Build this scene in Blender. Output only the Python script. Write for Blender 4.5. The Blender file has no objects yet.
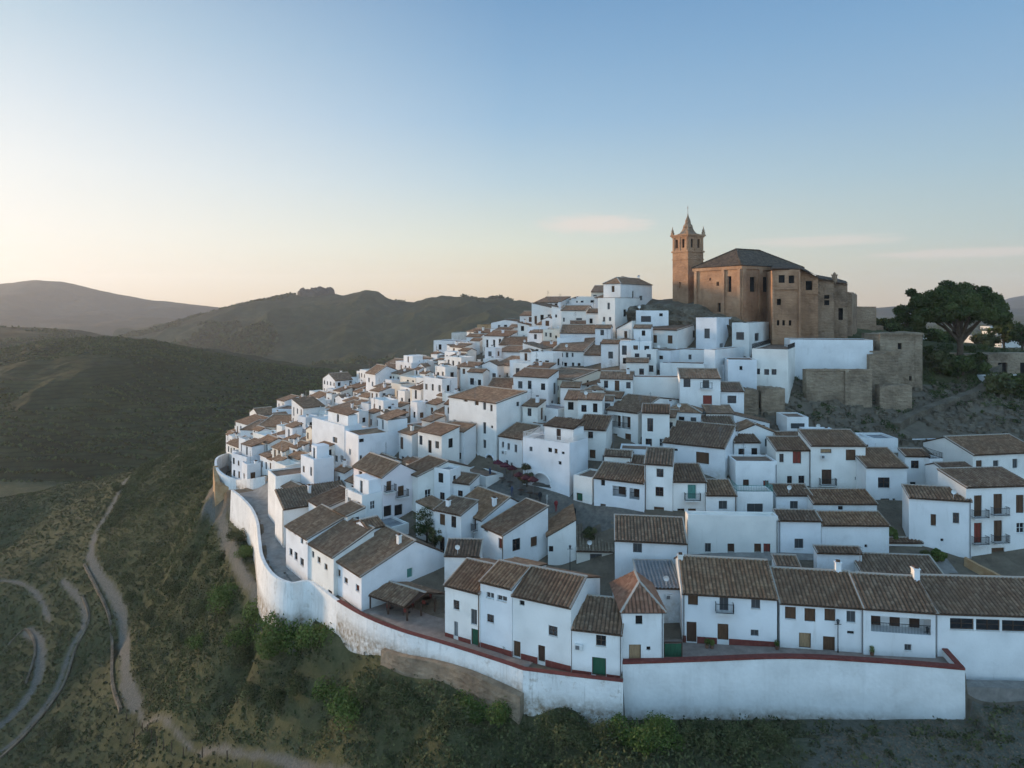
HAZE=9.5e-5
import bpy, math, random
import numpy as np
from mathutils import Vector, Matrix, noise as mn
random.seed(7); RNG = np.random.default_rng(11)
F = 682.67; HZ = 305.0; CZ = 100.0
sc = bpy.context.scene
C = sc.collection
R = math.radians

def P(px, py, d):
    return Vector(((px-512)*d/F, d, CZ-(py-HZ)*d/F))

# ---------------------------------------------------------------- objects
def link(o, parent=None):
    C.objects.link(o)
    if parent is not None: o.parent = parent
    return o
def tag(o, label=None, cat=None, group=None, kind=None):
    if label: o['label'] = label
    if cat: o['category'] = cat
    if group: o['group'] = group
    if kind: o['kind'] = kind
    return o
def empty(name, loc=(0,0,0), rz=0):
    o = bpy.data.objects.new(name, None); o.location = loc; o.rotation_euler = (0,0,rz)
    o.empty_display_size = .5
    return link(o)

class MB:
    def __init__(s): s.v=[]; s.f=[]; s.uv=[]; s.mi=[]; s.sm=[]
    def face(s, pts, mi=0, uvs=None, sm=False):
        n=len(s.v); s.v += [tuple(p) for p in pts]; s.f.append(tuple(range(n,n+len(pts)))); s.mi.append(mi); s.sm.append(sm)
        s.uv.append(uvs if uvs else [(p[0]+p[1],p[2]) for p in pts])
    def box(s, x0,x1,y0,y1,z0,z1, mi=0, skip=''):
        a=[(x0,y0,z0),(x1,y0,z0),(x1,y1,z0),(x0,y1,z0),(x0,y0,z1),(x1,y0,z1),(x1,y1,z1),(x0,y1,z1)]
        fs={'b':(3,2,1,0),'t':(4,5,6,7),'f':(0,1,5,4),'r':(1,2,6,5),'k':(2,3,7,6),'l':(3,0,4,7)}
        for k,q in fs.items():
            if k in skip: continue
            s.face([a[i] for i in q], mi)
    def bar(s, a, b, w=.05, h=None, mi=0):
        a=Vector(a); b=Vector(b); d=b-a
        if d.length<1e-6: return
        d.normalize(); h=h or w
        up=Vector((0,0,1)) if abs(d.z)<.9 else Vector((1,0,0))
        sd=d.cross(up).normalized()*w/2; u=sd.cross(d).normalized()*h/2
        p=[a-sd-u,a+sd-u,a+sd+u,a-sd+u,b-sd-u,b+sd-u,b+sd+u,b-sd+u]
        for q in ((3,2,1,0),(4,5,6,7),(0,1,5,4),(1,2,6,5),(2,3,7,6),(3,0,4,7)): s.face([p[i] for i in q],mi)
    def tube(s, pts, rs, n=8, mi=0, sm=True):
        rings=[]
        for i,p in enumerate(pts):
            p=Vector(p); a=Vector(pts[max(i-1,0)]); b=Vector(pts[min(i+1,len(pts)-1)]); d=(b-a).normalized()
            up=Vector((0,0,1)) if abs(d.z)<.9 else Vector((1,0,0))
            x=d.cross(up).normalized(); y=x.cross(d).normalized(); r=rs[i] if isinstance(rs,(list,tuple)) else rs
            rings.append([p+(x*math.cos(t)+y*math.sin(t))*r for t in [2*math.pi*k/n for k in range(n)]])
        for i in range(len(rings)-1):
            for k in range(n):
                s.face([rings[i][k],rings[i+1][k],rings[i+1][(k+1)%n],rings[i][(k+1)%n]],mi,sm=sm)
        s.face(rings[0],mi); s.face(rings[-1][::-1],mi)
    def lathe(s, prof, c=(0,0,0), n=16, mi=0, sm=True):
        for i in range(len(prof)-1):
            (r0,z0),(r1,z1)=prof[i],prof[i+1]
            for k in range(n):
                a=2*math.pi*k/n; b=2*math.pi*(k+1)/n
                q=[(c[0]+r*math.cos(t),c[1]+r*math.sin(t),c[2]+z) for r,t,z in ((r0,a,z0),(r0,b,z0),(r1,b,z1),(r1,a,z1))]
                s.face(q,mi,sm=sm)
    def build(s, name, mats, parent=None, loc=None, rz=None, weld=False):
        me=bpy.data.meshes.new(name); me.from_pydata(s.v,[],s.f)
        uvl=me.uv_layers.new(name='UVMap')
        flat=[c for f in s.uv for p in f for c in p]
        uvl.data.foreach_set('uv',flat)
        if not isinstance(mats,(list,tuple)): mats=[mats]
        for m in mats: me.materials.append(m)
        me.polygons.foreach_set('material_index',s.mi); me.polygons.foreach_set('use_smooth',s.sm)
        me.update()
        o=bpy.data.objects.new(name,me)
        if loc is not None: o.location=loc
        if rz is not None: o.rotation_euler=(0,0,rz)
        return link(o,parent)

def np_mesh(name, V, Fq, mats, mi=None, smooth=False, uv=None, parent=None, cols=None):
    """V (n,3), Fq (m,k) all same size"""
    me=bpy.data.meshes.new(name); V=np.asarray(V,np.float32); Fq=np.asarray(Fq,np.int32); m,k=Fq.shape
    me.vertices.add(len(V)); me.vertices.foreach_set('co',V.ravel())
    me.loops.add(m*k); me.loops.foreach_set('vertex_index',Fq.ravel())
    me.polygons.add(m); me.polygons.foreach_set('loop_start',np.arange(0,m*k,k,dtype=np.int32))
    try: me.polygons.foreach_set('loop_total',np.full(m,k,np.int32))
    except Exception: pass
    if not isinstance(mats,(list,tuple)): mats=[mats]
    for x in mats: me.materials.append(x)
    if mi is not None: me.polygons.foreach_set('material_index',np.asarray(mi,np.int32))
    me.polygons.foreach_set('use_smooth',np.full(m,smooth,bool))
    if cols is not None:
        ca=me.attributes.new('tint','FLOAT','POINT'); ca.data.foreach_set('value',np.asarray(cols,np.float32))
    me.update(calc_edges=True); me.validate()
    o=bpy.data.objects.new(name,me)
    return link(o,parent)

# ---------------------------------------------------------------- materials
def mat(name, col, rough=.85, noise=None, bump=None, metal=0, spec=.3, build=None):
    m=bpy.data.materials.new(name); m.use_nodes=True; nt=m.node_tree; N=nt.nodes; L=nt.links
    b=N['Principled BSDF']; b.inputs['Base Color'].default_value=(*col,1); b.inputs['Roughness'].default_value=rough
    b.inputs['Metallic'].default_value=metal
    try: b.inputs['Specular IOR Level'].default_value=spec
    except Exception: pass
    if build: build(nt,N,L,b)
    return m
def nd(N, t, **kw):
    n=N.new(t)
    for k,v in kw.items():
        if k in n.inputs.keys(): n.inputs[k].default_value=v
        else: setattr(n,k,v)
    return n
def ramp(N, stops):
    r=N.new('ShaderNodeValToRGB'); e=r.color_ramp.elements
    while len(e)<len(stops): e.new(.5)
    for i,(p,c) in enumerate(stops):
        e[i].position=p; e[i].color=(*c,1) if len(c)==3 else c
    return r
def mixc(N,L,fac,a,b,mode='MIX'):
    m=N.new('ShaderNodeMix'); m.data_type='RGBA'; m.blend_type=mode
    for s,x in ((m.inputs[0],fac),(m.inputs[6],a),(m.inputs[7],b)):
        if hasattr(x,'links') or isinstance(x,bpy.types.NodeSocket): L.new(x,s)
        elif isinstance(x,(int,float)): s.default_value=x
        else: s.default_value=(*x,1)
    return m.outputs[2]
def mth(N,L,op,a,b=None,c=None,clamp=False):
    m=N.new('ShaderNodeMath'); m.operation=op; m.use_clamp=clamp
    for s,x in zip(m.inputs,(a,b,c)):
        if x is None: continue
        if isinstance(x,(int,float)): s.default_value=x
        else: L.new(x,s)
    return m.outputs[0]
def noise(N,L,vec,scale,detail=4,rough=.55,out='Fac'):
    n=N.new('ShaderNodeTexNoise'); n.inputs['Scale'].default_value=scale; n.inputs['Detail'].default_value=detail; n.inputs['Roughness'].default_value=rough
    if vec is not None: L.new(vec,n.inputs['Vector'])
    return n.outputs[out]
def mapping(N,L,vec,scale):
    m=N.new('ShaderNodeMapping'); m.inputs['Scale'].default_value=scale; L.new(vec,m.inputs['Vector']); return m.outputs[0]
def bumpn(N,L,b,h,strength=.5,dist=.05):
    n=N.new('ShaderNodeBump'); n.inputs['Strength'].default_value=strength; n.inputs['Distance'].default_value=dist
    L.new(h,n.inputs['Height']); L.new(n.outputs[0],b.inputs['Normal'])

def plaster(name, c1, c2, stain=(.36,.33,.28), amt=.5):
    def bl(nt,N,L,b):
        g=N.new('ShaderNodeNewGeometry').outputs['Position']
        oi=N.new('ShaderNodeObjectInfo').outputs['Random']
        n1=noise(N,L,g,.45,5,.6)
        base=mixc(N,L,ramp_out(N,L,n1,[(.35,c1),(.7,c2)]),c1,c2) if False else ramp_out(N,L,n1,[(.3,c1),(.72,c2)])
        tint=ramp_out(N,L,oi,[(0,(.93,.955,1)),(.5,(1,1,1)),(1,(1,.97,.91))])
        base=mixc(N,L,1.0,base,tint,'MULTIPLY')
        st=noise(N,L,mapping(N,L,g,(1.6,1.6,.22)),1.0,5,.65)
        base=mixc(N,L,mth(N,L,'MULTIPLY',mth(N,L,'SUBTRACT',noise(N,L,g,.9,7,.7),.5,clamp=True),1.6,clamp=True),base,(.52,.51,.48))
        f1=mth(N,L,'MULTIPLY',mth(N,L,'SUBTRACT',st,.60,clamp=True),2.2*amt,clamp=True)
        pat=noise(N,L,g,2.6,6,.7)
        f2=mth(N,L,'MULTIPLY',mth(N,L,'SUBTRACT',pat,.66,clamp=True),3.0*amt,clamp=True)
        ob=N.new('ShaderNodeTexCoord').outputs['Object']; so_=N.new('ShaderNodeSeparateXYZ'); L.new(ob,so_.inputs[0])
        dz=mth(N,L,'SUBTRACT',1.0,mth(N,L,'DIVIDE',so_.outputs[2],1.1),clamp=True); dd_=mth(N,L,'MULTIPLY',mth(N,L,'MULTIPLY',dz,mth(N,L,'SUBTRACT',noise(N,L,g,1.9,6,.7),.36,clamp=True)),3.0,clamp=True)
        base=mixc(N,L,mth(N,L,'MULTIPLY',dd_,.7),base,(.40,.35,.28))
        base=mixc(N,L,f1,base,stain); base=mixc(N,L,f2,base,(.42,.38,.31))
        L.new(base,b.inputs['Base Color'])
        bumpn(N,L,b,noise(N,L,g,3.5,6,.7),.35,.06)
    return mat(name,c1,.9,build=bl)
def ramp_out(N,L,fac,stops):
    r=ramp(N,stops); L.new(fac,r.inputs[0]); return r.outputs[0]

def tiles(name, cols, period=.42, lich=.5, wavebump=True):
    def bl(nt,N,L,b):
        uv=N.new('ShaderNodeUVMap').outputs[0]
        sx=N.new('ShaderNodeSeparateXYZ'); L.new(uv,sx.inputs[0])
        fu=mth(N,L,'FLOOR',mth(N,L,'DIVIDE',sx.outputs[0],period)); fv=mth(N,L,'FLOOR',mth(N,L,'DIVIDE',sx.outputs[1],.42))
        cm=N.new('ShaderNodeCombineXYZ'); L.new(fu,cm.inputs[0]); L.new(fv,cm.inputs[1])
        oi=N.new('ShaderNodeObjectInfo').outputs['Random']; L.new(mth(N,L,'MULTIPLY',oi,57.0),cm.inputs[2])
        wn=N.new('ShaderNodeTexWhiteNoise'); wn.noise_dimensions='3D'; L.new(cm.outputs[0],wn.inputs['Vector'])
        g=N.new('ShaderNodeNewGeometry').outputs['Position']
        tn=mth(N,L,'ADD',mth(N,L,'MULTIPLY',wn.outputs['Value'],.5),mth(N,L,'MULTIPLY',noise(N,L,g,1.3,4,.6),.5))
        c=ramp_out(N,L,tn,[(.15,cols[0]),(.4,cols[1]),(.6,cols[2]),(.85,cols[3])])
        big=noise(N,L,g,.55,5,.6)
        c=mixc(N,L,mth(N,L,'MULTIPLY',mth(N,L,'SUBTRACT',big,.42,clamp=True),3.0*lich,clamp=True),c,(.12,.095,.07))
        sm=noise(N,L,g,2.2,5,.7)
        c=mixc(N,L,mth(N,L,'MULTIPLY',mth(N,L,'SUBTRACT',sm,.6,clamp=True),3.0*lich,clamp=True),c,(.30,.25,.17))
        tint=ramp_out(N,L,oi,[(0,(.70,.68,.68)),(.3,(1.05,.9,.78)),(.6,(.95,.97,.98)),(1,(1.2,1.05,.9))])
        c=mixc(N,L,1.0,c,tint,'MULTIPLY')
        # channels between the cover tiles painted darker, deepening the shade between the ribs
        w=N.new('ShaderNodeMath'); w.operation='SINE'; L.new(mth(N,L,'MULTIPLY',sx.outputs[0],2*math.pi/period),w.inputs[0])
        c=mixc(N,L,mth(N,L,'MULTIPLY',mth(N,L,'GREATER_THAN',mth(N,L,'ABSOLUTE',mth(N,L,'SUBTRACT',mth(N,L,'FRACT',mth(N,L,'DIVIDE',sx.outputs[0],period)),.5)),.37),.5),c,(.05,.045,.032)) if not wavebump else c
        L.new(c,b.inputs['Base Color'])
        row=mth(N,L,'FRACT',mth(N,L,'DIVIDE',sx.outputs[1],.42))
        if wavebump:
            h=mth(N,L,'ADD',mth(N,L,'MULTIPLY',w.outputs[0],.6),mth(N,L,'MULTIPLY',row,-.35))
            bumpn(N,L,b,h,.9,.07)
        else:
            bumpn(N,L,b,mth(N,L,'ADD',mth(N,L,'MULTIPLY',row,-.8),mth(N,L,'MULTIPLY',wn.outputs['Value'],.5)),.8,.05)
    return mat(name,cols[1],.92,build=bl)

def rock(name, c1, c2, c3, scale=.6, bs=.8, bd=.3, course=False):
    def bl(nt,N,L,b):
        g=N.new('ShaderNodeNewGeometry').outputs['Position']
        n=noise(N,L,g,scale,8,.65)
        c=ramp_out(N,L,n,[(.3,c1),(.5,c2),(.72,c3)])
        v=N.new('ShaderNodeTexVoronoi'); v.inputs['Scale'].default_value=1.7 if not course else 1.0
        L.new(mapping(N,L,g,(1,1,2.2)) if course else g,v.inputs['Vector'])
        c=mixc(N,L,mth(N,L,'MULTIPLY',v.outputs['Color'],.35),c,mixc(N,L,1.0,c,(.62,.6,.58),'MULTIPLY'))
        st=noise(N,L,mapping(N,L,g,(1.0,1.0,.16)),.8,5,.65)
        c=mixc(N,L,mth(N,L,'MULTIPLY',mth(N,L,'SUBTRACT',st,.55,clamp=True),2.4,clamp=True),c,tuple(x*.55 for x in c1))
        L.new(c,b.inputs['Base Color'])
        h=mth(N,L,'ADD',mth(N,L,'MULTIPLY',v.outputs['Distance'],.6),noise(N,L,g,3.0,6,.7))
        if course:
            sx=N.new('ShaderNodeSeparateXYZ'); L.new(g,sx.inputs[0])
            fr=mth(N,L,'FRACT',mth(N,L,'MULTIPLY',sx.outputs[2],1.9))
            h=mth(N,L,'ADD',h,mth(N,L,'MULTIPLY',mth(N,L,'LESS_THAN',fr,.10),-.22))
        bumpn(N,L,b,h,bs,bd)
    return mat(name,c2,.95,build=bl)

M={}
M['white']=plaster('lime_plaster',(.61,.605,.585),(.79,.785,.765),amt=.85)
M['white2']=plaster('lime_plaster_weathered',(.60,.60,.58),(.74,.73,.70),amt=1.0)
M['cream']=plaster('cream_plaster',(.60,.55,.46),(.72,.67,.57))
M['pink']=plaster('pink_plaster',(.68,.59,.56),(.75,.68,.65))
M['oldwall']=plaster('old_plaster',(.50,.45,.37),(.64,.60,.52),amt=1.4)
T1=[(.135,.078,.048),(.185,.112,.070),(.23,.148,.095),(.31,.22,.15)]
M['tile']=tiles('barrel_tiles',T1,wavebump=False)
M['tilefar']=tiles('barrel_tiles_far',T1,wavebump=True)
T2=[(.14,.075,.052),(.19,.10,.068),(.23,.125,.09),(.27,.18,.13)]
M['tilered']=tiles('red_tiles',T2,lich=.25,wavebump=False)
T3=[(.20,.165,.12),(.25,.21,.155),(.29,.25,.185),(.34,.30,.23)]
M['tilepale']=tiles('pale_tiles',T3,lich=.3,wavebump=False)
M['terr']=rock('terrace_floor',(.13,.085,.06),(.2,.13,.09),(.26,.18,.13),.8,.3,.05)
M['greyroof']=rock('grey_roof_sheet',(.16,.17,.18),(.22,.23,.24),(.29,.30,.30),.7,.3,.05)
M['mortar']=mat('ridge_mortar',(.36,.32,.27),.95)
M['pane']=mat('window_glass',(.012,.016,.02),.12,spec=.6)
M['pane2']=mat('window_curtain',(.045,.05,.052),.35,spec=.5)
M['dark']=mat('dark_interior',(.012,.011,.010),.9)
M['fr_brown']=mat('brown_frame',(.075,.042,.024),.6)
M['fr_white']=mat('white_frame',(.6,.6,.58),.6)
M['fr_grey']=mat('grey_frame',(.13,.13,.13),.6)
def slatm(name,c):
    def bl(nt,N,L,b):
        g=N.new('ShaderNodeNewGeometry').outputs['Position']; sx=N.new('ShaderNodeSeparateXYZ'); L.new(g,sx.inputs[0])
        n=noise(N,L,mapping(N,L,g,(6,6,.8)),1.5,4,.6)
        cc=ramp_out(N,L,n,[(.3,tuple(x*.7 for x in c)),(.7,tuple(x*1.25 for x in c))]); L.new(cc,b.inputs['Base Color'])
        bumpn(N,L,b,mth(N,L,'FRACT',mth(N,L,'MULTIPLY',sx.outputs[2],9.0)),.5,.02)
    return mat(name,c,.7,build=bl)
M['wood']=slatm('brown_wood',(.095,.05,.026)); M['wooddk']=slatm('dark_wood',(.06,.032,.02)); M['tan']=slatm('tan_wood',(.30,.20,.11))
M['green']=slatm('green_paint',(.018,.085,.045)); M['teal']=slatm('teal_paint',(.07,.21,.18)); M['redwood']=slatm('red_paint',(.20,.04,.028))
M['greyb']=slatm('grey_shutter',(.20,.21,.21))
def redp(nt,N,L,b):
    g=N.new('ShaderNodeNewGeometry').outputs['Position']; n=noise(N,L,g,2.5,5,.7)
    L.new(ramp_out(N,L,n,[(.3,(.10,.026,.020)),(.6,(.17,.042,.032)),(.8,(.24,.13,.10))]),b.inputs['Base Color'])
M['red']=mat('oxblood_paint',(.17,.04,.03),.85,build=redp)
M['iron']=mat('black_iron',(.02,.02,.02),.5,metal=.3)
M['stone']=rock('church_sandstone',(.24,.135,.078),(.39,.222,.128),(.49,.31,.19),.22,.7,.18,course=True)
M['stonegrey']=rock('weathered_sandstone',(.20,.130,.084),(.37,.245,.158),(.48,.335,.225),.22,.9,.22,course=True)
M['ruin']=rock('ruined_masonry',(.15,.11,.076),(.29,.22,.15),(.43,.34,.24),.35,1.0,.3,course=True)
M['rock']=rock('bare_rock',(.10,.082,.06),(.17,.14,.10),(.25,.21,.155),.4,1.0,.5)
M['ochre']=rock('ochre_masonry',(.30,.17,.08),(.40,.25,.13),(.45,.32,.18),.8,.8,.15)
M['churchroof']=tiles('church_roof',[(.035,.025,.019),(.065,.045,.032),(.095,.066,.045),(.12,.09,.065)],wavebump=True,period=.5)
M['paving']=rock('stone_paving',(.15,.14,.125),(.21,.195,.175),(.27,.25,.225),1.2,.4,.05)
M['terrpave']=rock('terrace_paving',(.17,.135,.115),(.23,.18,.15),(.29,.235,.20),1.0,.4,.04)
# ---------------------------------------------------------------- ground control points (px,py,depth)
G=[(700,652,72.7,-36.6),(900,660,71,-36.6),(960,668,69,-36.6),(640,652,72,-37.0),(600,672,71,-37.6),(1050,600,84,-34),
(640,664,70.4,-37.0)]
GP=[]
def gz(px,d,z): GP.append(((px-512)*d/F,d,z))       # z relative to the camera height
def gp(px,py,d): GP.append(((px-512)*d/F,d,-(py-HZ)*d/F))
# front terraces and the street inside the ramparts
for px,d,z in ((630,70.0,-36.7),(700,70.4,-36.6),(780,70.6,-36.6),(860,70.0,-36.6),(950,68.0,-36.6),(700,80,-35.4),(860,79,-35.2),
               (1000,145,-10.8),(1060,145,-10.6),(1130,145,-10.6),(965,147,-10),(975,68.5,-38.9),(1000,69,-38.9),(1060,69.5,-38.9),(1000,72,-38.9),(980,66.6,-39.1),(1060,66.8,-39.1),(575,70.4,-38),(523,71.6,-38),(500,73.2,-38),(447,76.8,-38),(400,80.5,-38),(365,84,-38),(337,88.5,-38),(310,94,-38),(290,95,-38),(285,104,-37.8),
               (268,101,-37.8),(268,113,-37.4),(262,124,-37),(245,134,-36.8),(440,84,-37.6),(600,78,-37),(520,81,-37)): gz(px,d,z)
for a in ((760,570,85),(880,566,86),(960,558,88),(1024,560,87),(690,575,86),(640,572,87),(600,566,89),(560,562,92),(500,560,92),(430,572,90),
          (720,520,93),(800,516,94),(870,515,94),(930,540,90),(1000,540,90.5),(780,489,101),(850,489,101),(940,487,101),(1024,487,101),
          (672,520,92),(610,520,94),(560,512,97.5),(530,492,103),(500,480,109),(470,468,114),(575,500,100),(520,545,94),
          (700,470,104),(640,455,108),(600,450,110),(720,421,118),(690,412,119),(640,430,113),(560,445,113),(800,436,114),(900,432,114),(1000,430,114),
          (860,410,123),(930,408,124),(1010,400,126),(950,385,133),(890,392,130),(1024,385,132),(965,362,139),(1005,386,139.5),(1030,386,139.8),(1100,388,140),
          (820,402,124),(780,410,121),(680,375,132),(740,385,128),(650,352,140),(700,352,142),(620,372,134),(580,372,140),(560,400,127),(530,410,127),(600,395,126),
          (620,340,149),(590,345,152),(560,350,152),(640,322,155),(600,326,162),(660,305,158),(700,320,148),(740,338,142),(860,338,150),(800,335,150),(850,325,165),
          (760,310,190),(690,300,175),(640,300,172),(570,326,172),(545,345,165),(545,325,195),(515,345,185),(530,368,155),(510,385,143),(490,400,136),
          (490,360,185),(480,342,225),(450,358,215),(430,370,205),(460,380,165),(440,400,152),(420,425,136),(400,405,168),(380,400,200),(390,385,215),(360,395,235),(340,400,240),
          (400,445,122),(450,452,120),(450,470,113),(400,475,118),(360,485,118),(350,520,106),(385,527,101),(420,540,97),(450,558,93),(480,560,93),(330,480,122),(330,460,130),
          (310,420,200),(290,430,195),(265,440,185),(250,455,165),(235,470,150),(300,450,152),(280,470,140),(350,430,165),(330,440,160),(300,490,122),(275,503,121),
          (520,530,96)): gp(*a)
# outside the walls
for a in ((205,500,145),(214,520,136),(232,540,124),(240,560,116),(250,590,104),(262,612,97),(285,625,93),(310,628,90),(335,640,85),(375,675,78),(440,697,73),(480,712,71.5),(530,712,70.5),
          (622,722,66.5),(700,722,66),(800,722,66),(960,722,64.5),(975,700,67),(1060,700,66),(640,768,60),(900,768,59),(1100,770,59),(520,768,66),(400,768,71),(450,730,69),(330,720,82),(260,768,98),
          (300,670,91),(200,620,125),(200,570,140),(185,500,172),(180,470,190),(150,500,195),(100,560,168),(120,650,142),(0,650,152),(0,550,205),(0,768,120),(120,768,112),(205,440,215),
          (225,432,240),(150,462,240),(60,484,240),(-60,505,240),(-200,700,130),(-200,560,180)): gp(*a)
for px,d,z in ((-100,300,-92),(50,320,-96),(200,330,-92),(300,330,-78),(400,320,-66),(480,330,-60),(560,300,-50),(700,280,-36),(860,260,-34),(1000,240,-28),(1200,220,-24),
               (-400,450,-104),(0,450,-104),(300,450,-104),(600,450,-104),(900,450,-70),(1300,450,-60),(900,200,-22),(1000,170,-14),(820,200,-15),
               (900,40,-44),(512,40,-46),(200,60,-66),(-200,60,-84),(1300,45,-44),(1300,100,-24),(1200,70,-37),(520,250,-34),(450,270,-44),(390,270,-50),(330,275,-58),(280,270,-66)): gz(px,d,z)
GPn=np.array(GP)
def _rbf(pts):
    n=len(pts); xy=pts[:,:2]/100; r=np.linalg.norm(xy[:,None]-xy[None],axis=2)
    A=np.zeros((n+3,n+3)); A[:n,:n]=r+np.eye(n)*-.004; A[:n,n]=1; A[:n,n+1:]=xy; A[n,:n]=1; A[n+1:,:n]=xy.T
    b=np.zeros(n+3); b[:n]=pts[:,2]; return xy,np.linalg.solve(A,b)
RX,RW=_rbf(GPn)
def gnd(X,Y):
    X=np.atleast_1d(np.asarray(X,float)); Y=np.atleast_1d(np.asarray(Y,float)); sh=X.shape
    q=np.stack([X.ravel(),Y.ravel()],1)/100; out=np.zeros(len(q)); n=len(RX)
    for i in range(0,len(q),20000):
        s=q[i:i+20000]; r=np.linalg.norm(s[:,None]-RX[None],axis=2)
        out[i:i+20000]=r@RW[:n]+RW[n]+s@RW[n+1:]
    return out.reshape(sh)+CZ
DS=np.geomspace(55,420,900)
def hitd(px,py,h=0.0):
    """distance at which the line of sight through (px,py) first meets the ground raised by h"""
    z=CZ-(py-HZ)*DS/F; g=gnd((px-512)*DS/F,DS)+h
    k=np.where(z<=g)[0]
    if len(k)==0: return None
    i=k[0]
    if i==0: return DS[0]
    a=(z[i-1]-g[i-1]); b=(g[i]-z[i]); return DS[i-1]+(DS[i]-DS[i-1])*a/(a+b+1e-9)
def onground(px,py):
    d=hitd(px,py) or 150; x=(px-512)*d/F; return Vector((x,d,float(gnd(x,d)[0])))

_gy=np.geomspace(50,430,260); _gu=np.linspace(-.95,1.0,260); _GU,_GD=np.meshgrid(_gu,_gy); _GZ=gnd(_GU*_GD,_GD)
def gnd_fast(x,y):
    u=min(max((x/y-_gu[0])/(_gu[1]-_gu[0]),0),258.99); j=int(u); fu=u-j
    v=min(max(math.log(y/50)/math.log(430/50)*259,0),258.99); i=int(v); fv=v-i
    return (_GZ[i,j]*(1-fu)+_GZ[i,j+1]*fu)*(1-fv)+(_GZ[i+1,j]*(1-fu)+_GZ[i+1,j+1]*fu)*fv
def hitd_fast(px,py):
    u=(px-512)/F; j=min(max((u-_gu[0])/(_gu[1]-_gu[0]),0),258.99); k=int(j); fu=j-k
    g=_GZ[:,k]*(1-fu)+_GZ[:,k+1]*fu; z=CZ-(py-HZ)*_gy/F; w=np.where(z<=g)[0]
    if len(w)==0: return None
    i=w[0]
    if i==0: return _gy[0]
    a=z[i-1]-g[i-1]; b=g[i]-z[i]; return _gy[i-1]+(_gy[i]-_gy[i-1])*a/(a+b+1e-9)
# rampart line (px, top y, depth, bottom y)
WALL=[(231,490,133,520),(240,497,128,528),(250,508,122,545),(256,522,115,563),(258,540,106.5,580),(261,558,99.5,592),(272,575,94,605),(290,583,91.5,612),(310,582,92,616),
      (337,601,86,633),(365,617,81.5,652),(400,631,78,657),(447,645,74.8,667),(500,662,71.5,687),(523,670,70,698)]
WALLB=[(523,670,70,698),(570,676,68.7,709),(623,682,67.5,718)]
WALLC=[(622.5,664,68.9,719),(700,661.5,69.2,719),(790,658.5,69.2,719),(880,663,68.2,719),(965,670,66.5,719)]
TOWNB=np.array([((p[0]-512)*p[2]/F,p[2]) for p in ([(205,465,158,0),(211,490,146,0)]+WALL+WALLB+WALLC)])
TP=np.vstack([TOWNB,[[130,68],[160,110],[170,150],[110,158],[85,175],[60,200],[20,260],[-40,280],[-92,262],[-86,222],[-75,178]]])
def inpoly(X,Y,poly):
    ins=np.zeros(X.shape,bool); n=len(poly)
    for i in range(n):
        x0,y0=poly[i]; x1,y1=poly[(i+1)%n]
        c=((y0>Y)!=(y1>Y)); xx=(x1-x0)*(Y-y0)/(y1-y0+1e-12)+x0
        ins^=c&(X<xx)
    return ins
def fbm(x,y,s,seed=0,oct=5):
    """cheap value-noise fractal, vectorised"""
    out=np.zeros_like(x); amp=1; tot=0
    for o in range(oct):
        xs=x/s*2**o+seed*13.7+o*5.1; ys=y/s*2**o+seed*7.3+o*9.2
        xi=np.floor(xs).astype(np.int64); yi=np.floor(ys).astype(np.int64); fx=xs-xi; fy=ys-yi
        fx=fx*fx*(3-2*fx); fy=fy*fy*(3-2*fy)
        def h(a,b):
            n=(a*374761393+b*668265263+seed*1442695)&0xffffffff; n=((n^(n>>13))*1274126177)&0xffffffff; return ((n^(n>>16))&0xffff)/65535.0
        v=(h(xi,yi)*(1-fx)+h(xi+1,yi)*fx)*(1-fy)+(h(xi,yi+1)*(1-fx)+h(xi+1,yi+1)*fx)*fy
        out+=amp*(v-.5)*2; tot+=amp; amp*=.5
    return out/tot
def segdist(X,Y,line):
    best=np.full(X.shape,1e9)
    for (a,b) in zip(line[:-1],line[1:]):
        dx,dy=b[0]-a[0],b[1]-a[1]; t=np.clip(((X-a[0])*dx+(Y-a[1])*dy)/(dx*dx+dy*dy+1e-9),0,1)
        best=np.minimum(best,np.hypot(X-a[0]-t*dx,Y-a[1]-t*dy))
    return best
PATHS={ # px,py along dirt paths, half width in metres
 'upper':([(127,478),(112,505),(97,530),(90,555)],.5),
 'main':([(90,552),(96,570),(112,592),(122,615),(125,650),(126,680),(138,706)],.7),
 'lower':([(136,702),(152,720),(180,735),(230,750),(300,765),(360,782)],.1),
 'low':([(-20,765),(20,735),(55,690),(70,650),(85,620),(80,600),(62,580)],.4),
 'loop':([(-30,740),(0,725),(25,700),(40,670),(38,640),(26,630)],.7),
 'left':([(-30,582),(0,580),(22,583),(40,598),(50,620)],.3),
 'wallpath':([(205,505),(215,520),(232,545),(245,575),(262,606)],.55)}
PL={k:([tuple(onground(*q)[:2]) for q in v[0]],v[1]) for k,v in PATHS.items()}
def smooth_line(pts,n=8):
    out=[]; p=[pts[0]]+list(pts)+[pts[-1]]
    for i in range(1,len(p)-2):
        for k in range(n):
            t=k/n; a,b,c,d=[np.array(q) for q in p[i-1:i+3]]
            out.append(tuple(.5*((2*b)+(-a+c)*t+(2*a-5*b+4*c-d)*t*t+(-a+3*b-3*c+d)*t**3)))
    out.append(tuple(pts[-1])); return out
PL={k:(smooth_line(v[0]),v[1]) for k,v in PL.items()}

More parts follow.
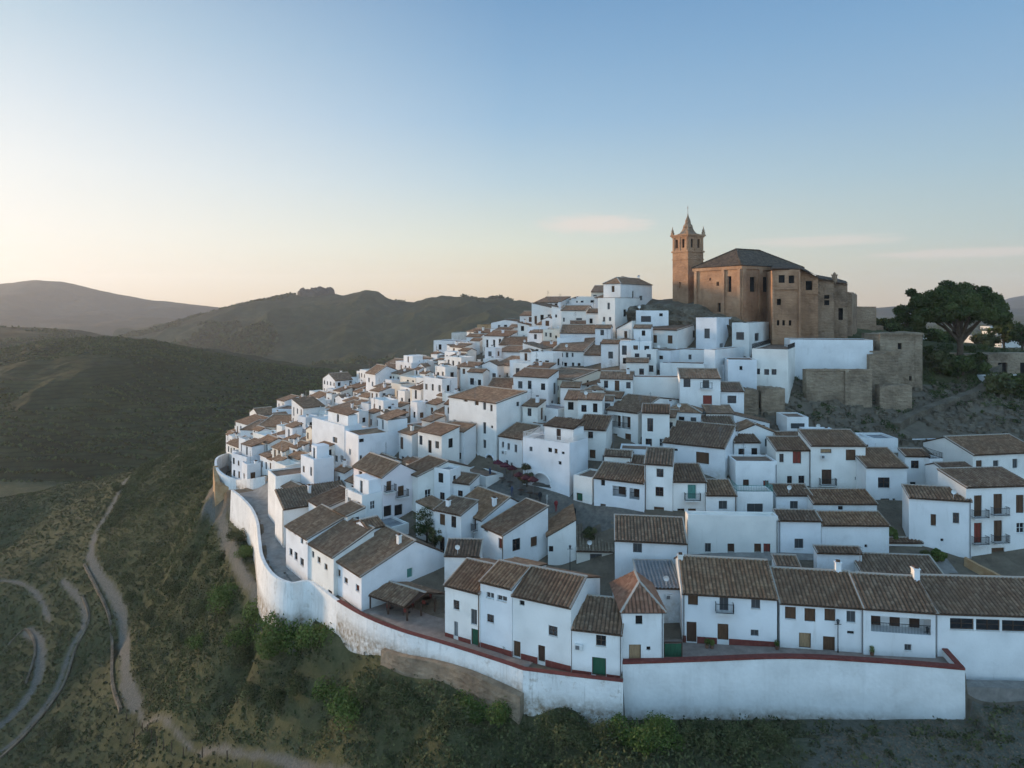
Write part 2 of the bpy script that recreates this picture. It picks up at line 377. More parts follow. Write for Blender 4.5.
# near terrain sheet in (slope, depth) coordinates
us=np.linspace(-1.55,1.5,760); ds=np.concatenate([np.geomspace(40,260,520),np.geomspace(262,470,70)])
U,D=np.meshgrid(us,ds); X=U*D; Y=D
Z=gnd(X,Y)-CZ
IN=inpoly(X,Y,TP); dT=segdist(X,Y,[tuple(p) for p in TP]+[tuple(TP[0])]); out=(~IN)*np.clip(dT/6,0,1)
roadd=np.full(X.shape,1e9)
for k,(ln,hw) in PL.items(): roadd=np.minimum(roadd,segdist(X,Y,ln)-hw)
Z+=out*(fbm(X,Y,26,1,5)*1.6+fbm(X,Y,5,2,4)*.55)*np.clip((roadd+.5)/5,.05,1)
Z+=(IN&(Y>118)&(X>28))*fbm(X,Y,6,5,5)*1.1
Z-=np.clip(1-(roadd)/1.2,0,1)*.18*(roadd<1.2)
Z+=CZ
def wallinfo(Xa,Ya,line):
    best=np.full(Xa.shape,1e9); zt=np.zeros(Xa.shape); zb=np.zeros(Xa.shape)
    for p,q in zip(line[:-1],line[1:]):
        a=P(*p[:3]); b=P(*q[:3]); za,zb_=P(p[0],p[3],p[2]).z,P(q[0],q[3],q[2]).z
        dx,dy=b.x-a.x,b.y-a.y; t=np.clip(((Xa-a.x)*dx+(Ya-a.y)*dy)/(dx*dx+dy*dy),0,1); dd=np.hypot(Xa-a.x-t*dx,Ya-a.y-t*dy)
        k=dd<best; best=np.where(k,dd,best); zt=np.where(k,a.z+(b.z-a.z)*t,zt); zb=np.where(k,za+(zb_-za)*t,zb)
    return best,zt,zb
OUT2=~IN
for ln in (WALL,WALLB,WALLC):
    dw,zt,zb=wallinfo(X,Y,ln); OUT2=OUT2|(dw<.32)
for ln in (WALL,WALLB,WALLC):
    dw,zt,zb=wallinfo(X,Y,ln)
    near_=dw<14; pxx=512+F*X/Y; off=np.interp(pxx,[296,340],[.95,.2]) if ln is WALL else (.45 if ln is WALLC else .2); near_=near_&((X>11.0)&(X<44.4) if ln is WALLC else (X<11.3))
    Z=np.where((dw<14)&OUT2&((X<44.6)|(ln is not WALLC)),np.minimum(Z,zb+.1*fbm(X,Y,3,8,3)+np.clip(dw-3.5,0,99)*.8),Z)
    if ln is not WALLC: Z=np.where(near_&~OUT2,(zt-off)+(Z-(zt-off))*np.clip((dw-(4.2 if ln is WALL else 2.2))/2.5,0,1),Z)
    else: Z=np.where(near_&~OUT2,(zt-off)+(Z-(zt-off))*np.clip((dw-4.0)/2.5,0,1),Z)
n0,n1=X.shape
idx=np.arange(n0*n1).reshape(n0,n1)
Fq=np.stack([idx[:-1,:-1],idx[:-1,1:],idx[1:,1:],idx[1:,:-1]],-1).reshape(-1,4)
pathw=np.clip(1-(roadd+.35*fbm(X,Y,2.2,4,3))/.35,0,1)
TERR_SURF=(X,Y,Z)
def groundmat():
    def bl(nt,N,L,b):
        g=N.new('ShaderNodeNewGeometry').outputs['Position']
        a=N.new('ShaderNodeAttribute'); a.attribute_name='tint'; pa=a.outputs['Fac']
        n1=noise(N,L,g,.06,6,.6); n2=noise(N,L,g,.5,7,.7); n3=noise(N,L,g,3.0,5,.7)
        s=mth(N,L,'ADD',mth(N,L,'MULTIPLY',n1,.5),mth(N,L,'ADD',mth(N,L,'MULTIPLY',n2,.35),mth(N,L,'MULTIPLY',n3,.2)))
        c=ramp_out(N,L,s,[(.36,(.028,.032,.016)),(.46,(.052,.056,.027)),(.56,(.080,.080,.038)),(.68,(.115,.102,.055))])
        soil=mth(N,L,'MULTIPLY',mth(N,L,'SUBTRACT',noise(N,L,g,.16,6,.65),.57,clamp=True),5,clamp=True)
        c=mixc(N,L,soil,c,(.088,.076,.05))
        road=ramp_out(N,L,n3,[(.3,(.085,.082,.070)),(.7,(.165,.158,.135))])
        town=ramp_out(N,L,n2,[(.3,(.10,.082,.06)),(.7,(.19,.155,.115))])
        c=mixc(N,L,mth(N,L,'MULTIPLY',pa,1.0,clamp=True),c,road)
        c=mixc(N,L,mth(N,L,'GREATER_THAN',pa,1.5),c,town)
        L.new(c,b.inputs['Base Color'])
        bumpn(N,L,b,mth(N,L,'ADD',mth(N,L,'MULTIPLY',n2,1.0),mth(N,L,'MULTIPLY',n3,.5)),.9,.5)
    return mat('scrub_ground',(.05,.05,.03),1.0,build=bl,spec=.1)
pathw=np.maximum(pathw,np.clip((X/Y-.40)/.05+fbm(X,Y,3,17,4),0,1)*.7*(Y<75)*(X/Y>.36))
tint=np.where(IN&~((X>55)&(Y>132)),2.0,pathw)
terrain=np_mesh('hillside',np.stack([X,Y,Z],-1).reshape(-1,3),Fq,groundmat(),smooth=True,cols=tint.ravel())
tag(terrain,kind='structure')
def surfz(x,y):
    """height of the terrain mesh at world x,y (numpy arrays)"""
    x=np.atleast_1d(x).astype(float); y=np.atleast_1d(y).astype(float)
    u=np.clip((x/y-us[0])/(us[1]-us[0]),0,n1-1.001); j=u.astype(int); fu=u-j
    i=np.clip(np.searchsorted(ds,y)-1,0,n0-2); fv=np.clip((y-ds[i])/(ds[i+1]-ds[i]),0,1)
    return (Z[i,j]*(1-fu)+Z[i,j+1]*fu)*(1-fv)+(Z[i+1,j]*(1-fu)+Z[i+1,j+1]*fu)*fv

# ---------------------------------------------------------------- far land
def farmat(name,c1,c2,c3,sc=.01,terr=None,bd=3):
    def bl(nt,N,L,b):
        g=N.new('ShaderNodeNewGeometry').outputs['Position']
        n=noise(N,L,g,sc,9,.68); n2=noise(N,L,g,sc*7,6,.7)
        s=mth(N,L,'ADD',mth(N,L,'MULTIPLY',n,.62),mth(N,L,'MULTIPLY',n2,.38))
        c=ramp_out(N,L,s,[(.38,c1),(.52,c2),(.66,c3)])
        h=n2
        if terr:
            sx=N.new('ShaderNodeSeparateXYZ'); L.new(g,sx.inputs[0])
            zz=mth(N,L,'ADD',sx.outputs[2],mth(N,L,'MULTIPLY',noise(N,L,g,.012,3,.5),7.0))
            fr=mth(N,L,'FRACT',mth(N,L,'DIVIDE',zz,terr))
            t=mth(N,L,'LESS_THAN',fr,.3)
            c=mixc(N,L,mth(N,L,'MULTIPLY',t,.42),c,tuple(x*.5 for x in c1))
            h=mth(N,L,'ADD',n2,mth(N,L,'MULTIPLY',fr,.6))
        L.new(c,b.inputs['Base Color']); bumpn(N,L,b,h,.8,bd)
    return mat(name,c2,1.0,build=bl,spec=.05)
def crest(name, pts, m, foot_f, foot_b, zfoot, nseed, namp, nu=220, nv=90, ns=200, power=1.0, samp=2.0):
    """a ridge built where it stands: crest points (px,py,depth), a slope towards us and one away"""
    px=np.array([p[0] for p in pts],float); py=np.array([p[1] for p in pts],float); dd=np.array([p[2] for p in pts],float)
    u=np.linspace(px[0],px[-1],nu); d=np.interp(u,px,dd); yy=np.interp(u,px,py)
    k=np.ones(3)/3; yy=np.convolve(np.pad(yy,1,'edge'),k,'valid')
    zc=CZ-(yy-HZ)*d/F; xc=(u-512)*d/F
    V=np.linspace(-1,1,nv); VV,UU=np.meshgrid(V,np.arange(nu),indexing='ij')
    base_d=d[None,:]; ff=foot_f if np.isscalar(foot_f) else np.interp(u,px,foot_f)
    dy=np.where(VV<0,VV*ff,VV*foot_b); Yg=base_d+dy; Xg=xc[None,:]*(1+dy/base_d*.6)
    t=np.abs(VV); prof=(1-t)**power if power!=1 else .5*(1+np.cos(np.pi*t))*.55+(1-t)*.45
    zz=zfoot+(zc[None,:]-zfoot)*prof
    w=np.clip(t*4,0.0,1)*np.clip((1-t)*6,0,1)
    gul=np.abs(fbm(Xg,Yg,ns,nseed,6)); zz+=w*(fbm(Xg,Yg,ns*1.7,nseed+3,5)*namp - gul*namp*1.1+namp*.25)
    zz+=fbm(Xg,Yg,ns*.12,nseed+9,3)*samp*np.clip((1-t)*6,0,1)
    i=np.arange(nv*nu).reshape(nv,nu); q=np.stack([i[:-1,:-1],i[:-1,1:],i[1:,1:],i[1:,:-1]],-1).reshape(-1,4)
    o=np_mesh(name,np.stack([Xg,Yg,zz],-1).reshape(-1,3),q,m,smooth=True); tag(o,kind='structure'); return o
hm_near=farmat('olive_slopes',(.015,.021,.010),(.034,.041,.018),(.064,.064,.029),.02,terr=2.4,bd=1.2)
hm_mid=farmat('green_hills',(.020,.029,.015),(.044,.053,.026),(.12,.10,.05),.006,bd=6)
hm_far=farmat('far_mountains',(.028,.034,.02),(.05,.052,.032),(.09,.08,.05),.003,bd=10)
hm_plain=farmat('plain_fields',(.03,.04,.02),(.065,.07,.04),(.16,.14,.09),.004,bd=2)
crest('terraced_hill',[(-420,360,760),(-200,352,740),(-60,346,720),(0,351,700),(50,340,700),(110,336,700),(150,340,700),(200,352,700),(250,364,690),(300,369,680),(350,374,640),(420,383,600),(520,400,560),(620,425,520)],
      hm_near,370,500,-5,3,16,nu=400,nv=260,ns=90,samp=1.0)
crest('left_hill',[(-500,335,1250),(-200,328,1200),(-60,326,1150),(0,330,1100),(50,333,1080),(100,345,1050),(160,362,1000),(260,385,950)],hm_near,420,500,-10,5,22,ns=220,samp=1)
crest('middle_hills',[(90,345,1700),(150,330,1700),(180,322,1750),(220,312,1800),(255,303,1800),(280,298,1800),(290,296.5,1800),(300,296,1790),(318,295,1790),(334,294.5,1760),(344,295,1750),(353,292.5,1750),(365,289.5,1750),(378,291,1780),(387,298,1800),(400,301,1850),(418,302.5,1850),(440,299.5,1900),(452,301,1900),(470,304,1900),(485,308,1900),(520,313,1900),(560,318,1900),(620,330,1800),(700,345,1700)],
      hm_mid,820,1500,-10,7,95,nu=560,nv=220,ns=380,samp=5)
crest('far_mountains',[(-700,296,3900),(-400,288,3800),(-150,292,3600),(-40,291,3600),(0,284,3600),(35,279,3600),(60,281,3600),(90,287,3600),(120,294,3600),(150,300,3600),(165,301,3600),(200,305,3600),(240,310,3600),(400,318,3600),(560,322,3500)],
      hm_far,1500,1500,-20,9,120,nu=360,nv=120,ns=900,samp=5)
crest('right_mountain',[(975,306,5000),(1000,301,5000),(1012,297,5000),(1024,295,5000),(1060,288,5000),(1150,281,5000),(1400,284,5000)],hm_far,1500,1500,20,12,90,ns=900,nu=120,nv=60,samp=4)
crest('right_hills',[(440,313,3600),(560,312,3600),(700,311,3600),(780,309,3600),(840,307,3600),(870,308,3500),(900,306,3500),(940,307,3600),(1000,309,3600),(1100,305,3600),(1300,300,3600)],hm_far,900,1500,30,14,35,ns=500,nu=180,nv=60,samp=3)
# plain: a sheet out to the horizon; the plateau on the right
def sheet(name,x0,x1,y0,y1,zf,m,nx=90,ny=90):
    xs=np.linspace(x0,x1,nx); ys=np.geomspace(y0,y1,ny); XX,YY=np.meshgrid(xs,ys); ZZ=zf(XX,YY)
    i=np.arange(nx*ny).reshape(ny,nx); q=np.stack([i[:-1,:-1],i[:-1,1:],i[1:,1:],i[1:,:-1]],-1).reshape(-1,4)
    o=np_mesh(name,np.stack([XX,YY,ZZ],-1).reshape(-1,3),q,m,smooth=True); tag(o,kind='structure'); return o
sheet('valley_floor',-7000,7000,300,7000,lambda x,y:-6+fbm(x,y,400,2,3)*2,hm_plain)
sheet('plateau',130,3600,330,3600,lambda x,y:np.clip(((x-.28*y)-30)/90,0,1)*(60+fbm(x,y,300,6,4)*6)-12+np.clip((x-.28*y-200)/900,0,1)*6,hm_plain,nx=200,ny=120)

# rock crown on the middle hill
def boulder(name,c,rx,ry,rz,m,seed=1,nu=40,nv=24,amp=.35,parent=None,bottom=True):
    a=np.linspace(0,2*np.pi,nu,endpoint=False); b=np.linspace(.0,np.pi/2+.5,nv); A,B=np.meshgrid(a,b)
    x=np.sin(B)*np.cos(A); y=np.sin(B)*np.sin(A); z=np.cos(B)
    r=1+amp*(fbm(x*3+z*2,y*3+z,1.2,seed,4)); z=np.sign(z)*np.abs(z)**.6
    V=np.stack([c[0]+x*r*rx,c[1]+y*r*ry,c[2]+z*r*rz],-1).reshape(-1,3)
    i=np.arange(nu*nv).reshape(nv,nu); j=np.roll(i,-1,axis=1)
    q=np.stack([i[:-1],i[1:],j[1:],j[:-1]],-1).reshape(-1,4)
    return np_mesh(name,V,q,m,smooth=False,parent=parent)
hr=rock('hill_rock',(.09,.075,.055),(.15,.125,.09),(.2,.17,.12),.03,1,3)
for k,(px,w,dz) in enumerate(((305,17,21),(317,26,25),(328,16,23))):
    p=P(px,297,1775); o=boulder('rock_crag',(p.x,p.y,p.z),w,w,dz,hr,seed=k+3); tag(o,kind='structure')
# ---------------------------------------------------------------- camera, world, sun, haze
cam=bpy.data.cameras.new('camera'); co=bpy.data.objects.new('camera',cam); C.objects.link(co)
co.location=(0,0,CZ); co.rotation_euler=(R(90),0,0); cam.sensor_width=36; cam.lens=F/1024*36; cam.shift_y=-(384-HZ)/1024
cam.clip_end=60000; cam.clip_start=.5; sc.camera=co
SUN_AZ=-62.0; SUN_EL=7.0       # degrees from the viewing direction (+Y), negative = left
w=bpy.data.worlds.new('World'); sc.world=w; w.use_nodes=True; nt=w.node_tree; N=nt.nodes; L=nt.links
bg=N['Background']; sky=N.new('ShaderNodeTexSky'); sky.sky_type='NISHITA'; sky.sun_disc=False
sky.sun_elevation=R(7); sky.sun_rotation=R(SUN_AZ); sky.altitude=700; sky.air_density=1.0; sky.dust_density=1.6; sky.ozone_density=1.6
tc=N.new('ShaderNodeTexCoord').outputs['Generated']
# thin evening clouds, given by direction in the sky
def cloud(px,py,sx,sy,amp,sc_,seed):
    d=Vector(((px-512)/F,1,-(py-HZ)/F)).normalized()
    az=math.atan2(d.x,d.y); el=math.asin(d.z)
    s=N.new('ShaderNodeSeparateXYZ'); L.new(tc,s.inputs[0])
    a=mth(N,L,'ARCTAN2',s.outputs[0],s.outputs[1]); e=mth(N,L,'ARCSINE',s.outputs[2])
    u=mth(N,L,'DIVIDE',mth(N,L,'SUBTRACT',a,az),sx/F); v=mth(N,L,'DIVIDE',mth(N,L,'SUBTRACT',e,el),sy/F)
    r=mth(N,L,'SQRT',mth(N,L,'ADD',mth(N,L,'MULTIPLY',u,u),mth(N,L,'MULTIPLY',v,v)))
    cmb=N.new('ShaderNodeCombineXYZ'); L.new(u,cmb.inputs[0]); L.new(mth(N,L,'MULTIPLY',v,1.2),cmb.inputs[1]); cmb.inputs[2].default_value=seed
    n=noise(N,L,cmb.outputs[0],sc_,6,.6)
    f=mth(N,L,'SUBTRACT',mth(N,L,'ADD',n,.35),mth(N,L,'MULTIPLY',r,.62))
    return mth(N,L,'MULTIPLY',mth(N,L,'MULTIPLY',f,2.2,clamp=True),amp,clamp=True)
cl=cloud(596,224,50,8,.85,2.0,1)
for q in ((820,241,60,4.5,.6,2.2,2),(965,253,62,3.6,.7,2.2,3),(408,293,30,2.2,.4,1.5,4)):
    cl=mth(N,L,'MAXIMUM',cl,cloud(*q))
cl=mth(N,L,'MULTIPLY',cl,.8)
EXPO=1.45; STR=.15; SC=1/(2**EXPO*STR)
def lin(c): return tuple(((x/255+.055)/1.055)**2.4 for x in c)
sxy=N.new('ShaderNodeSeparateXYZ'); L.new(tc,sxy.inputs[0])
el=mth(N,L,'MULTIPLY',mth(N,L,'ARCSINE',sxy.outputs[2]),180/math.pi/50.0,clamp=True)
az=mth(N,L,'MULTIPLY',mth(N,L,'ARCTAN2',sxy.outputs[0],sxy.outputs[1]),180/math.pi)
def skr(cols):
    st=[(e/50.0,lin(c)) for e,c in cols]; return ramp_out(N,L,el,st)
left=skr([(0,(250,236,212)),(2,(253,249,236)),(5,(250,248,240)),(10,(238,242,242)),(15,(214,227,236)),(20,(184,208,224)),(24,(160,188,212)),(50,(110,150,190))])
mid=skr([(0,(240,212,166)),(2,(237,223,186)),(5,(224,230,212)),(10,(184,210,222)),(15,(148,188,219)),(20,(124,170,209)),(24,(106,156,200)),(50,(96,148,190))])
rgt=skr([(0,(226,206,176)),(2,(214,212,190)),(5,(188,205,202)),(10,(162,193,209)),(15,(138,178,211)),(20,(118,166,207)),(24,(104,155,202)),(50,(100,145,190))])
fl=mth(N,L,'DIVIDE',mth(N,L,'ADD',az,36.0),36.0,clamp=True); fr=mth(N,L,'DIVIDE',az,36.0,clamp=True)
grad=mixc(N,L,fr,mixc(N,L,fl,left,mid),rgt)
rear=skr([(0,(150,172,192)),(5,(172,200,222)),(10,(176,210,236)),(24,(164,206,240)),(50,(134,184,230))])
bright=N.new('ShaderNodeVectorMath'); bright.operation='SCALE'; L.new(rear,bright.inputs[0]); bright.inputs['Scale'].default_value=REAR=1.85
fb=mth(N,L,'MULTIPLY',mth(N,L,'SUBTRACT',.25,sxy.outputs[1]),1.2,clamp=True)
grad=mixc(N,L,fb,grad,bright.outputs[0])
vs=N.new('ShaderNodeVectorMath'); vs.operation='SCALE'; L.new(grad,vs.inputs[0]); vs.inputs['Scale'].default_value=SC
gm=N.new('ShaderNodeGamma'); gm.inputs['Gamma'].default_value=.6; L.new(sky.outputs[0],gm.inputs['Color'])
col=mixc(N,L,.12,vs.outputs[0],gm.outputs[0])
CLC=tuple(x*SC for x in lin((240,226,216)))
L.new(mixc(N,L,cl,col,CLC),bg.inputs['Color']); bg.inputs['Strength'].default_value=STR
sl=bpy.data.lights.new('sun','SUN'); so=bpy.data.objects.new('sun',sl); C.objects.link(so)
sl.energy=SUN_E=2.1; sl.angle=R(9); sl.color=(1,.69,.43)
dv=Vector((math.sin(R(SUN_AZ))*math.cos(R(SUN_EL)),math.cos(R(SUN_AZ))*math.cos(R(SUN_EL)),math.sin(R(SUN_EL))))
so.rotation_euler=dv.to_track_quat('Z','Y').to_euler()
sc.view_settings.view_transform='Standard'; sc.view_settings.look='None'; sc.view_settings.gamma=1; sc.view_settings.exposure=EXPO
sc.view_settings.use_curve_mapping=False
if HAZE:
    hz=MB(); hz.box(-8000,8000,-60,7400,-60,420); 
    m=bpy.data.materials.new('haze'); m.use_nodes=True; n=m.node_tree.nodes; l=m.node_tree.links
    n.remove(n['Principled BSDF']); pv=n.new('ShaderNodeVolumePrincipled'); pv.inputs['Color'].default_value=(.9,.93,1,1); pv.inputs['Density'].default_value=HAZE; pv.inputs['Anisotropy'].default_value=.3
    l.new(pv.outputs[0],n['Material Output'].inputs['Volume'])
    ho=hz.build('haze',m); tag(ho,kind='stuff')
sc.cycles.max_bounces=5; sc.cycles.diffuse_bounces=3; sc.cycles.glossy_bounces=2; sc.cycles.transmission_bounces=2; sc.cycles.volume_bounces=0
sc.cycles.use_denoising=True; sc.cycles.use_adaptive_sampling=True; sc.cycles.adaptive_threshold=.03
try: sc.cycles.caustics_reflective=False; sc.cycles.caustics_refractive=False
except Exception: pass
# ---------------------------------------------------------------- houses
def holes_panel(mb, w, z0, z1, holes, mp, mi=0, reveal=.2):
    """rectangle u 0..w, z z0..z1 with openings; mp(u, depth, z) -> local point"""
    us_=sorted({0,w,*[h[0] for h in holes],*[h[1] for h in holes]}); zs=sorted({z0,z1,*[h[2] for h in holes],*[h[3] for h in holes]})
    us_=[u for u in us_ if 0<=u<=w]; zs=[z for z in zs if z0<=z<=z1]
    for a,b in zip(us_[:-1],us_[1:]):
        if b-a<1e-5: continue
        for c,d in zip(zs[:-1],zs[1:]):
            if d-c<1e-5: continue
            cu,cz=(a+b)/2,(c+d)/2
            if any(h[0]<cu<h[1] and h[2]<cz<h[3] for h in holes): continue
            mb.face([mp(a,0,c),mp(b,0,c),mp(b,0,d),mp(a,0,d)],mi)
    for h in holes:
        a,b,c,d=h[:4]; r=h[4] if len(h)>4 else reveal
        mb.face([mp(a,0,c),mp(b,0,c),mp(b,r,c),mp(a,r,c)],mi); mb.face([mp(a,r,d),mp(b,r,d),mp(b,0,d),mp(a,0,d)],mi)
        mb.face([mp(a,0,c),mp(a,r,c),mp(a,r,d),mp(a,0,d)],mi); mb.face([mp(b,0,d),mp(b,r,d),mp(b,r,c),mp(b,0,c)],mi)
        mb.face([mp(a,r,c),mp(b,r,c),mp(b,r,d),mp(a,r,d)],mi)
def roof_patch(mb, A,B,RB,RA, near=True, per=.42, mi=0, amp=.055):
    A,B,RB,RA=map(Vector,(A,B,RB,RA)); e=(B-A); w=e.length
    if w<.05: return
    e.normalize(); up=(RA-A); up=up-e*up.dot(e); h=up.length
    if h<.05: return
    up.normalize(); n=e.cross(up).normalized()
    if n.z<0: n=-n
    ra=(RA-A).dot(e); rb=(RB-A).dot(e)
    def vlim(s):
        v=h
        if ra>1e-4 and s<ra: v=h*s/ra
        if rb<w-1e-4 and s>rb: v=min(v,h*(w-s)/(w-rb))
        return max(v,0)
    if near:
        spp=8; cols=max(2,int(w/per*spp)); rows=max(1,int(round(h/.42)))
        S=[w*i/cols for i in range(cols+1)]
        wob=[random.uniform(-.012,.012) for _ in range(int(w/per)+3)]
        prev=None
        for r in range(rows):
            v0=r*h/rows; v1=(r+1)*h/rows
            line0=[];line1=[]
            for s_ in S:
                ph=s_/per; fx_=(ph%1.0)-.5; cw=math.sqrt(max(0,1-(fx_/.39)**2)); hh=amp*cw*2.7+wob[int(ph)]*cw
                a=min(v0,vlim(s_)); b=min(v1,vlim(s_))
                jj=random.uniform(-.03,.03)*cw
                line0.append((A+e*s_+up*(a+(jj if r else 0))+n*(hh+.035),s_,a)); line1.append((A+e*s_+up*b+n*(hh+.005),s_,b))
            for i in range(cols):
                q=(line0[i],line0[i+1],line1[i+1],line1[i])
                if q[0][2]>=q[3][2]-1e-6 and q[1][2]>=q[2][2]-1e-6: continue
                mb.face([x[0] for x in q],mi,[(x[1],x[2]-1e-3 if k>1 else x[2]+1e-3) for k,x in enumerate(q)],sm=False)
    else:
        q=[(A,0,0),(B,w,0),(RB,rb,h),(RA,ra,h)]
        mb.face([x[0]+n*.05 for x in q],mi,[(x[1],x[2]) for x in q])
def slab(mb, pts, t, mi):
    lo=[Vector(p)-Vector((0,0,t)) for p in pts]; hi=[Vector(p) for p in pts]
    mb.face(hi,mi); mb.face(lo[::-1],mi); n=len(pts)
    for i in range(n): mb.face([lo[i],lo[(i+1)%n],hi[(i+1)%n],hi[i]],mi)

WCOL={'w':('fr_brown','pane'),'x':('fr_white','pane'),'v':('fr_grey','pane2'),'k':(None,'dark'),'s':('fr_brown','wood'),'d':('fr_brown','wood'),'D':('fr_brown','wooddk'),
      'g':('fr_brown','green'),'t':('fr_white','teal'),'r':('fr_brown','redwood'),'n':('fr_brown','tan'),'e':('fr_grey','greyb')}
WNAME={'w':'window','x':'window','v':'window','k':'window','s':'shutter','d':'door','D':'door','g':'door','t':'door','r':'shutter','n':'shutter','e':'shutter'}
def window_obj(house, mp, a,b,c,d, kind, dep, near, door=False):
    fr,pn=WCOL[kind]; nm=WNAME[kind]
    if door: nm='door'
    elif nm=='door' : nm='shutter' if not door else nm
    w=b-a; h=d-c
    ctr=Vector(mp((a+b)/2,dep-.06,(c+d)/2))
    if near and fr:
        mb=MB(); t=.07 if w>.5 else .045
        def bx(u0,u1,z0,z1,y0=dep-.08,y1=dep-.01):
            p=[mp(u0,y0,z0),mp(u1,y0,z0),mp(u1,y1,z0),mp(u0,y1,z0),mp(u0,y0,z1),mp(u1,y0,z1),mp(u1,y1,z1),mp(u0,y1,z1)]
            p=[Vector(x)-ctr for x in p]
            for q in ((3,2,1,0),(4,5,6,7),(0,1,5,4),(1,2,6,5),(2,3,7,6),(3,0,4,7)): mb.face([p[i] for i in q])
        bx(a,a+t,c,d); bx(b-t,b,c,d); bx(a+t,b-t,d-t,d); bx(a+t,b-t,c,c+t)
        if kind in 'wxvser' and w>.6: bx((a+b)/2-t/2,(a+b)/2+t/2,c+t,d-t,dep-.075,dep-.012)
        if kind in 'wx' and h>1.0: bx(a+t,b-t,(c+d)/2-.02,(c+d)/2+.02,dep-.07,dep-.015)
        o=mb.build(nm,M[fr],house,loc=ctr)
        pb=MB(); pb.face([Vector(mp(u,dep-.035,z))-ctr for u,z in ((a+t,c+t),(b-t,c+t),(b-t,d-t),(a+t,d-t))])
        pb.build('pane' if kind in 'wxv' else 'panel',M[pn],o)
        if not door and h<1.9 and random.random()<.8:
            sb=MB(); p=[mp(a-.06,-.07,c-.06),mp(b+.06,-.07,c-.06),mp(b+.06,-.003,c-.06),mp(a-.06,-.003,c-.06),mp(a-.06,-.07,c-.004),mp(b+.06,-.07,c-.004),mp(b+.06,-.003,c-.004),mp(a-.06,-.003,c-.004)]
            for q in ((3,2,1,0),(4,5,6,7),(0,1,5,4),(1,2,6,5),(2,3,7,6),(3,0,4,7)): sb.face([Vector(p[i])-ctr for i in q])
            sb.build('sill',M['white2'],o)
    else:
        mb=MB(); mb.face([Vector(mp(u,dep-.04,z))-ctr for u,z in ((a,c),(b,c),(b,d),(a,d))])
        o=mb.build(nm,M[pn if kind!='w' else random.choice(['pane','dark','pane','pane2','fr_brown'])],house,loc=ctr)
    return o
def balcony(house, mp, a,b,z, out=.75, near=True, m='iron'):
    ctr=Vector(mp((a+b)/2,-out/2,z)); mb=MB()
    def bx(mb,u0,u1,y0,y1,z0,z1):
        p=[mp(u0,y0,z0),mp(u1,y0,z0),mp(u1,y1,z0),mp(u0,y1,z0),mp(u0,y0,z1),mp(u1,y0,z1),mp(u1,y1,z1),mp(u0,y1,z1)]
        p=[Vector(x)-ctr for x in p]
        for q in ((3,2,1,0),(4,5,6,7),(0,1,5,4),(1,2,6,5),(2,3,7,6),(3,0,4,7)): mb.face([p[i] for i in q])
    bx(mb,a,b,-out,-.002,z-.14,z); o=mb.build('balcony',M['white2'],house,loc=ctr)
    rb=MB(); hgt=1.0
    for zz in (z+.08,z+hgt): bx(rb,a,b,-out,-out+.04,zz-.03,zz+.02); bx(rb,a,a+.04,-out+.04,-.003,zz-.03,zz+.02); bx(rb,b-.04,b,-out+.04,-.003,zz-.03,zz+.02)
    st=.13 if near else .3
    k=a
    while k<b: bx(rb,k,k+.025,-out+.005,-out+.03,z+.08,z+hgt-.03); k+=st
    k=st
    while k<out: bx(rb,a+.005,a+.03,-k,-k+.025,z+.08,z+hgt-.03); bx(rb,b-.03,b-.005,-k,-k+.025,z+.08,z+hgt-.03); k+=st
    rb.build('railing',M[m],o)
    return o
def s_down(rq,W,H,wf): return rq.random()<.3 and H>3
FOOT=[]     # footprints, to keep the filler houses out
LABELS=[]; WINPTS=[]; HPX=[]
HOUSES={}
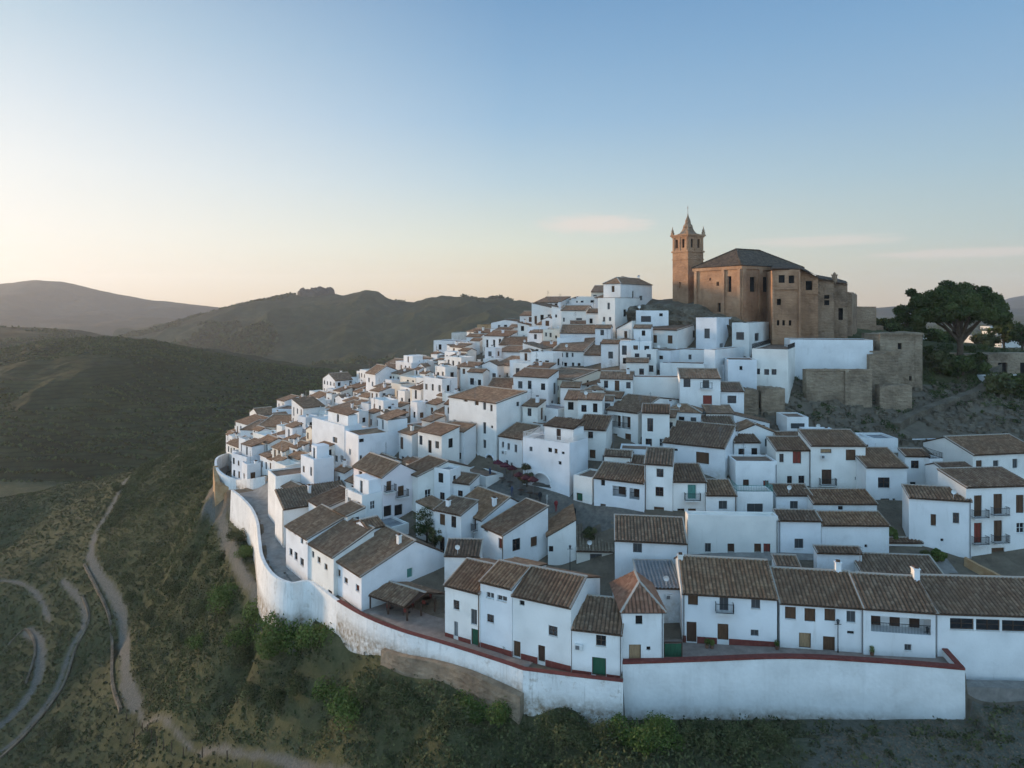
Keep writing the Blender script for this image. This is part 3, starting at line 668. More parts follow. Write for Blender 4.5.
def house(xL,xR,ye,yb,a,L=7,s=None,roof=('F',1.2),win=(),swin=(),auto=None,label='',m='white',rm=None,group=None,d=None,name='white_house',cat='house',ch=(),plinth=None,
          parapet=None,near=None,drop=2.5,verge=True,cols=None,bal=(),hgt=None,ref=None,pos=None,W=None,lwin=(),over=.25,coping=None,rail=None,ry=None,upper=None,upper_tile=False,aer=False):
    ar=R(a); right=(a>=0) if ref is None else ref=='R'
    if pos is None:
        px=xR if right else xL
        if d is None: d=hitd(px,yb) or 120
        zb=CZ-(yb-HZ)*d/F; H=hgt or (yb-ye)*d/F
        if hgt: zb=CZ-(ye-HZ)*d/F-hgt
        cx=(px-512)*d/F
        if right:
            W=W or (xR-xL)*d/(F*math.cos(ar)+(xL-512)*math.sin(ar))
            ox=cx-W*math.cos(ar); oy=d+W*math.sin(ar)
        else:
            W=W or (xR-xL)*d/(F*math.cos(ar)+(xR-512)*math.sin(ar))
            ox,oy=cx,d
        if ry is not None:
            dep=(ye-ry)*d/(.30*F+(ry-HZ)*math.cos(ar)); rise_=.30*dep; L=dep/.55 if roof[0]=='G' else dep; roof=(roof[0],rise_,.55) if roof[0]=='G' else (roof[0],rise_)
        if s is not None:
            q=F*math.sin(ar)-(s-512)*math.cos(ar)
            L=max(3.5,min(26,(s-xR)*d/q)) if q>20 else 14
    else: ox,oy,zb=pos; H=hgt; d=oy
    near=(d<112) if near is None else near
    if len(FOOT)<0: pass
    root=empty(name,(ox,oy,zb),-ar); Mx=Matrix.Translation((ox,oy,zb))@Matrix.Rotation(-ar,4,'Z'); Mi=Mx.inverted()
    tag(root,label,cat,group)
    co_=[Mx@Vector(p) for p in ((0,0,0),(W,0,0),(W,L,0),(0,L,0))]
    FOOT.append([(c.x,c.y) for c in co_]); HOUSES[label]=(root,W,L,H)
    if pos is None:
        WINPTS.extend((q[0],q[1],d) for q in list(win)+list(swin)); WINPTS.append(((xL+xR)/2,ye+2,d)); HPX.append(((xL+xR)/2,(ye+yb)/2,d,label))
    B0=-drop-max(0,zb-min(gnd_fast(c.x,c.y) for c in co_)) if pos is None or True else -drop
    camL=Mi@Vector((0,0,CZ))
    def onF(x,y):
        dr=Mi.to_3x3()@Vector(((x-512)/F,1,-(y-HZ)/F)); t=-camL.y/dr.y; p=camL+dr*t; return p.x,p.z
    def onS(x,y):
        dr=Mi.to_3x3()@Vector(((x-512)/F,1,-(y-HZ)/F)); t=(W-camL.x)/dr.x; p=camL+dr*t; return p.y,p.z
    def onLs(x,y):
        dr=Mi.to_3x3()@Vector(((x-512)/F,1,-(y-HZ)/F)); t=(0-camL.x)/dr.x; p=camL+dr*t; return p.y,p.z
    mF=lambda u,q,z:(u,q,z); mS=lambda u,q,z:(W-q,u,z); mL=lambda u,q,z:(q,L-u,z); mK=lambda u,q,z:(W-u,L-q,z)
    def conv(wins,fn,width,flip=False):
        out=[]
        for wv in wins:
            x,y,pw,ph,k=wv[:5]; opt=wv[5] if len(wv)>5 else {}
            u0,z1=fn(x-pw/2,y-ph/2); u1,z0=fn(x+pw/2,y+ph/2)
            if flip: u0,u1=width-u0,width-u1
            if u0>u1: u0,u1=u1,u0
            u0=max(.12,u0); u1=min(width-.12,u1); z1=min(z1,H-.12); z0=max(z0,.02 if (k in 'dgDt' or opt.get('door')) else .1)
            if u1-u0<.15 or z1-z0<.15: continue
            out.append([u0,u1,z0,z1,opt.get('dep',.22),k,opt])
        return out
    wf=conv(win,onF,W); ws=conv(swin,onS,L); wl=conv(lwin,onLs,L,True)
    if auto:
        rr=random.Random(int(ox*10)+int(oy*7))
        for (lst,width,(rows,cls)) in ((wf,W,auto[0]),(ws,L,auto[1] if len(auto)>1 else (0,0))):
            for r_ in range(rows):
                for c_ in range(cls):
                    if rr.random()<.08: continue
                    u=(c_+.5+rr.uniform(-.12,.12))*width/cls; base=r_*H/rows; hh=min(1.35,H/rows*.5)*rr.uniform(.8,1.15); ww=rr.uniform(.7,1.0)
                    if ww>width/cls*.8: continue
                    if rr.random()<.2: z0=base+.15; hh=min(2.1,H/rows*.78)
                    else: z0=base+H/rows*.33
                    lst.append([u-ww/2,u+ww/2,z0,min(z0+hh,H-.2),.14,rr.choice('wwwwsvxk'),{}])
    # no overlapping openings
    def clean(l):
        o=[]
        for x in l:
            if x[3]-x[2]<.2: continue
            if all(x[1]<y[0]-.02 or x[0]>y[1]+.02 or x[3]<y[2]-.02 or x[2]>y[3]+.02 for y in o): o.append(x)
        return o
    wf,ws,wl=clean(wf),clean(ws),clean(wl)
    rt=roof[0]; rise=roof[1] if len(roof)>1 else 0; rf=roof[2] if len(roof)>2 else .5
    wm=M[m]; wb=MB()
    if plinth:
        wb_p=plinth
    holes_panel(wb,W,B0,H,[x[:5] for x in wf],mF); holes_panel(wb,L,B0,H,[x[:5] for x in ws],mS)
    holes_panel(wb,L,B0,H,[x[:5] for x in wl],mL); holes_panel(wb,W,B0,H,[],mK)
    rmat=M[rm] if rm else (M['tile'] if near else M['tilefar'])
    rb=MB(); ov=over; k=rise
    fsl=None
    if rt=='F':      # falls towards the front
        e=ov*rise/L; wb.face([(W,0,H),(W,L,H),(W,L,H+k)]); wb.face([(0,0,H),(0,L,H+k),(0,L,H)]); wb.face([(0,L,H),(0,L,H+k),(W,L,H+k),(W,L,H)])
        roof_patch(rb,(-.08,-ov,H-e),(W+.08,-ov,H-e),(W+.08,L+.05,H+k+.01),(-.08,L+.05,H+k+.01),near); slab(rb,[(-.08,-ov,H-e),(W+.08,-ov,H-e),(W+.08,L+.05,H+k),(-.08,L+.05,H+k)],.11,1)
        rb.box(-.1,W+.1,L-.12,L+.12,H+k+.03,H+k+.17,2)
        if verge:
            for x in (-.1,W-.06): rb.bar((x+.08,-ov,H-e+.07),(x+.08,L,H+k+.09),.17,.09,2)
    elif rt=='B':
        e=ov*rise/L; wb.face([(W,L,H),(W,0,H+k),(W,0,H)]); wb.face([(0,0,H),(0,0,H+k),(0,L,H)]); wb.face([(0,0,H),(W,0,H),(W,0,H+k),(0,0,H+k)])
        roof_patch(rb,(W+.08,L+ov,H-e),(-.08,L+ov,H-e),(-.08,-.05,H+k+.01),(W+.08,-.05,H+k+.01),near); slab(rb,[(-.08,-.05,H+k),(W+.08,-.05,H+k),(W+.08,L+ov,H-e),(-.08,L+ov,H-e)],.11,1)
    elif rt in ('S','L'):
        if rt=='S': # falls to the right side
            wb.face([(0,0,H),(W,0,H),(0,0,H+k)]); wb.face([(0,L,H),(0,L,H+k),(W,L,H)]); wb.face([(0,0,H),(0,0,H+k),(0,L,H+k),(0,L,H)])
            e=ov*k/W; roof_patch(rb,(W+ov,-.08,H-e),(W+ov,L+.08,H-e),(-.05,L+.08,H+k),(-.05,-.08,H+k),near); slab(rb,[(-.05,-.08,H+k-.01),(W+ov,-.08,H-e-.01),(W+ov,L+.08,H-e-.01),(-.05,L+.08,H+k-.01)],.11,1)
        else:
            wb.face([(0,0,H),(W,0,H),(W,0,H+k)]); wb.face([(0,L,H),(W,L,H+k),(W,L,H)]); wb.face([(W,0,H),(W,L,H),(W,L,H+k),(W,0,H+k)])
            e=ov*k/W; roof_patch(rb,(-ov,L+.08,H-e),(-ov,-.08,H-e),(W+.05,-.08,H+k),(W+.05,L+.08,H+k),near); slab(rb,[(-ov,-.08,H-e-.01),(W+.05,-.08,H+k-.01),(W+.05,L+.08,H+k-.01),(-ov,L+.08,H-e-.01)],.11,1)
    elif rt=='G':   # ridge along the facade
        r0=L*rf; e=ov*k/r0; e2=ov*k/(L-r0)
        wb.face([(W,0,H),(W,L,H),(W,r0,H+k)]); wb.face([(0,0,H),(0,r0,H+k),(0,L,H)])
        roof_patch(rb,(-.08,-ov,H-e),(W+.08,-ov,H-e),(W+.08,r0,H+k+.01),(-.08,r0,H+k+.01),near); roof_patch(rb,(W+.08,L+ov,H-e2),(-.08,L+ov,H-e2),(-.08,r0,H+k+.01),(W+.08,r0,H+k+.01),False)
        slab(rb,[(-.08,-ov,H-e),(W+.08,-ov,H-e),(W+.08,r0,H+k),(-.08,r0,H+k)],.11,1); slab(rb,[(-.08,r0,H+k),(W+.08,r0,H+k),(W+.08,L+ov,H-e2),(-.08,L+ov,H-e2)],.11,1)
        rb.bar((-.1,r0,H+k+.1),(W+.1,r0,H+k+.1),.3,.16,2)
        if verge:
            for x in (-.02,W+.02): rb.bar((x,-ov,H-e+.07),(x,r0,H+k+.09),.2,.1,2)
    elif rt=='X':   # gable towards us
        r0=W*rf; wb.face([(0,0,H),(W,0,H),(r0,0,H+k)]); wb.face([(0,L,H),(r0,L,H+k),(W,L,H)]); e=ov*k/r0; e2=ov*k/(W-r0)
        roof_patch(rb,(-ov,L+.08,H-e),(-ov,-.08,H-e),(r0,-.08,H+k+.01),(r0,L+.08,H+k+.01),near); roof_patch(rb,(W+ov,-.08,H-e2),(W+ov,L+.08,H-e2),(r0,L+.08,H+k+.01),(r0,-.08,H+k+.01),near)
        slab(rb,[(-ov,-.08,H-e),(r0,-.08,H+k),(r0,L+.08,H+k),(-ov,L+.08,H-e)],.11,1); slab(rb,[(r0,-.08,H+k),(W+ov,-.08,H-e2),(W+ov,L+.08,H-e2),(r0,L+.08,H+k)],.11,1)
        rb.bar((r0,-.1,H+k+.1),(r0,L+.1,H+k+.1),.3,.16,2)
    elif rt=='H':
        q=min(W,L)/2*(rf*2); e=ov*k/q; z0=H-e
        a0,a1,a2,a3=Vector((-ov,-ov,z0)),Vector((W+ov,-ov,z0)),Vector((W+ov,L+ov,z0)),Vector((-ov,L+ov,z0))
        if W>=L: r1,r2=Vector((q,L/2,H+k)),Vector((W-q,L/2,H+k)); P4=[(a0,a1,r2,r1),(a1,a2,r2,r2),(a2,a3,r1,r2),(a3,a0,r1,r1)]
        else: r1,r2=Vector((W/2,q,H+k)),Vector((W/2,L-q,H+k)); P4=[(a0,a1,r1,r1),(a1,a2,r2,r1),(a2,a3,r2,r2),(a3,a0,r1,r2)]
        for p4 in P4:
            roof_patch(rb,*p4,near); pts=[p4[0],p4[1],p4[2]]+([p4[3]] if (p4[3]-p4[2]).length>1e-4 else []); rb.face([p-Vector((0,0,.02)) for p in pts],1)
        rb.face([a3,a2,a1,a0],1)
        for p,q_ in ((a0,r1),(a1,r2 if W>=L else r1),(r1,r2)):
            if (p-q_).length>.1: rb.bar(p+Vector((0,0,.08)),q_+Vector((0,0,.1)),.24,.12,2)
    elif rt=='T':   # flat roof with parapet
        pt=.22; ph=rise or .5
        for (x0,x1,y0,y1) in ((0,W,0,pt),(0,W,L-pt,L),(0,pt,pt,L-pt),(W-pt,W,pt,L-pt)): wb.box(x0,x1,y0,y1,H,H+ph,0,skip='b')
        rb.face([(pt,pt,H+.06),(W-pt,pt,H+.06),(W-pt,L-pt,H+.06),(pt,L-pt,H+.06)],1)
        if coping:
            for (x0,x1,y0,y1) in ((-.04,W+.04,-.04,pt+.03),(-.04,pt+.03,pt+.035,L+.04),(W-pt-.03,W+.04,pt+.035,L+.04)): rb.box(x0,x1,y0,y1,H+ph+.003,H+ph+.09,0)
    if upper:
        u0,u1,v0,v1,uh=upper; x0,x1,y0,y1=u0*W,u1*W,v0*L,v1*L; ub=MB(); hh_=[((x1-x0)*.5-.4,(x1-x0)*.5+.4,H+.3,H+min(2.1,uh-.2),.15)]
        holes_panel(ub,x1-x0,H+.01,H+uh,hh_,lambda u,q,z:(x0+u,y0+q,z)); holes_panel(ub,y1-y0,H+.01,H+uh,[],lambda u,q,z:(x1-q,y0+u,z)); holes_panel(ub,y1-y0,H+.01,H+uh,[],lambda u,q,z:(x0+q,y1-u,z)); holes_panel(ub,x1-x0,H+.01,H+uh,[],lambda u,q,z:(x1-u,y1-q,z))
        ub.face([(x0,y0,H+uh),(x1,y0,H+uh),(x1,y1,H+uh),(x0,y1,H+uh)]); uo=ub.build('upper_room',wm,root)
        if upper_tile: tb_=MB(); e_=.2; roof_patch(tb_,(x0-e_,y0-e_,H+uh+.05),(x1+e_,y0-e_,H+uh+.05),(x1+e_,y1+e_,H+uh+.05+(y1-y0)*.28),(x0-e_,y1+e_,H+uh+.05+(y1-y0)*.28),near); slab(tb_,[(x0-e_,y0-e_,H+uh+.04),(x1+e_,y0-e_,H+uh+.04),(x1+e_,y1+e_,H+uh+.04+(y1-y0)*.28),(x0-e_,y1+e_,H+uh+.04+(y1-y0)*.28)],.06,1); tb_.build('upper_roof',[M['tile'] if near else M['tilefar'],M['fr_brown']],root)
        db=MB(); h_=hh_[0]; db.face([(x0+u,y0+.13,z) for u,z in ((h_[0],h_[2]),(h_[1],h_[2]),(h_[1],h_[3]),(h_[0],h_[3]))]); db.build('window',M[random.choice(['pane','wooddk','wood','pane2'])],root)
    rq=random.Random(int(ox*31+oy*17))
    if near and rq.random()<.35 and W>4:
        ac=MB(); u_=W*rq.uniform(.1,.85); z_=H*rq.uniform(.45,.8)
        if all(u_+.5<x[0] or u_-.5>x[1] or z_+.4<x[2] or z_-.3>x[3] for x in wf): ac.box(u_-.4,u_+.4,-.32,-.004,z_-.28,z_+.28); ac.box(u_-.3,u_+.1,-.335,-.322,z_-.2,z_+.2,1); ac.build('air_conditioner',[M['fr_white'],M['fr_grey']],root)
    if rq.random()<.10:
        sd=MB(); c_=Vector((W*rq.uniform(.1,.9),.25,H+(rise if rt in 'T' else .2)+.75)); sd.tube([c_-Vector((0,0,1)),c_],.03,5); n_=12; cc=c_+Vector((0,-.1,.05))
        for q in range(n_):
            a0_,a1_=2*math.pi*q/n_,2*math.pi*(q+1)/n_; sd.face([cc+Vector((0,.1,-.02)),cc+Vector((.33*math.cos(a0_),-.06,.33*math.sin(a0_))),cc+Vector((.33*math.cos(a1_),-.06,.33*math.sin(a1_)))])
        sd.build('satellite_dish',M['fr_white'],root)
    if near and s_down(rq,W,H,wf):
        dp=MB(); u_=.14 if rq.random()<.5 else W-.14; dp.tube([(u_,-.07,.1),(u_,-.07,H-.15)],.05,6); dp.build('drainpipe',M['fr_grey'] if rq.random()<.5 else M['fr_brown'],root)
    if aer:
        ab=MB(); ax,ay=W*.3,L*.5; z_=H+rise*.5; ab.bar((ax,ay,z_),(ax,ay,z_+2.6),.045)
        for q in range(4): ab.bar((ax-.4+.05*q,ay,z_+1.7+.22*q),(ax+.4-.05*q,ay,z_+1.7+.22*q),.03)
        ab.build('antenna',M['fr_grey'],root)
    if rt=='T' and coping: rb_m=[M[coping],M['terr'] if rm is None else M[rm],M['mortar']]
    elif rt=='T': rb_m=[wm,M[rm] if rm else random.choice([M['terr'],M['white2'],M['terr'],M['greyroof']]),M['mortar']]
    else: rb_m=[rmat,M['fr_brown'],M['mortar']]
    wb.build('wall',wm,root)
    ro=rb.build('roof',rb_m,root) if rb.f else None
    for lst,mp in ((wf,mF),(ws,mS),(wl,mL)):
        for x in lst:
            k_=x[5]; opt=x[6]
            if k_=='A':
                ab=MB(); w_=x[1]-x[0]; r_=min(w_/2,x[3]-x[2]-.1); zc=x[3]-r_; cu=(x[0]+x[1])/2; N8=10
                for side in (-1,1):
                    for q in range(N8):
                        t0,t1=q*math.pi/2/N8,(q+1)*math.pi/2/N8; a0=(cu+side*w_/2*math.cos(t0),zc+r_*math.sin(t0)); a1=(cu+side*w_/2*math.cos(t1),zc+r_*math.sin(t1))
                        ab.face([mp(a0[0],.02,a0[1]),mp(a1[0],.02,a1[1]),mp(a1[0],.02,x[3]),mp(a0[0],.02,x[3])]); ab.face([mp(a0[0],.02,a0[1]),mp(a1[0],.02,a1[1]),mp(a1[0],x[4]-.01,a1[1]),mp(a0[0],x[4]-.01,a0[1])])
                        ab.bar(mp(a0[0]*1.0,-.05,a0[1]),mp(a1[0],-.05,a1[1]),.16)
                ab.build('arch',wm,root)
                if opt.get('dark'):
                    db=MB(); db.face([mp(u,x[4]-.03,z) for u,z in ((x[0],x[2]),(x[1],x[2]),(x[1],x[3]),(x[0],x[3]))]); db.build('passage',M['dark'],root)
                continue
            if k_=='o':
                w_=x[1]-x[0]; nd_=opt.get('n',2); dh=min(2.1,(x[3]-x[2])*.86)
                for q in range(nd_):
                    c0=x[0]+w_*(q+.5)/nd_; db=MB(); hw=min(.5,w_/nd_*.3); ctr=Vector(mp(c0,x[4]-.03,x[2]+dh/2))
                    db.face([Vector(mp(u,x[4]-.03,z))-ctr for u,z in ((c0-hw,x[2]+.02),(c0+hw,x[2]+.02),(c0+hw,x[2]+dh),(c0-hw,x[2]+dh))]); db.build('loggia_door',M['wooddk'],root,loc=ctr)
                rl=MB(); zr=x[2]+.9
                def bx(u0,u1,y0,y1,z0,z1):
                    p=[mp(u0,y0,z0),mp(u1,y0,z0),mp(u1,y1,z0),mp(u0,y1,z0),mp(u0,y0,z1),mp(u1,y0,z1),mp(u1,y1,z1),mp(u0,y1,z1)]
                    for qq in ((3,2,1,0),(4,5,6,7),(0,1,5,4),(1,2,6,5),(2,3,7,6),(3,0,4,7)): rl.face([p[i] for i in qq])
                bx(x[0]+.01,x[1]-.01,.05,.09,zr,zr+.05); u=x[0]+.1
                while u<x[1]-.05: bx(u,u+.025,.06,.085,x[2],zr); u+=.14
                rl.build('railing',M['iron'],root)
                if opt.get('post'):
                    pb=MB()
                    for q in range(1,nd_):
                        c0=x[0]+w_*q/nd_; p=[mp(c0-.13,.12,x[2]),mp(c0+.13,.12,x[2]),mp(c0+.13,.38,x[2]),mp(c0-.13,.38,x[2]),mp(c0-.13,.12,x[3]),mp(c0+.13,.12,x[3]),mp(c0+.13,.38,x[3]),mp(c0-.13,.38,x[3])]
                        for qq in ((0,1,5,4),(1,2,6,5),(2,3,7,6),(3,0,4,7)): pb.face([p[i] for i in qq])
                    pb.build('pillar',M['white'],root)
                continue
            isdoor=bool(opt.get('door')) or (k_ in 'dgDt' and x[3]-x[2]>1.6 and x[2]<.5)
            window_obj(root,mp,x[0],x[1],x[2],x[3],k_,x[4],near,isdoor)
            if opt.get('bal'): balcony(root,mp,x[0]-.45,x[1]+.45,x[2]-.02,near=near)
    if rail:
        rl=MB(); z0=H+(rise if rt=='T' else 0)
        for (p,q) in (((0,.05),(W,.05)),((W-.05,0),(W-.05,L)),((.05,0),(.05,L))):
            dd=math.hypot(q[0]-p[0],q[1]-p[1]); n_=max(2,int(dd/.22))
            for zz in (z0+.12,z0+.85): rl.bar((p[0],p[1],zz),(q[0],q[1],zz),.04)
            for i in range(n_+1): t=i/n_; x_,y_=p[0]+(q[0]-p[0])*t,p[1]+(q[1]-p[1])*t; rl.bar((x_,y_,z0),(x_,y_,z0+.85),.028)
        rl.build('railing',M['iron'] if rail is True else M[rail],root)
    if plinth:
        pb=MB(); ph=plinth
        segs=[]; cur=0.0
        for x in sorted([x for x in wf if x[2]<ph+.05]): segs.append((cur,x[0]-.05)); cur=x[1]+.05
        segs.append((cur,W))
        for s0,s1 in segs:
            if s1-s0>.05: pb.box(s0,s1,-.035,-.003,-1.5,ph)
        pb.build('plinth',M['red'],root)
    for c_ in ch:
        if len(c_)==2: u,v=c_; hh=1.1
        else: u,v,hh=c_
        ux,vy=u*W,v*L
        zr={'F':H+k*v,'B':H+k*(1-v),'G':H+k*(v/rf if v<rf else (1-v)/(1-rf)),'X':H+k*(u/rf if u<rf else (1-u)/(1-rf)),'T':H,'H':H+k*.6,'S':H+k*(1-u),'L':H+k*u}[rt]
        cb=MB(); cb.box(ux-.28,ux+.28,vy-.22,vy+.22,zr-.3,zr+hh); cb.box(ux-.36,ux+.36,vy-.3,vy+.3,zr+hh+.002,zr+hh+.1)
        cb.box(ux-.2,ux+.2,vy-.16,vy+.16,zr+hh+.102,zr+hh+.3,1)
        cb.build('chimney',[M['white'],M['fr_brown']],ro or root)
    return root
# ---------------------------------------------------------------- the houses, measured one by one
Hs=house
D1={'door':1}; BL={'door':1,'bal':1}
RG='terraced houses behind the front rampart'
# front row
Hs(682.5,777,598,650,8.5,L=10,roof=('G',2.1),ref='R',d=72.3,win=[(693,600,10,11,'s'),(724,604,9,14,'v',BL),(755.7,604,9,10,'v'),(754.7,633,8,7,'v'),(691.6,632,10,21,'D',D1),(723,632,11,17,'d',D1)],plinth=.85,ch=[(.02,.45,.5)],
   label='two-storey white house with iron balcony and broad red base band, behind the front rampart',group=RG)
Hs(780,863.5,607.3,657,9,L=9,roof=('G',1.9),ref='R',d=70.9,win=[(790.5,613,11,13,'s'),(810,615,11,14,'s'),(830,615,11,13,'s'),(851,616.7,9,12,'v'),(850.6,632.5,7,3.5,'k'),(805,640.5,12,16,'n'),(829,646.6,12,21,'d',D1)],plinth=.35,ch=[(.86,.5,1.0)],
   label='white house with four brown shutters in a row and tan ground floor shutter',group=RG)
Hs(863.6,935.5,612,664,9,L=9,roof=('G',1.8),ref='R',d=69.5,win=[(901,625.5,60,20,'o',{'dep':1.6,'n':3}),(908,647.5,7,7,'v'),(890,658,4,4,'k')],ch=[(.97,.45,1.2)],
   label='white house with deep open loggia under the eaves beside the street lamp',group=RG)
Hs(937.5,1060,616,690,4,L=10,roof=('G',1.8),ref='R',d=69,win=[(962,624,24,12,'w'),(988,625,24,12,'w'),(1014,626,24,12,'w'),(1039,627,22,12,'w')],label='wide white house with one long dark strip window, right of the rampart end',group=RG,ch=[(.02,.5,.8)])
Hs(622.7,663.6,610,664,0,L=7,roof=('H',2.0),ref='R',d=69.6,rm='tilered',win=[(639,620,7,9,'k'),(635,654.5,12,20,'n',D1),(648.5,648.5,4,4,'k')],label='narrow white house with reddish hipped roof and tan door',group=RG)
Hs(572,622,633.7,679,14,L=4.6,roof=('F',1.5),d=68.5,win=[(601,640.7,10,12,'w'),(599,667.7,14,22,'g',D1)],plinth=.3,label='low white house with steep ribbed roof and wide dark green door')
Hs(512.5,571,607,672,27,s=600,roof=('G',1.5),d=69.8,win=[(553,631,9,12,'w'),(514.5,649,12,20,'s'),(541.5,653.6,7,18,'D',D1),(522,603,5,6,'k')],plinth=.6,label='white house with barrel tile gable roof and dark arched doorway, above the curved wall')
Hs(480.5,512,588.5,657,30,L=8,roof=('G',.9),d=72.8,win=[(490,595.5,8,8,'x'),(502,598.5,10,8,'x'),(490.4,618.5,7,10,'w')],plinth=.6,label='white house with a pair of windows right under its raised eaves')
Hs(445,480,593,648,30,L=9,roof=('G',1.4),d=74.7,win=[(456.4,605,6,11,'w'),(474,617,6,17,'v'),(474.7,638,7,20,'g',D1),(456,629,4,16,'e')],plinth=.6,label='white end house with tall green door, beside the tiled canopy')
# left row along the road
LR='row of houses along the rampart road'
Hs(334,361.5,576,612.5,50,s=445,roof=('G',2.6,.62),d=83.4,win=[(339,573,3,9,'s'),(346,580.5,3.5,8,'s'),(357.5,588,3.5,9,'r'),(345.5,603,4,9,'w'),(357,610,4,9,'w')],swin=[(410,573,6,8,'t')],ch=[(.8,.5)],
   label='large white house with long blank gable wall and one teal window, behind the tiled canopy',group=LR)
Hs(308,333.6,557,596,48,s=374,roof=('F',2.4),d=88,win=[(313,554.5,2.5,8,'v'),(319,560,3,8,'s'),(326,567,3,8,'s'),(318,587,4,9,'w'),(330,594,4,10,'D')],label='white house with mottled sloping tile roof, second from the canopy in the rampart row',group=LR)
Hs(286,307.6,539,582,50,s=345,roof=('F',1.9),d=93,win=[(290,528,2.5,7,'v'),(295,532,2.5,7,'v'),(302,541,2.5,7,'v'),(291,552,3,9,'w'),(296,556,3,10,'w'),(302,562,3.5,10,'w')],label='white house with a rusty brown roof and small paired windows in the rampart row',group=LR)
Hs(275,283.5,509,547,58,s=352,roof=('S',1.7),d=105.6,swin=[(341,498,5,7,'t'),(300,536,4,4,'k')],label='narrow white house with long thin tile roof sloping to its side, at the road bend',group=LR,ch=[(.4,.45)])
Hs(268,275.5,478.5,530,58,s=328,roof=('T',.3),d=116,swin=[(314,480,2.5,3,'k'),(340,484,3,3,'k')],lwin=[],label='big blank white wall house with flat top above the thin tile roof')
Hs(312,344.5,428.5,505,48,s=361,roof=('T',.4),d=122,win=[(335,440,4.5,7,'v'),(335.5,458.5,4.5,8,'v'),(342,459,3,8,'e'),(336,476,2.5,3,'k')],upper=(.3,.9,.4,.95,2.0),upper_tile=True,label='tallest plain white block with two small windows on its left side')
Hs(345,358.5,437,497,55,s=455,roof=('T',.25),d=117,swin=[(361,460,2.5,9,'v'),(361.5,440.5,5,3,'k'),(400,456.5,3.5,6,'v'),(408.6,456,2.5,4,'k'),(425,448,3,4,'k')],rm='tilefar',win=[(350,452,2,7,'e')],upper=(.2,.9,.3,.5,2.2),upper_tile=True,aer=True,label='broad pale blue-white building with a long blank side behind the balcony house')
Hs(353.6,383,477,526,50,s=417,roof=('G',1.6,.5),d=101,m='pink',win=[(360.5,475,3.5,9,'s'),(366,477,3.5,8,'s'),(372,480.5,3,7,'s'),(378,482.5,3,7,'s'),(360,499,3,10,'r',BL),(367,501.5,3,9,'s')],
   swin=[(389,486,5,9,'s',BL),(401,491,6,9,'s',BL),(387.5,511,8,9,'k'),(398.5,510,8,9,'k')],label='pink-tinted house with red balcony and galleries on two floors')
Hs(400,418,476,524,50,s=470,roof=('G',1.4,.55),d=103,swin=[(428,495,6,10,'x'),(455,482.5,4.5,5,'t'),(413.6,508,3.5,7,'v'),(446,496,3.5,3,'k'),(444,478,3,2,'k')],label='wide white house with low curved ridge and shuttered window, right of the pink balcony house')
Hs(460,486,479,500,50,s=500,roof=('T',.3),d=107,label='small white annex wall with rust streaks at the plaza edge')
Hs(368,387,531,548,48,s=409,roof=('T',.35),d=96,label='low white terrace block below the pink balcony house')
# centre left
Hs(451.5,482.5,520,561,50,s=531,roof=('G',2.2,.55),d=93.5,win=[(462.5,519,3.5,11,'s'),(474,524,4,12,'s',{'bal':1}),(474,544,4,10,'D')],label='white house with large mottled hip-like roof facing the plaza',ch=[(.9,.3)])
Hs(482.5,503.5,535,573,52,s=548,roof=('F',2.3),d=88,win=[(486,530,4,5,'v'),(500.5,543.5,4,12,'r')],swin=[(516.5,544.7,8,10,'w'),(534,541.6,6.5,8,'s'),(523,566,5,7,'k')],label='white house with two brown windows on its gable end, before the big mottled roof')
Hs(548,576,536,572,2,L=7,roof=('L',2.2),d=91,win=[(550.8,549,5,6,'k')],label='white house with reddish roof sloping left, between gable house and ribbed pale roof')
Hs(576.5,613,551,582,4,L=7,roof=('F',1.9),rm='tilepale',m='cream',d=90,win=[(596,557.8,12,8,'v')],ry=525,label='greyish house with pale tan ribbed roof and one wide window')
Hs(615,687,543,588,8,L=7,roof=('F',2.1),d=84,win=[(637.5,548,9,10,'v')],ref='R',ry=518,label='white house with ribbed brown roof and a single window, above the reddish hipped roof')
Hs(640,681,588,605,3,L=6,roof=('F',.8),rm='greyroof',d=77,label='low shed with flat grey sheet roof behind the reddish hipped roof',cat='shed',name='shed')
Hs(444.5,480,556,578,4,L=5,roof=('F',1.4),d=86.5,ry=540,label='small white outbuilding with brown tile roof, beside the courtyard tree',cat='outbuilding')
Hs(500,512,577,592,20,L=4,roof=('H',1.0),d=79,label='small hut with domed brown tile roof behind the front gable house',cat='hut',name='hut')
# long building of the second street
Hs(688,778,519,566,3,L=1.8,roof=('T',.35),d=87.5,ref='R',win=[(708,547.6,6,9,'v'),(731,549,7,11,'D'),(757.7,548,7,9,'s'),(767,550,7,13,'r')],m='white2',label='long white building with stained flat parapet and four small openings')
Hs(778.5,821,520.5,562,3,L=5,roof=('F',1.2),d=87.3,ref='R',win=[(799,543.6,9,10,'v')],ry=510.5,label='white house with short tile roof and green-grey window, right end of the stained parapet')
Hs(821.5,889,525,561,1,L=6,roof=('F',1.5),d=87.5,ref='R',win=[(866,546,3,3,'k')],ry=512,label='long low white house with brown roof and nearly blank wall')
Hs(813,877,503.5,518,1,L=6,roof=('F',1.6),d=93,ref='R',win=[(840.5,508,5,4,'k')],ry=489.5,label='low roofed terrace house below the iron balcony house')
Hs(776,812,495,512,1,L=5,roof=('F',1.4),d=95,ref='R',win=[(794,505,8,8,'v')],ry=484.5,label='small white house with single dark window under a light brown roof')
Hs(887,922,542,566,0,L=4,roof=('F',.6),d=89,ref='R',win=[(899,556,20,9,'d',D1)],ry=538,label='low garage with wide orange wooden door',cat='garage',name='garage')
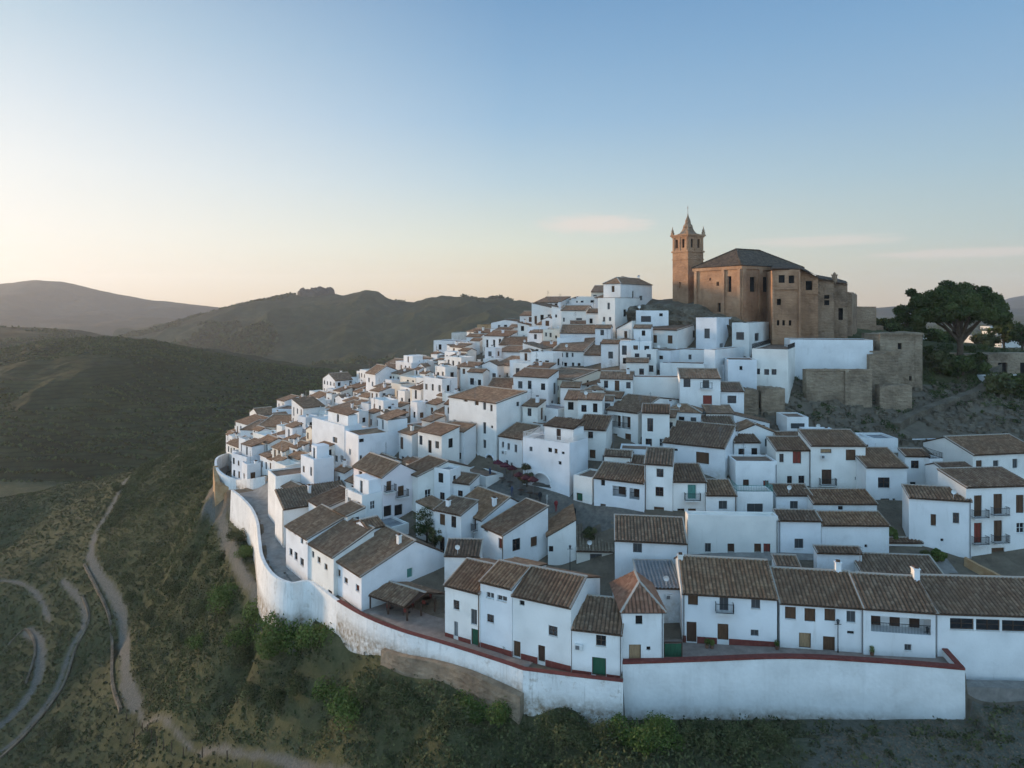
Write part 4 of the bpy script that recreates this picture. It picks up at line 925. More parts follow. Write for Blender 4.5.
Hs(817,862,553,571,4,L=6,roof=('F',.7),d=82,ref='R',win=[],ry=547,label='small white gabled annex with red tile edge behind the front roofs',cat='outbuilding')
Hs(862,945,577,590,6,L=11,roof=('F',3.2),d=79,ref='R',ry=556,label='low house nearly hidden under a big plain brown roof behind the chimneys')
Hs(776,800,566,585,6,L=6,roof=('F',.9),d=80,ref='R',ry=556,label='low brown-roofed outbuilding between the front row and the stained parapet',cat='outbuilding')
# right side
Hs(903,926.5,497,545,-38,ref='R',W=9,L=7,roof=('T',.3),d=91.5,label='white side wing with one small high window facing left') if False else None
Hs(909,966,497,565,14,L=8,ref='L',roof=('F',1.9),d=89.5,W=7.2,win=[(933.4,520,5.5,12,'s'),(956,518,6.5,11,'w'),(942,540,3,3,'k')],lwin=[(915,503,4,7,'v')],ry=485,label='tall white house with pent roof and two slim windows, left of the double balconies')
Hs(966,1032,487,565,-6,L=5,ref='L',roof=('F',1.1),d=88,win=[(978,506,8,21,'s',BL),(998,504,9,20,'s',BL),(978,533,8,20,'r',BL),(998,531,8.5,21,'s',BL),(998,556,13,16,'d',D1),(1020,504,8,18,'s'),(1020.5,528,8,10,'x')],label='large white house with two pairs of stacked balconies and garage door')
Hs(973,1040,454.5,492,-10,L=12,ref='L',roof=('G',2.4),d=101,win=[(979,468,6,15,'s'),(995.8,465,5.5,9,'v'),(1015,463.5,5,9,'v'),(1013,482,4,6,'w')],lwin=[(965,468,3,4,'k')],ry=437,label='white house with broad low gable roof at the right edge, upper row')
Hs(944,974,470,492,-8,L=8,ref='L',roof=('G',1.0),d=96,ry=463,label='white lean-to with flat brown roof between the balconies and broad gable',cat='outbuilding')
Hs(911,945,441,462,-6,L=7,ref='L',roof=('T',.3),d=112,win=[(913.5,446,3.5,5,'v'),(926,447.5,3,5,'v'),(934,448,3,5,'v')],label='low flat white house with three tiny windows below the rubble slope')
Hs(905,929,456,489,4,L=5,ref='R',roof=('F',.9),d=101,win=[(915,464.5,8,8,'w'),(913,484,6,4,'k')],ry=449,label='narrow white house with small roof and one dark square window')
Hs(929.5,943,463,489,-4,L=5,ref='L',roof=('T',.6),d=100,rail=True,label='small white terrace block with railings beside the narrow square-windowed house')
Hs(866,907,467,513,1,L=9,ref='R',roof=('F',2.6),d=98,win=[(884,482.7,12,10.5,'w'),(885,507,9,17,'D',D1),(894,500,3,3,'k')],ry=448,label='white house with steep ribbed roof, wide window and dark canopied door')
Hs(811,865.5,445.5,490,1,L=9,ref='R',roof=('F',2.3),d=101,win=[(850.8,455,10,11,'s'),(826,451,11,4,'n'),(826.7,477,10,15,'D',BL),(857,478.5,4,3.5,'k')],ry=430,label='white house with iron balcony under a tan slot window')
Hs(776,810.5,450,490,1,L=7,ref='R',roof=('F',2.0),d=101.5,win=[(781.6,458,4.5,8.5,'w'),(797,457.5,8.5,12,'r'),(789.6,480,5,8,'w'),(801.5,479.6,6,8,'w')],ry=437,label='white house with a red shuttered window, four openings in two rows')
Hs(787,808.5,418.6,440,2,L=5,ref='R',roof=('T',.25),d=112,win=[(797.8,426,14,5.5,'v')],label='small white cube with strip window standing above the tiled roofs')
Hs(865,898,441,452,1,L=5,ref='R',roof=('T',.4),d=109,label='white parapet block behind the steep ribbed roof',cat='outbuilding')
# centre
Hs(735.5,777,463.5,500,2,L=4.5,ref='R',roof=('T',.3),d=99.5,win=[(746,484,6,9,'D',D1),(766,486,5.5,11,'r',D1)],aer=True,label='white terrace house with two doors opening on a teal-railed terrace')
Hs(737,773,497,523,2,L=3,ref='R',roof=('T',.7),d=94,win=[(755,509,16,11,'v')],rail='teal',label='white block with a wide glazed window, carrying the teal-railed terrace')
Hs(706,736.5,495,523,2,L=6,ref='R',roof=('F',1.7),d=93.5,win=[(723,505,8.5,8.5,'v')],ry=480,label='small white house with tile roof and single window, left of the glazed window block')
Hs(673,706.5,481.5,523,2,L=7,ref='R',roof=('F',2.1),d=94,win=[(692,492,9,15,'t',BL),(681,512,7,7,'w'),(692,513,8,9,'s')],ry=464,label='white house with teal balcony door')
Hs(644.5,672.6,465,519,16,L=6,roof=('F',2.0),d=94,win=[(660,473,7,9,'w'),(659.5,491.7,8,10,'w'),(659,512,10,11,'d')],ry=449,label='slim three-storey white house with three stacked brown windows')
Hs(594,644,483,528,26,L=5,roof=('F',2.0),d=94.5,win=[(603,482,4,8,'k'),(619.5,491.5,14,12,'o',{'dep':1.3,'n':1}),(634.5,494,10,12,'o',{'dep':1.3,'n':1}),(603,509,5.5,11,'s'),(616,512,8,10,'d'),(635,515,8,6,'s')],ry=467,label='white house with open veranda under a broad grey-brown roof')
Hs(573.5,592,480,508,35,L=5,roof=('T',.3),d=98,win=[(576,471,2,6,'k'),(580,476,5,9,'r'),(579.5,497,6,9,'g')],label='white terrace house with green shutter below the arcaded wall')
Hs(620,650,452,482,12,L=4,roof=('T',.3),d=103,win=[(632.5,463,5,10,'s')],label='plain white block with one tall brown window behind the veranda roof')
Hs(577,606,430,470,20,s=0 or None,L=6,roof=('F',2.0),d=107,win=[(590.5,435,5,7,'w'),(592.5,454,6,9,'s'),(604,460,3,10,'v')],ry=416,label='white house with dark slanting roof, left of the railed balcony gable house')
Hs(606.5,638,413,455,42,s=694,roof=('G',1.8,.35),d=110,win=[(621,422,19,15,'o',{'dep':1.4,'n':2,'post':1}),(615,436.6,4.5,6.5,'k'),(628,438,6,9.5,'s')],swin=[(643,441,4.5,8,'v'),(664,435,2.5,2.5,'k')],label='white gable house with railed upper loggia and long blank right wall')
Hs(663,725,448,476,30,L=9,roof=('F',2.6),d=101.5,win=[(702.5,458,13,13,'d'),(674.7,446.7+3,6,3,'k')],ry=426,label='white house with the widest dark roof of the centre and brown garage doors')
Hs(536.5,573,380,440,42,s=620,roof=('G',1.2),d=124,m='cream',win=[(540.6,385.5,3.3,8,'s'),(549,388,3.5,10,'s'),(541,402,4,10,'s'),(549,400.5,3.5,7,'s'),(557.5,388,2.5,5,'v'),(558,400,3,6,'n'),(564.5,411,2.5,4,'k'),(569,412,2.5,4,'k')],swin=[(588,382,2.5,3,'k')],
   label='tall cream house with brown shutters on three floors, centre of the town')
Hs(533,559.5,429,455,40,s=573,roof=('T',.4),d=113,win=[(537,417.5,2.5,7,'v'),(545,418.5,2.5,8,'v')],coping='tilefar',label='stepped white block with brown parapet below the tall cream house')
Hs(532,558,411,432,40,L=5,roof=('T',.3),d=117,win=[(537,417.5,2.5,7,'v'),(545,419,2.5,7,'v')],label='white penthouse block with two slim windows below the cream house')
Hs(523,569.5,447,502,36,s=588,roof=('T',.5),d=100.5,win=[(563,453,3,3,'k'),(550,450,4,5,'k'),(541,480,20,18,'A',{'dep':1.0}),(531,449,3,5,'v'),(560,463,3,4,'k'),(556,451,3,5,'s')],rail='white2',upper=(.3,.92,.4,.97,2.2),upper_tile=True,label='long white terrace wall house with a big blind arch at the plaza')
Hs(499,522.5,439,486,38,s=540,roof=('F',1.8),d=110,win=[(502.8,444.5,2.2,6,'v'),(508.6,446.5,2.5,7,'v'),(515.8,448.5,2.5,8,'v'),(507,463,2.5,6,'v'),(511.5,466,2,7,'v')],ry=426,label='white house with three tall slit windows under a reddish roof')
Hs(449,496.5,403,471,43,s=527,roof=('F',1.2),d=114,win=[(465.6,398.5,4,7,'s'),(476.6,402,4,7,'s'),(484.5,405.5,3,9,'w'),(491.3,408,2.5,7,'w'),(454.7,425,3,11,'v'),(471.6,427,3,11,'v'),(484.5,428,3,12,'v'),(492,427,2,3,'k'),(454.7,441,3,11,'v'),(471.4,442.5,4,12,'s'),(484.5,444,3,9,'v'),(473.5,457,12,15,'A',{'dep':1.2,'dark':1}),(490,462,8,17,'A',{'dep':1.2,'dark':1})],
   swin=[(518,404,3,4,'v')],label='four-storey white house with rows of slim windows over a dark arcade')
Hs(574,632,385,425,6,L=8,roof=('F',1.0),d=125,ref='R',win=[(588,381.5+5,2.5,3,'k')],aer=True,label='wide blank white house with thin reddish sloping coping, right of the cream house')
Hs(630,700,379,424,8,L=4,roof=('T',.2),d=121,ref='R',label='blank white retaining house wall below the external stair')
Hs(680,720.5,378,420,8,L=7,roof=('F',1.9),d=117,ref='R',win=[(687,382.7,7,9,'w'),(706,384,6.5,8,'v',{'bal':1}),(707.5,400,9,9.5,'r')],ry=369,label='white house with red-shuttered window under an iron balcony')
Hs(720.8,744,391,421,6,L=6,roof=('F',1.6),d=117.5,ref='R',win=[(732,399.5,9,8,'x')],ry=382.5,label='low white wing with one dark shuttered window, right of the red-shuttered house')
# upper, below the church
Hs(752,788,351,412,30,s=807,roof=('T',.25),d=123,win=[(758,371.5,4,6,'x'),(766.6,372,5,6,'x'),(774,372,5,6,'x')],rail=True,label='tall white house with two long terraces and railings below the church')
Hs(790,873,341,388,12,L=6,roof=('T',.15),d=128,ref='R',label='long blank white wall house above the stone rampart')
Hs(704,715,351,395,42,s=757,roof=('T',.2),d=127,label='white stepped block with wide blank blue wall, left of the terraces')
Hs(660,704,365,395,20,L=5,roof=('T',.2),d=127,label='low white block between the stair and the blank blue wall')
Hs(732,749,324,366,40,s=769,roof=('T',.2),d=136,win=[(740,336,8,8,'x')],swin=[(757,337,4.5,7.5,'v')],label='white cube with a double window directly below the church corner')
Hs(696,716.6,318.8,364,38,s=733,roof=('T',.2),d=137,win=[(707,333.5,5.5,10,'v')],swin=[(721.6,347,4,7,'e')],label='white block with one tall dark window beneath the church')
Hs(646.5,677.5,330,360,42,s=708,roof=('F',2.0),d=139,win=[(655,339,4,8,'s'),(670,339.5,5,8.5,'s')],swin=[(694,334,2.5,7,'v')],ry=320.5,label='white house with brown pent roof and two shuttered windows under the rock')
Hs(648,669.5,351.5,377,40,s=690,roof=('T',.15),d=132,coping='tilefar',win=[(661,357.5,4,4,'k')],label='small white block with brown coping and a single round opening')
Hs(636,668.5,311.5,335,10,L=6,roof=('T',.2),d=146,ref='R',win=[(646,319,10,6,'x'),(661,314.8,3.5,3,'k')],label='white house with a wide strip window, just under the rocky mound')
Hs(614,631,341,375,35,s=652,roof=('T',.2),d=139,coping='tilefar',win=[(622,347.6,2.2,4,'v'),(622.5,358,5,7,'r',{'bal':1}),(629,363,2,3,'k')],label='slim white tower house with a tiny red balcony')
Hs(617,632,328.5,345,38,s=651,roof=('L',1.8),d=146,win=[(625.6,334.5,3.2,7,'s')],label='small white house with one slim window and rust roof edge')
Hs(584,615,355,374,14,L=8,roof=('F',2.2),d=140,win=[(607,362.5,6.5,5,'v')],ry=344.5,label='white house with a plain grey-brown roof and one wide window, centre top')
Hs(553,584,351,371,26,L=9,roof=('F',2.5),d=142,win=[(557.5,354.5,2,4,'v'),(562,355,2,4,'v'),(567,355,2.5,5,'v'),(572.5,355,2,4,'v'),(557.5,364,2.5,4,'k'),(562,363.5,2,4,'v'),(565.5,364.5,3,4,'k'),(573,364.5,2.5,4,'v'),(579,365,3,4,'k')],label='white arcaded house with two rows of dark little openings')
Hs(603.5,620.5,283,302,38,s=652,roof=('H',1.4),d=156,win=[(613,289,3,6,'s')],swin=[(628,301,4.5,7,'v'),(641,298,3.2,4.5,'v'),(633,298,1.5,14,'D')],hgt=9,label='topmost white house with hipped roof, left of the rocky mound')
Hs(598,615,298.5,327,38,s=640,roof=('T',.15),d=150,coping='tilefar',hgt=7.5,win=[(608.6,306,2.5,6.5,'v'),(604,321,2.3,8,'v'),(610,319,2.3,4,'v')],swin=[(625,313,3,7,'k')],label='white tower-like house with flat brown coping, below the topmost hipped house')
Hs(586,598,316,328,25,L=5,roof=('T',.3),d=155,win=[(591,321,3.2,5,'k')],label='small low white house with one dark door, left of the tower-like house')
Hs(561,586,310,326,22,L=7,roof=('G',1.0),d=160,win=[(579,320,6,4,'v'),(563.8,319.7,2,4,'v')],label='white house with brown rounded roof on the left skyline ridge')
Hs(573,598,305,316,28,L=6,roof=('T',.6),d=168,label='white block with terrace parapet on the skyline behind the rounded roof')
Hs(552,561,310,327,30,L=6,roof=('T',.3),d=164,win=[(556,316,2,3,'k')],ch=[(.4,.4,1.8)],label='narrow white house with tall chimney at the skyline end')
Hs(560,598,333,343,10,L=7,roof=('F',.9),d=150,ry=325,label='low white house under a long flat brown roof strip')
Hs(543,561,331,347,28,L=6,roof=('T',.3),d=156,m='cream',win=[(546,334.5,2,4,'v'),(550.5,335,2.2,4.5,'v'),(556,337,2,3,'k')],label='cream house with two arched windows on the left ridge')
Hs(557,584,340,352,12,L=5,roof=('T',.4),d=148,win=[(570,344.5,9,4,'x')],label='low white house with wide white-framed window band')
# upper left
Hs(491,531,323,345,20,L=9,roof=('R0',0) if False else ('X',1.0,.35),d=205,win=[(499,327,2.5,4,'v'),(505.5,327,3.3,4.5,'k'),(512,328,3,5.5,'k')],label='pale house with three dark round-topped windows on the far ridge',near=False)
Hs(509,532,336,350,12,L=7,roof=('H',1.6),d=185,label='far house with reddish hipped roof just below the round-windowed house',near=False)
Hs(499,530,345,366,14,L=7,roof=('F',1.4),d=172,win=[(504,351,2.2,4,'k'),(511,352,2.2,4,'v'),(521,352,2.5,4,'k')],ry=337,label='white house with dark brown pent roof on the far ridge, three openings',near=False)
Hs(497,526,352,372,30,s=548,roof=('G',1.0),d=163,win=[(501,360,2.5,4,'k'),(506,362,2.2,4,'v'),(514,366,2.5,5,'v')],label='white terraced house with plants along its gallery, left of the arcaded house',near=False)
Hs(495,520,366,388,42,s=553,roof=('G',1.5),d=150,win=[(501,373,2.4,5,'k'),(507,375,2,4,'v'),(515.5,375,2.4,9,'v'),(511,381,2,5,'v')],label='white gable house with blank bluish side, above the long brown roof')
Hs(447.6,481,382,402,20,L=10,roof=('F',2.4),d=160,win=[(454,385.5,2.6,6.5,'v'),(459.5,387,2.4,6,'v'),(466,389,2.4,5,'k'),(474,389,2.4,5,'v')],label='white house beneath a long irregular dark roof, upper left',near=False)
Hs(474,497,377,392,20,L=8,roof=('F',2.0),d=168,ry=367,label='house with dark brown roof adjoining the long irregular roof',near=False,win=[(486,383,2,4,'k')])
Hs(487,536,389,404,12,L=8,roof=('F',2.2),d=139,win=[(491,393,2.4,4,'k'),(499,394,2.4,4,'v'),(517,396,2.6,4.5,'v')],ry=379,label='low white house with wide brown roof behind the four-storey arcade house')
Hs(433.6,457,342,364,30,L=8,roof=('T',.3),d=222,win=[(440,347,3,5.5,'k'),(449,347,3.5,6,'v')],label='white house with two large dark windows on the far left crest',near=False)
Hs(440,458,357,372,40,s=492,roof=('F',.9),rm='tilered',d=200,label='white house with a small red roof below the far crest',near=False)
Hs(451.5,477,334.5,352,18,L=8,roof=('T',.5),d=235,m='oldwall',label='low old plastered block on the far crest',near=False,win=[(462,341,2.5,3,'k')])
Hs(477,491,326,350,25,L=9,roof=('T',.4),d=228,m='ochre',label='ochre brown ruined-looking building left of the round-windowed house',near=False,cat='building',name='old_building')
Hs(469,497,346,366,25,L=8,roof=('F',1.2),d=205,win=[(474,352,2.4,5,'k'),(482,353,2.4,5,'v'),(489,355,2.4,4,'k')],label='white house with three dark openings below the ochre building',near=False)
Hs(426,443,363,384,42,s=470,roof=('T',.4),d=196,win=[(429,368,2.2,6,'v'),(434,370,2.2,6,'v'),(439,373,2.2,6,'v')],label='tall white house with slim window row under the far crest',near=False)
Hs(400,417.5,391,424,50,s=449,roof=('T',.4),d=158,win=[(403,396,1.8,7,'v'),(407,398.5,1.8,7,'v'),(411.4,401.5,2,7.5,'v'),(415.2,403.5,2,7.5,'v'),(404,411,1.8,7,'v'),(409,414,1.8,7,'v'),(414,418,1.8,7,'v')],label='large white house with wide blank side and two rows of tall windows',near=False)
Hs(391,401,386,412,50,s=418,roof=('T',.4),d=170,m='cream',win=[(394,392,1.6,6,'v'),(398,394,1.6,6,'v'),(395,404,1.6,6,'v')],label='narrow cream house left of the wide blank-sided house',near=False)
Hs(366,375.5,374,408,52,s=403,roof=('G',2.0,.4),d=186,win=[(369,380,1.6,5,'v'),(372.5,384,1.6,5,'v')],swin=[(391,378,2.5,3.5,'k')],label='high white gable wall with one tiny dark window, far left quarter',near=False)
Hs(433,449,414,436,30,L=8,roof=('F',2.1),d=132,win=[(441,422,4,3,'v')],ry=406,label='white house with dark gable roof left of the four-storey arcade house')
Hs(418,433,419,438,30,L=7,roof=('F',1.6),d=138,ry=411,label='small house with brown roof in the lane left of the arcade house',win=[(424,425,2.4,6,'k')])
Hs(408,431,439,447,25,L=6,roof=('F',1.1),d=127,rm='tilered',label='low house with reddish roof above the broad bluish building')
Hs(383,410,440,450,30,L=7,roof=('T',.9),d=129,win=[(388,444,3,4,'k'),(396,445,3,4,'k'),(404,446,3,4,'k')],label='white terrace house with three dark openings above the broad bluish building')
Hs(345,383,437,448,28,L=9,roof=('F',1.6),d=133,ry=430.5,label='long dark roof house behind the tallest plain white block')
Hs(337,352,430,446,52,s=399,roof=('G',1.2),d=144,label='white house with wide low curved gable, second behind the dark roof',near=False,swin=[(377,428,2,2.5,'k')])
Hs(330,342,411,428,52,s=390,roof=('G',1.3),d=166,label='white house with wide low curved gable, farther up behind',near=False,swin=[(364,414,2,2.5,'k')])
Hs(314,330,418,432,48,s=345,roof=('F',1.6),d=176,label='house with long brown roof stepping along the left quarter',near=False)
Hs(240.5,256.5,430,447,10,L=9,roof=('F',1.0),d=178,label='square white house with flat brown top at the far left wall edge',near=False)
Hs(257,287,427,441,8,L=9,roof=('F',1.6),d=172,m='oldwall',auto=[(1,5)],label='long old stone-coloured house right of the square white house',near=False)
Hs(272,304,411,428,10,L=9,roof=('T',.4),d=195,label='broad white flat block standing out at the left edge',near=False,win=[(295,417,2.4,3,'k')])
Hs(287,312,437,468,45,s=322,roof=('T',.3),d=146,auto=[(2,2)],label='tall narrow white house left of the tallest plain block',near=False)
Hs(728,757,361,402,8,L=6,roof=('T',.2),d=124.5,ref='R',win=[(741,368,3,4,'k')],label='plain white block filling the corner between the blue wall and the long terraces')
Hs(676,706,351,372,14,L=6,roof=('T',.2),d=134,ref='R',win=[(690,357,3,5,'v')],label='low white terrace block under the two-shutter house')
Hs(716,734,366,384,10,L=5,roof=('T',.2),d=129,ref='R',label='small white step block beside the blank blue wall')
print('hand houses',len(HOUSES))
# ---------------------------------------------------------------- the rest of the town: one house after another on the free plots
def proj(p): return (512+F*p[0]/p[1], HZ-(p[2]-CZ)*F/p[1])
def rect_pts(ox,oy,a,W,L,inset=0):
    c,s_=math.cos(a),math.sin(a)   # U=(c,-s) V=(s,c)
    return [(ox+u*c+v*s_,oy-u*s_+v*c) for u,v in ((inset,inset),(W-inset,inset),(W-inset,L-inset),(inset,L-inset))]
def sat(A,B):
    for poly in (A,B):
        for i in range(len(poly)):
            x0,y0=poly[i]; x1,y1=poly[(i+1)%len(poly)]; nx,ny=y1-y0,x0-x1
            pa=[nx*x+ny*y for x,y in A]; pb=[nx*x+ny*y for x,y in B]
            if max(pa)<=min(pb) or max(pb)<=min(pa): return False
    return True
EXPX=[ # ground areas without houses, as picture polygons of ground points
 [(420,470),(500,465),(560,480),(640,500),(640,548),(580,548),(545,520),(470,500)],
 [(735,408),(1100,380),(1100,437),(905,440),(800,438),(742,425)],
 [(225,485),(262,485),(290,530),(330,590),(460,640),(640,668),(1000,668),(1000,760),(200,760)],
 [(640,296),(720,290),(900,290),(1100,300),(1100,400),(800,402),(800,338),(720,325),(650,320)],
 [(760,562),(1100,570),(1100,620),(760,620)],
 [(360,583),(452,566),(460,660),(360,640)],[(858,400),(1100,400),(1100,570),(858,570)],
 [(470,566),(620,560),(700,545),(870,545),(870,600),(690,650),(450,650)]]
EXW=[[tuple(onground(min(max(x,-50),1100),y)[:2]) for x,y in poly] for poly in EXPX]
TOWNPX=[(222,452),(262,428),(300,412),(330,396),(362,378),(400,360),(432,347),(470,335),(500,326),(545,318),(590,312),(640,300),(645,320),(700,345),(760,400),(735,425),(742,450),(1060,440),(1060,560),(640,580),(440,590),(365,600),(285,545),(262,500),(225,480)]
def pin(x,y,poly): return bool(inpoly(np.array([x]),np.array([y]),poly)[0])
FILL=[]
fr=random.Random(5)
def try_fill(px,py,smin,smax,Hr,margin=0.35,grow=1.0):
    d=hitd_fast(px,py)
    if d is None or d<84: return False
    x=(px-512)*d/F
    if any(pin(x,d,e) for e in EXW): return False
    if px<450 and d>135: smin*=.85; smax*=.92
    W=fr.uniform(smin,smax)*1.1; L=W*fr.uniform(.45,.75)+.9
    base=48 if x<-14 else (30 if x<8 else (16 if x<28 else 3))
    a=R(base+fr.uniform(-4.5,4.5)); 
    if fr.random()<.06: a+=R(fr.uniform(-22,22))
    H=fr.uniform(*Hr)
    if px>636 and py>468: return False
    if px>634 and py<418: return False
    if px>650 and py>395:
        if W>6.2: return False
        H=min(H,fr.uniform(2.6,3.7))
    r=rect_pts(x,d,a,W,L,margin)
    if d<400:
        for f in FOOT:
            if abs(f[0][0]-x)<26 and abs(f[0][1]-d)<34 and sat(r,f): return False
    zb=min(gnd_fast(q[0],q[1]) for q in r[:2])
    top=[proj((q[0],q[1],zb+H+1.2)) for q in r]; bot=[proj((q[0],q[1],zb+1)) for q in r]
    x0=min(t[0] for t in top+bot); x1=max(t[0] for t in top+bot); y0=min(t[1] for t in top)+1; y1=max(t[1] for t in bot)
    if any(x0<w[0]<x1 and y0<w[1]<y1 and w[2]>d-1 for w in WINPTS): return False
    if x1<-20 or x0>1044: return False
    # skyline of the town on the left must stay where it is
    n=3 if H>7.6 else (2 if H>4.6 else 1); near=d<112
    cl=max(1,int(W/1.9)); cs=max(1,int(L/2.8))
    rk=fr.random()
    if rk>.5 and fr.random()<.2: rk=.9
    if x<0 and d>135 and rk>.72: rk=.9
    if rk<.34: roof=('F',L*.24)
    elif rk<.60: roof=('G',L*.5*.38)
    elif rk<.70: roof=('X',W*.5*.4)
    elif rk<.78: roof=('S',W*.22)
    elif rk<.82: roof=('H',min(W,L)*.2)
    else: roof=('T',fr.uniform(.3,.8))
    mm=fr.choices(['white','white2','cream','pink','oldwall'],[80,16,3,0,1])[0]
    big='broad' if W>9 else ('small' if W<6 else '')
    tall='two-storey' if n==2 else 'low'
    rn={'F':'pent roof','G':'gabled roof','X':'gabled front','S':'side-sloping roof','H':'hipped roof','T':'flat roof'}[roof[0]]
    ch=[(fr.uniform(.15,.85),fr.uniform(.3,.8),fr.uniform(.5,1.0))] if fr.random()<.4 else []
    tmp='@%d'%len(FILL)
    root=house(0,0,0,0,math.degrees(a),L=L,roof=roof,auto=[(n,cl),(n,cs if fr.random()<.75 else 0)],label=tmp,m=mm,pos=(x,d,zb),W=W,hgt=H,near=near,ch=ch,rm=('white2' if roof[0]=='T' and fr.random()<.6 else None),upper=((fr.uniform(0.02,.3),fr.uniform(.6,.97),.35,.96,fr.uniform(2.0,2.7)) if roof[0]=='T' and W>4 and L>3.4 and px<660 and fr.random()<.25 else None),upper_tile=fr.random()<.4,aer=fr.random()<.3,drop=2.0,verge=near)
    h=HOUSES.pop(tmp); c=proj((x+W*math.cos(a)/2,d-W*math.sin(a)/2,zb+H*.6))
    FILL.append((root,c,d,big,tall,rn,{'white':'white','white2':'weathered white','cream':'cream','pink':'pinkish','oldwall':'bare plastered'}[mm]))
    WINPTS.extend([(c[0],c[1],d+.5)] if fr.random()<.5 else [])
    return True
fo=len(FOOT)
def sweep(n,smin,smax,Hr,mg,ymax=600):
    k=0
    for _ in range(n):
        px=fr.uniform(215,1040); py=316+(fr.random()**1.3)*(590-316)
        if px<640: py=305+(fr.random()**1.6)*290
        if not pin(px,py,TOWNPX): continue
        if try_fill(px,py,smin,smax,Hr,mg): k+=1
    return k
def sweep_far(n):
    k=0
    for _ in range(n):
        px=fr.uniform(215,640); py=305+(px<430)*(fr.random()*150+40)+(px>=430)*(fr.random()*110+15)
        if pin(px,py,TOWNPX) and try_fill(px,py,3.0,4.6,(3.0,5.2),.9): k+=1
    return k
print('fill',sweep(2500,7,10.5,(5.6,8.8),.7),sweep(3500,5.5,8,(4.6,7.8),.9),sweep(7000,3.6,5.6,(3.8,6.6),.9),sweep(8000,2.6,4.2,(3.0,5.4),.8),sweep_far(6000), len(FILL))
LM=[('church tower',687,255),('topmost hipped house',612,292),('four-storey arcade house',473,435),('tallest plain white block',330,465),('round-windowed ridge house',510,330),('tall cream house',555,405),
    ('far gable wall',385,390),('broad flat block',288,418),('ochre ridge building',484,338),('pink balcony house',370,500),('blank-sided house',425,405),('long irregular dark roof',470,376),
    ('plaza',520,485),('arcaded little-window house',568,358),('blind arch wall',545,470),('railed loggia house',622,425),('stained parapet building',730,535),('double balcony house',995,520),
    ('iron balcony house',838,465),('teal balcony house',690,500),('widest dark roof',700,440),('canopy',405,600),('wall-edge square house',248,437),('far crest dark-window house',445,350),
    ('slim red-balcony tower',622,355),('right-edge broad gable',1000,465),('broad bluish building',400,465),('strip-window cube',797,428)]
used={}
for root,c,d,big,tall,rn,col in FILL:
    l=min(LM,key=lambda m:(m[1]-c[0])**2+((m[2]-c[1])*1.5)**2)
    dx,dy=c[0]-l[1],c[1]-l[2]
    if abs(dx)>abs(dy)*2: dr='right of' if dx>0 else 'left of'
    elif abs(dy)>abs(dx)*2: dr='below' if dy>0 else 'above'
    else: dr=('lower ' if dy>0 else 'upper ')+('right of' if dx>0 else 'left of')
    key=' '.join(x for x in (big,tall,col,'house,',rn+',') if x); used.setdefault((key,dr,l[0]),[]).append((math.hypot(dx,dy),root))
for (key,dr,l),lst in used.items():
    lst.sort(key=lambda t:t[0])
    for i,(q,root) in enumerate(lst):
        o='' if len(lst)==1 else ['nearest ','second ','third ','fourth ','fifth ','sixth ','seventh ','eighth '][min(i,7)]
        root['label']=('%s %s%s the %s'%(key,o,dr,l)); root['group']='smaller houses of the hill town'
print('max words',max(len(r[0]['label'].split()) for r in FILL), len({r[0]['label'] for r in FILL}))
# ---------------------------------------------------------------- ramparts, road, plaza
def smoothw(line,n=6):
    pts=[(*P(p[0],p[1],p[2]),P(p[0],p[3],p[2]).z) for p in line]
    return [np.array(q) for q in smooth_line(pts,n)]
def wall_along(name,pts,th,m,label,cat,base_drop=3.0,coping=None,cop_h=.09,batter=0.0,group=None,inward=True,cop_w=.08):
    """pts: (x,y,ztop,zbottom); thickness goes to the inside of the town"""
    root=empty(name,(pts[len(pts)//2][0],pts[len(pts)//2][1],pts[len(pts)//2][3])); tag(root,label,cat,group); o0=Vector(root.location)
    mb=MB(); cb=MB(); n=len(pts); nr=[]
    for i in range(n):
        a=pts[max(i-1,0)]; b=pts[min(i+1,n-1)]; t=Vector((b[0]-a[0],b[1]-a[1],0)).normalized(); nr.append(Vector((-t.y,t.x,0)))
    def pr(i,off,z): p=pts[i]; return Vector((p[0],p[1],0))+nr[i]*off+Vector((0,0,z))-o0
    u=0
    for i in range(n-1):
        du=math.hypot(pts[i+1][0]-pts[i][0],pts[i+1][1]-pts[i][1]); p,q=pts[i],pts[i+1]; h=(p[2]-p[3]+base_drop)
        mb.face([pr(i,-batter*h,p[3]-base_drop),pr(i+1,-batter*h,q[3]-base_drop),pr(i+1,0,q[2]),pr(i,0,p[2])])
        mb.face([pr(i,0,p[2]),pr(i+1,0,q[2]),pr(i+1,th,q[2]),pr(i,th,p[2])])
        mb.face([pr(i,th,p[2]),pr(i+1,th,q[2]),pr(i+1,th,q[2]-3),pr(i,th,p[2]-3)])
        if coping:
            A=[pr(i,-cop_w,p[2]+.004),pr(i+1,-cop_w,q[2]+.004),pr(i+1,th+cop_w,q[2]+.004),pr(i,th+cop_w,p[2]+.004)]; up=Vector((0,0,cop_h)); T=[x+up for x in A]
            cb.face(T); cb.face([A[0],A[1],T[1],T[0]]); cb.face([A[2],A[3],T[3],T[2]])
            if i==0: cb.face([A[3],A[0],T[0],T[3]])
            if i==n-2: cb.face([A[1],A[2],T[2],T[1]])
        u+=du
    for i in (0,n-1):
        h=(pts[i][2]-pts[i][3]+base_drop); mb.face([pr(i,-batter*h,pts[i][3]-base_drop),pr(i,0,pts[i][2]),pr(i,th,pts[i][2]),pr(i,th,pts[i][3]-base_drop)])
    mb.build('masonry',m,root)
    if coping: cb.build('coping',coping,root)
    return root
WS=smoothw(WALL)
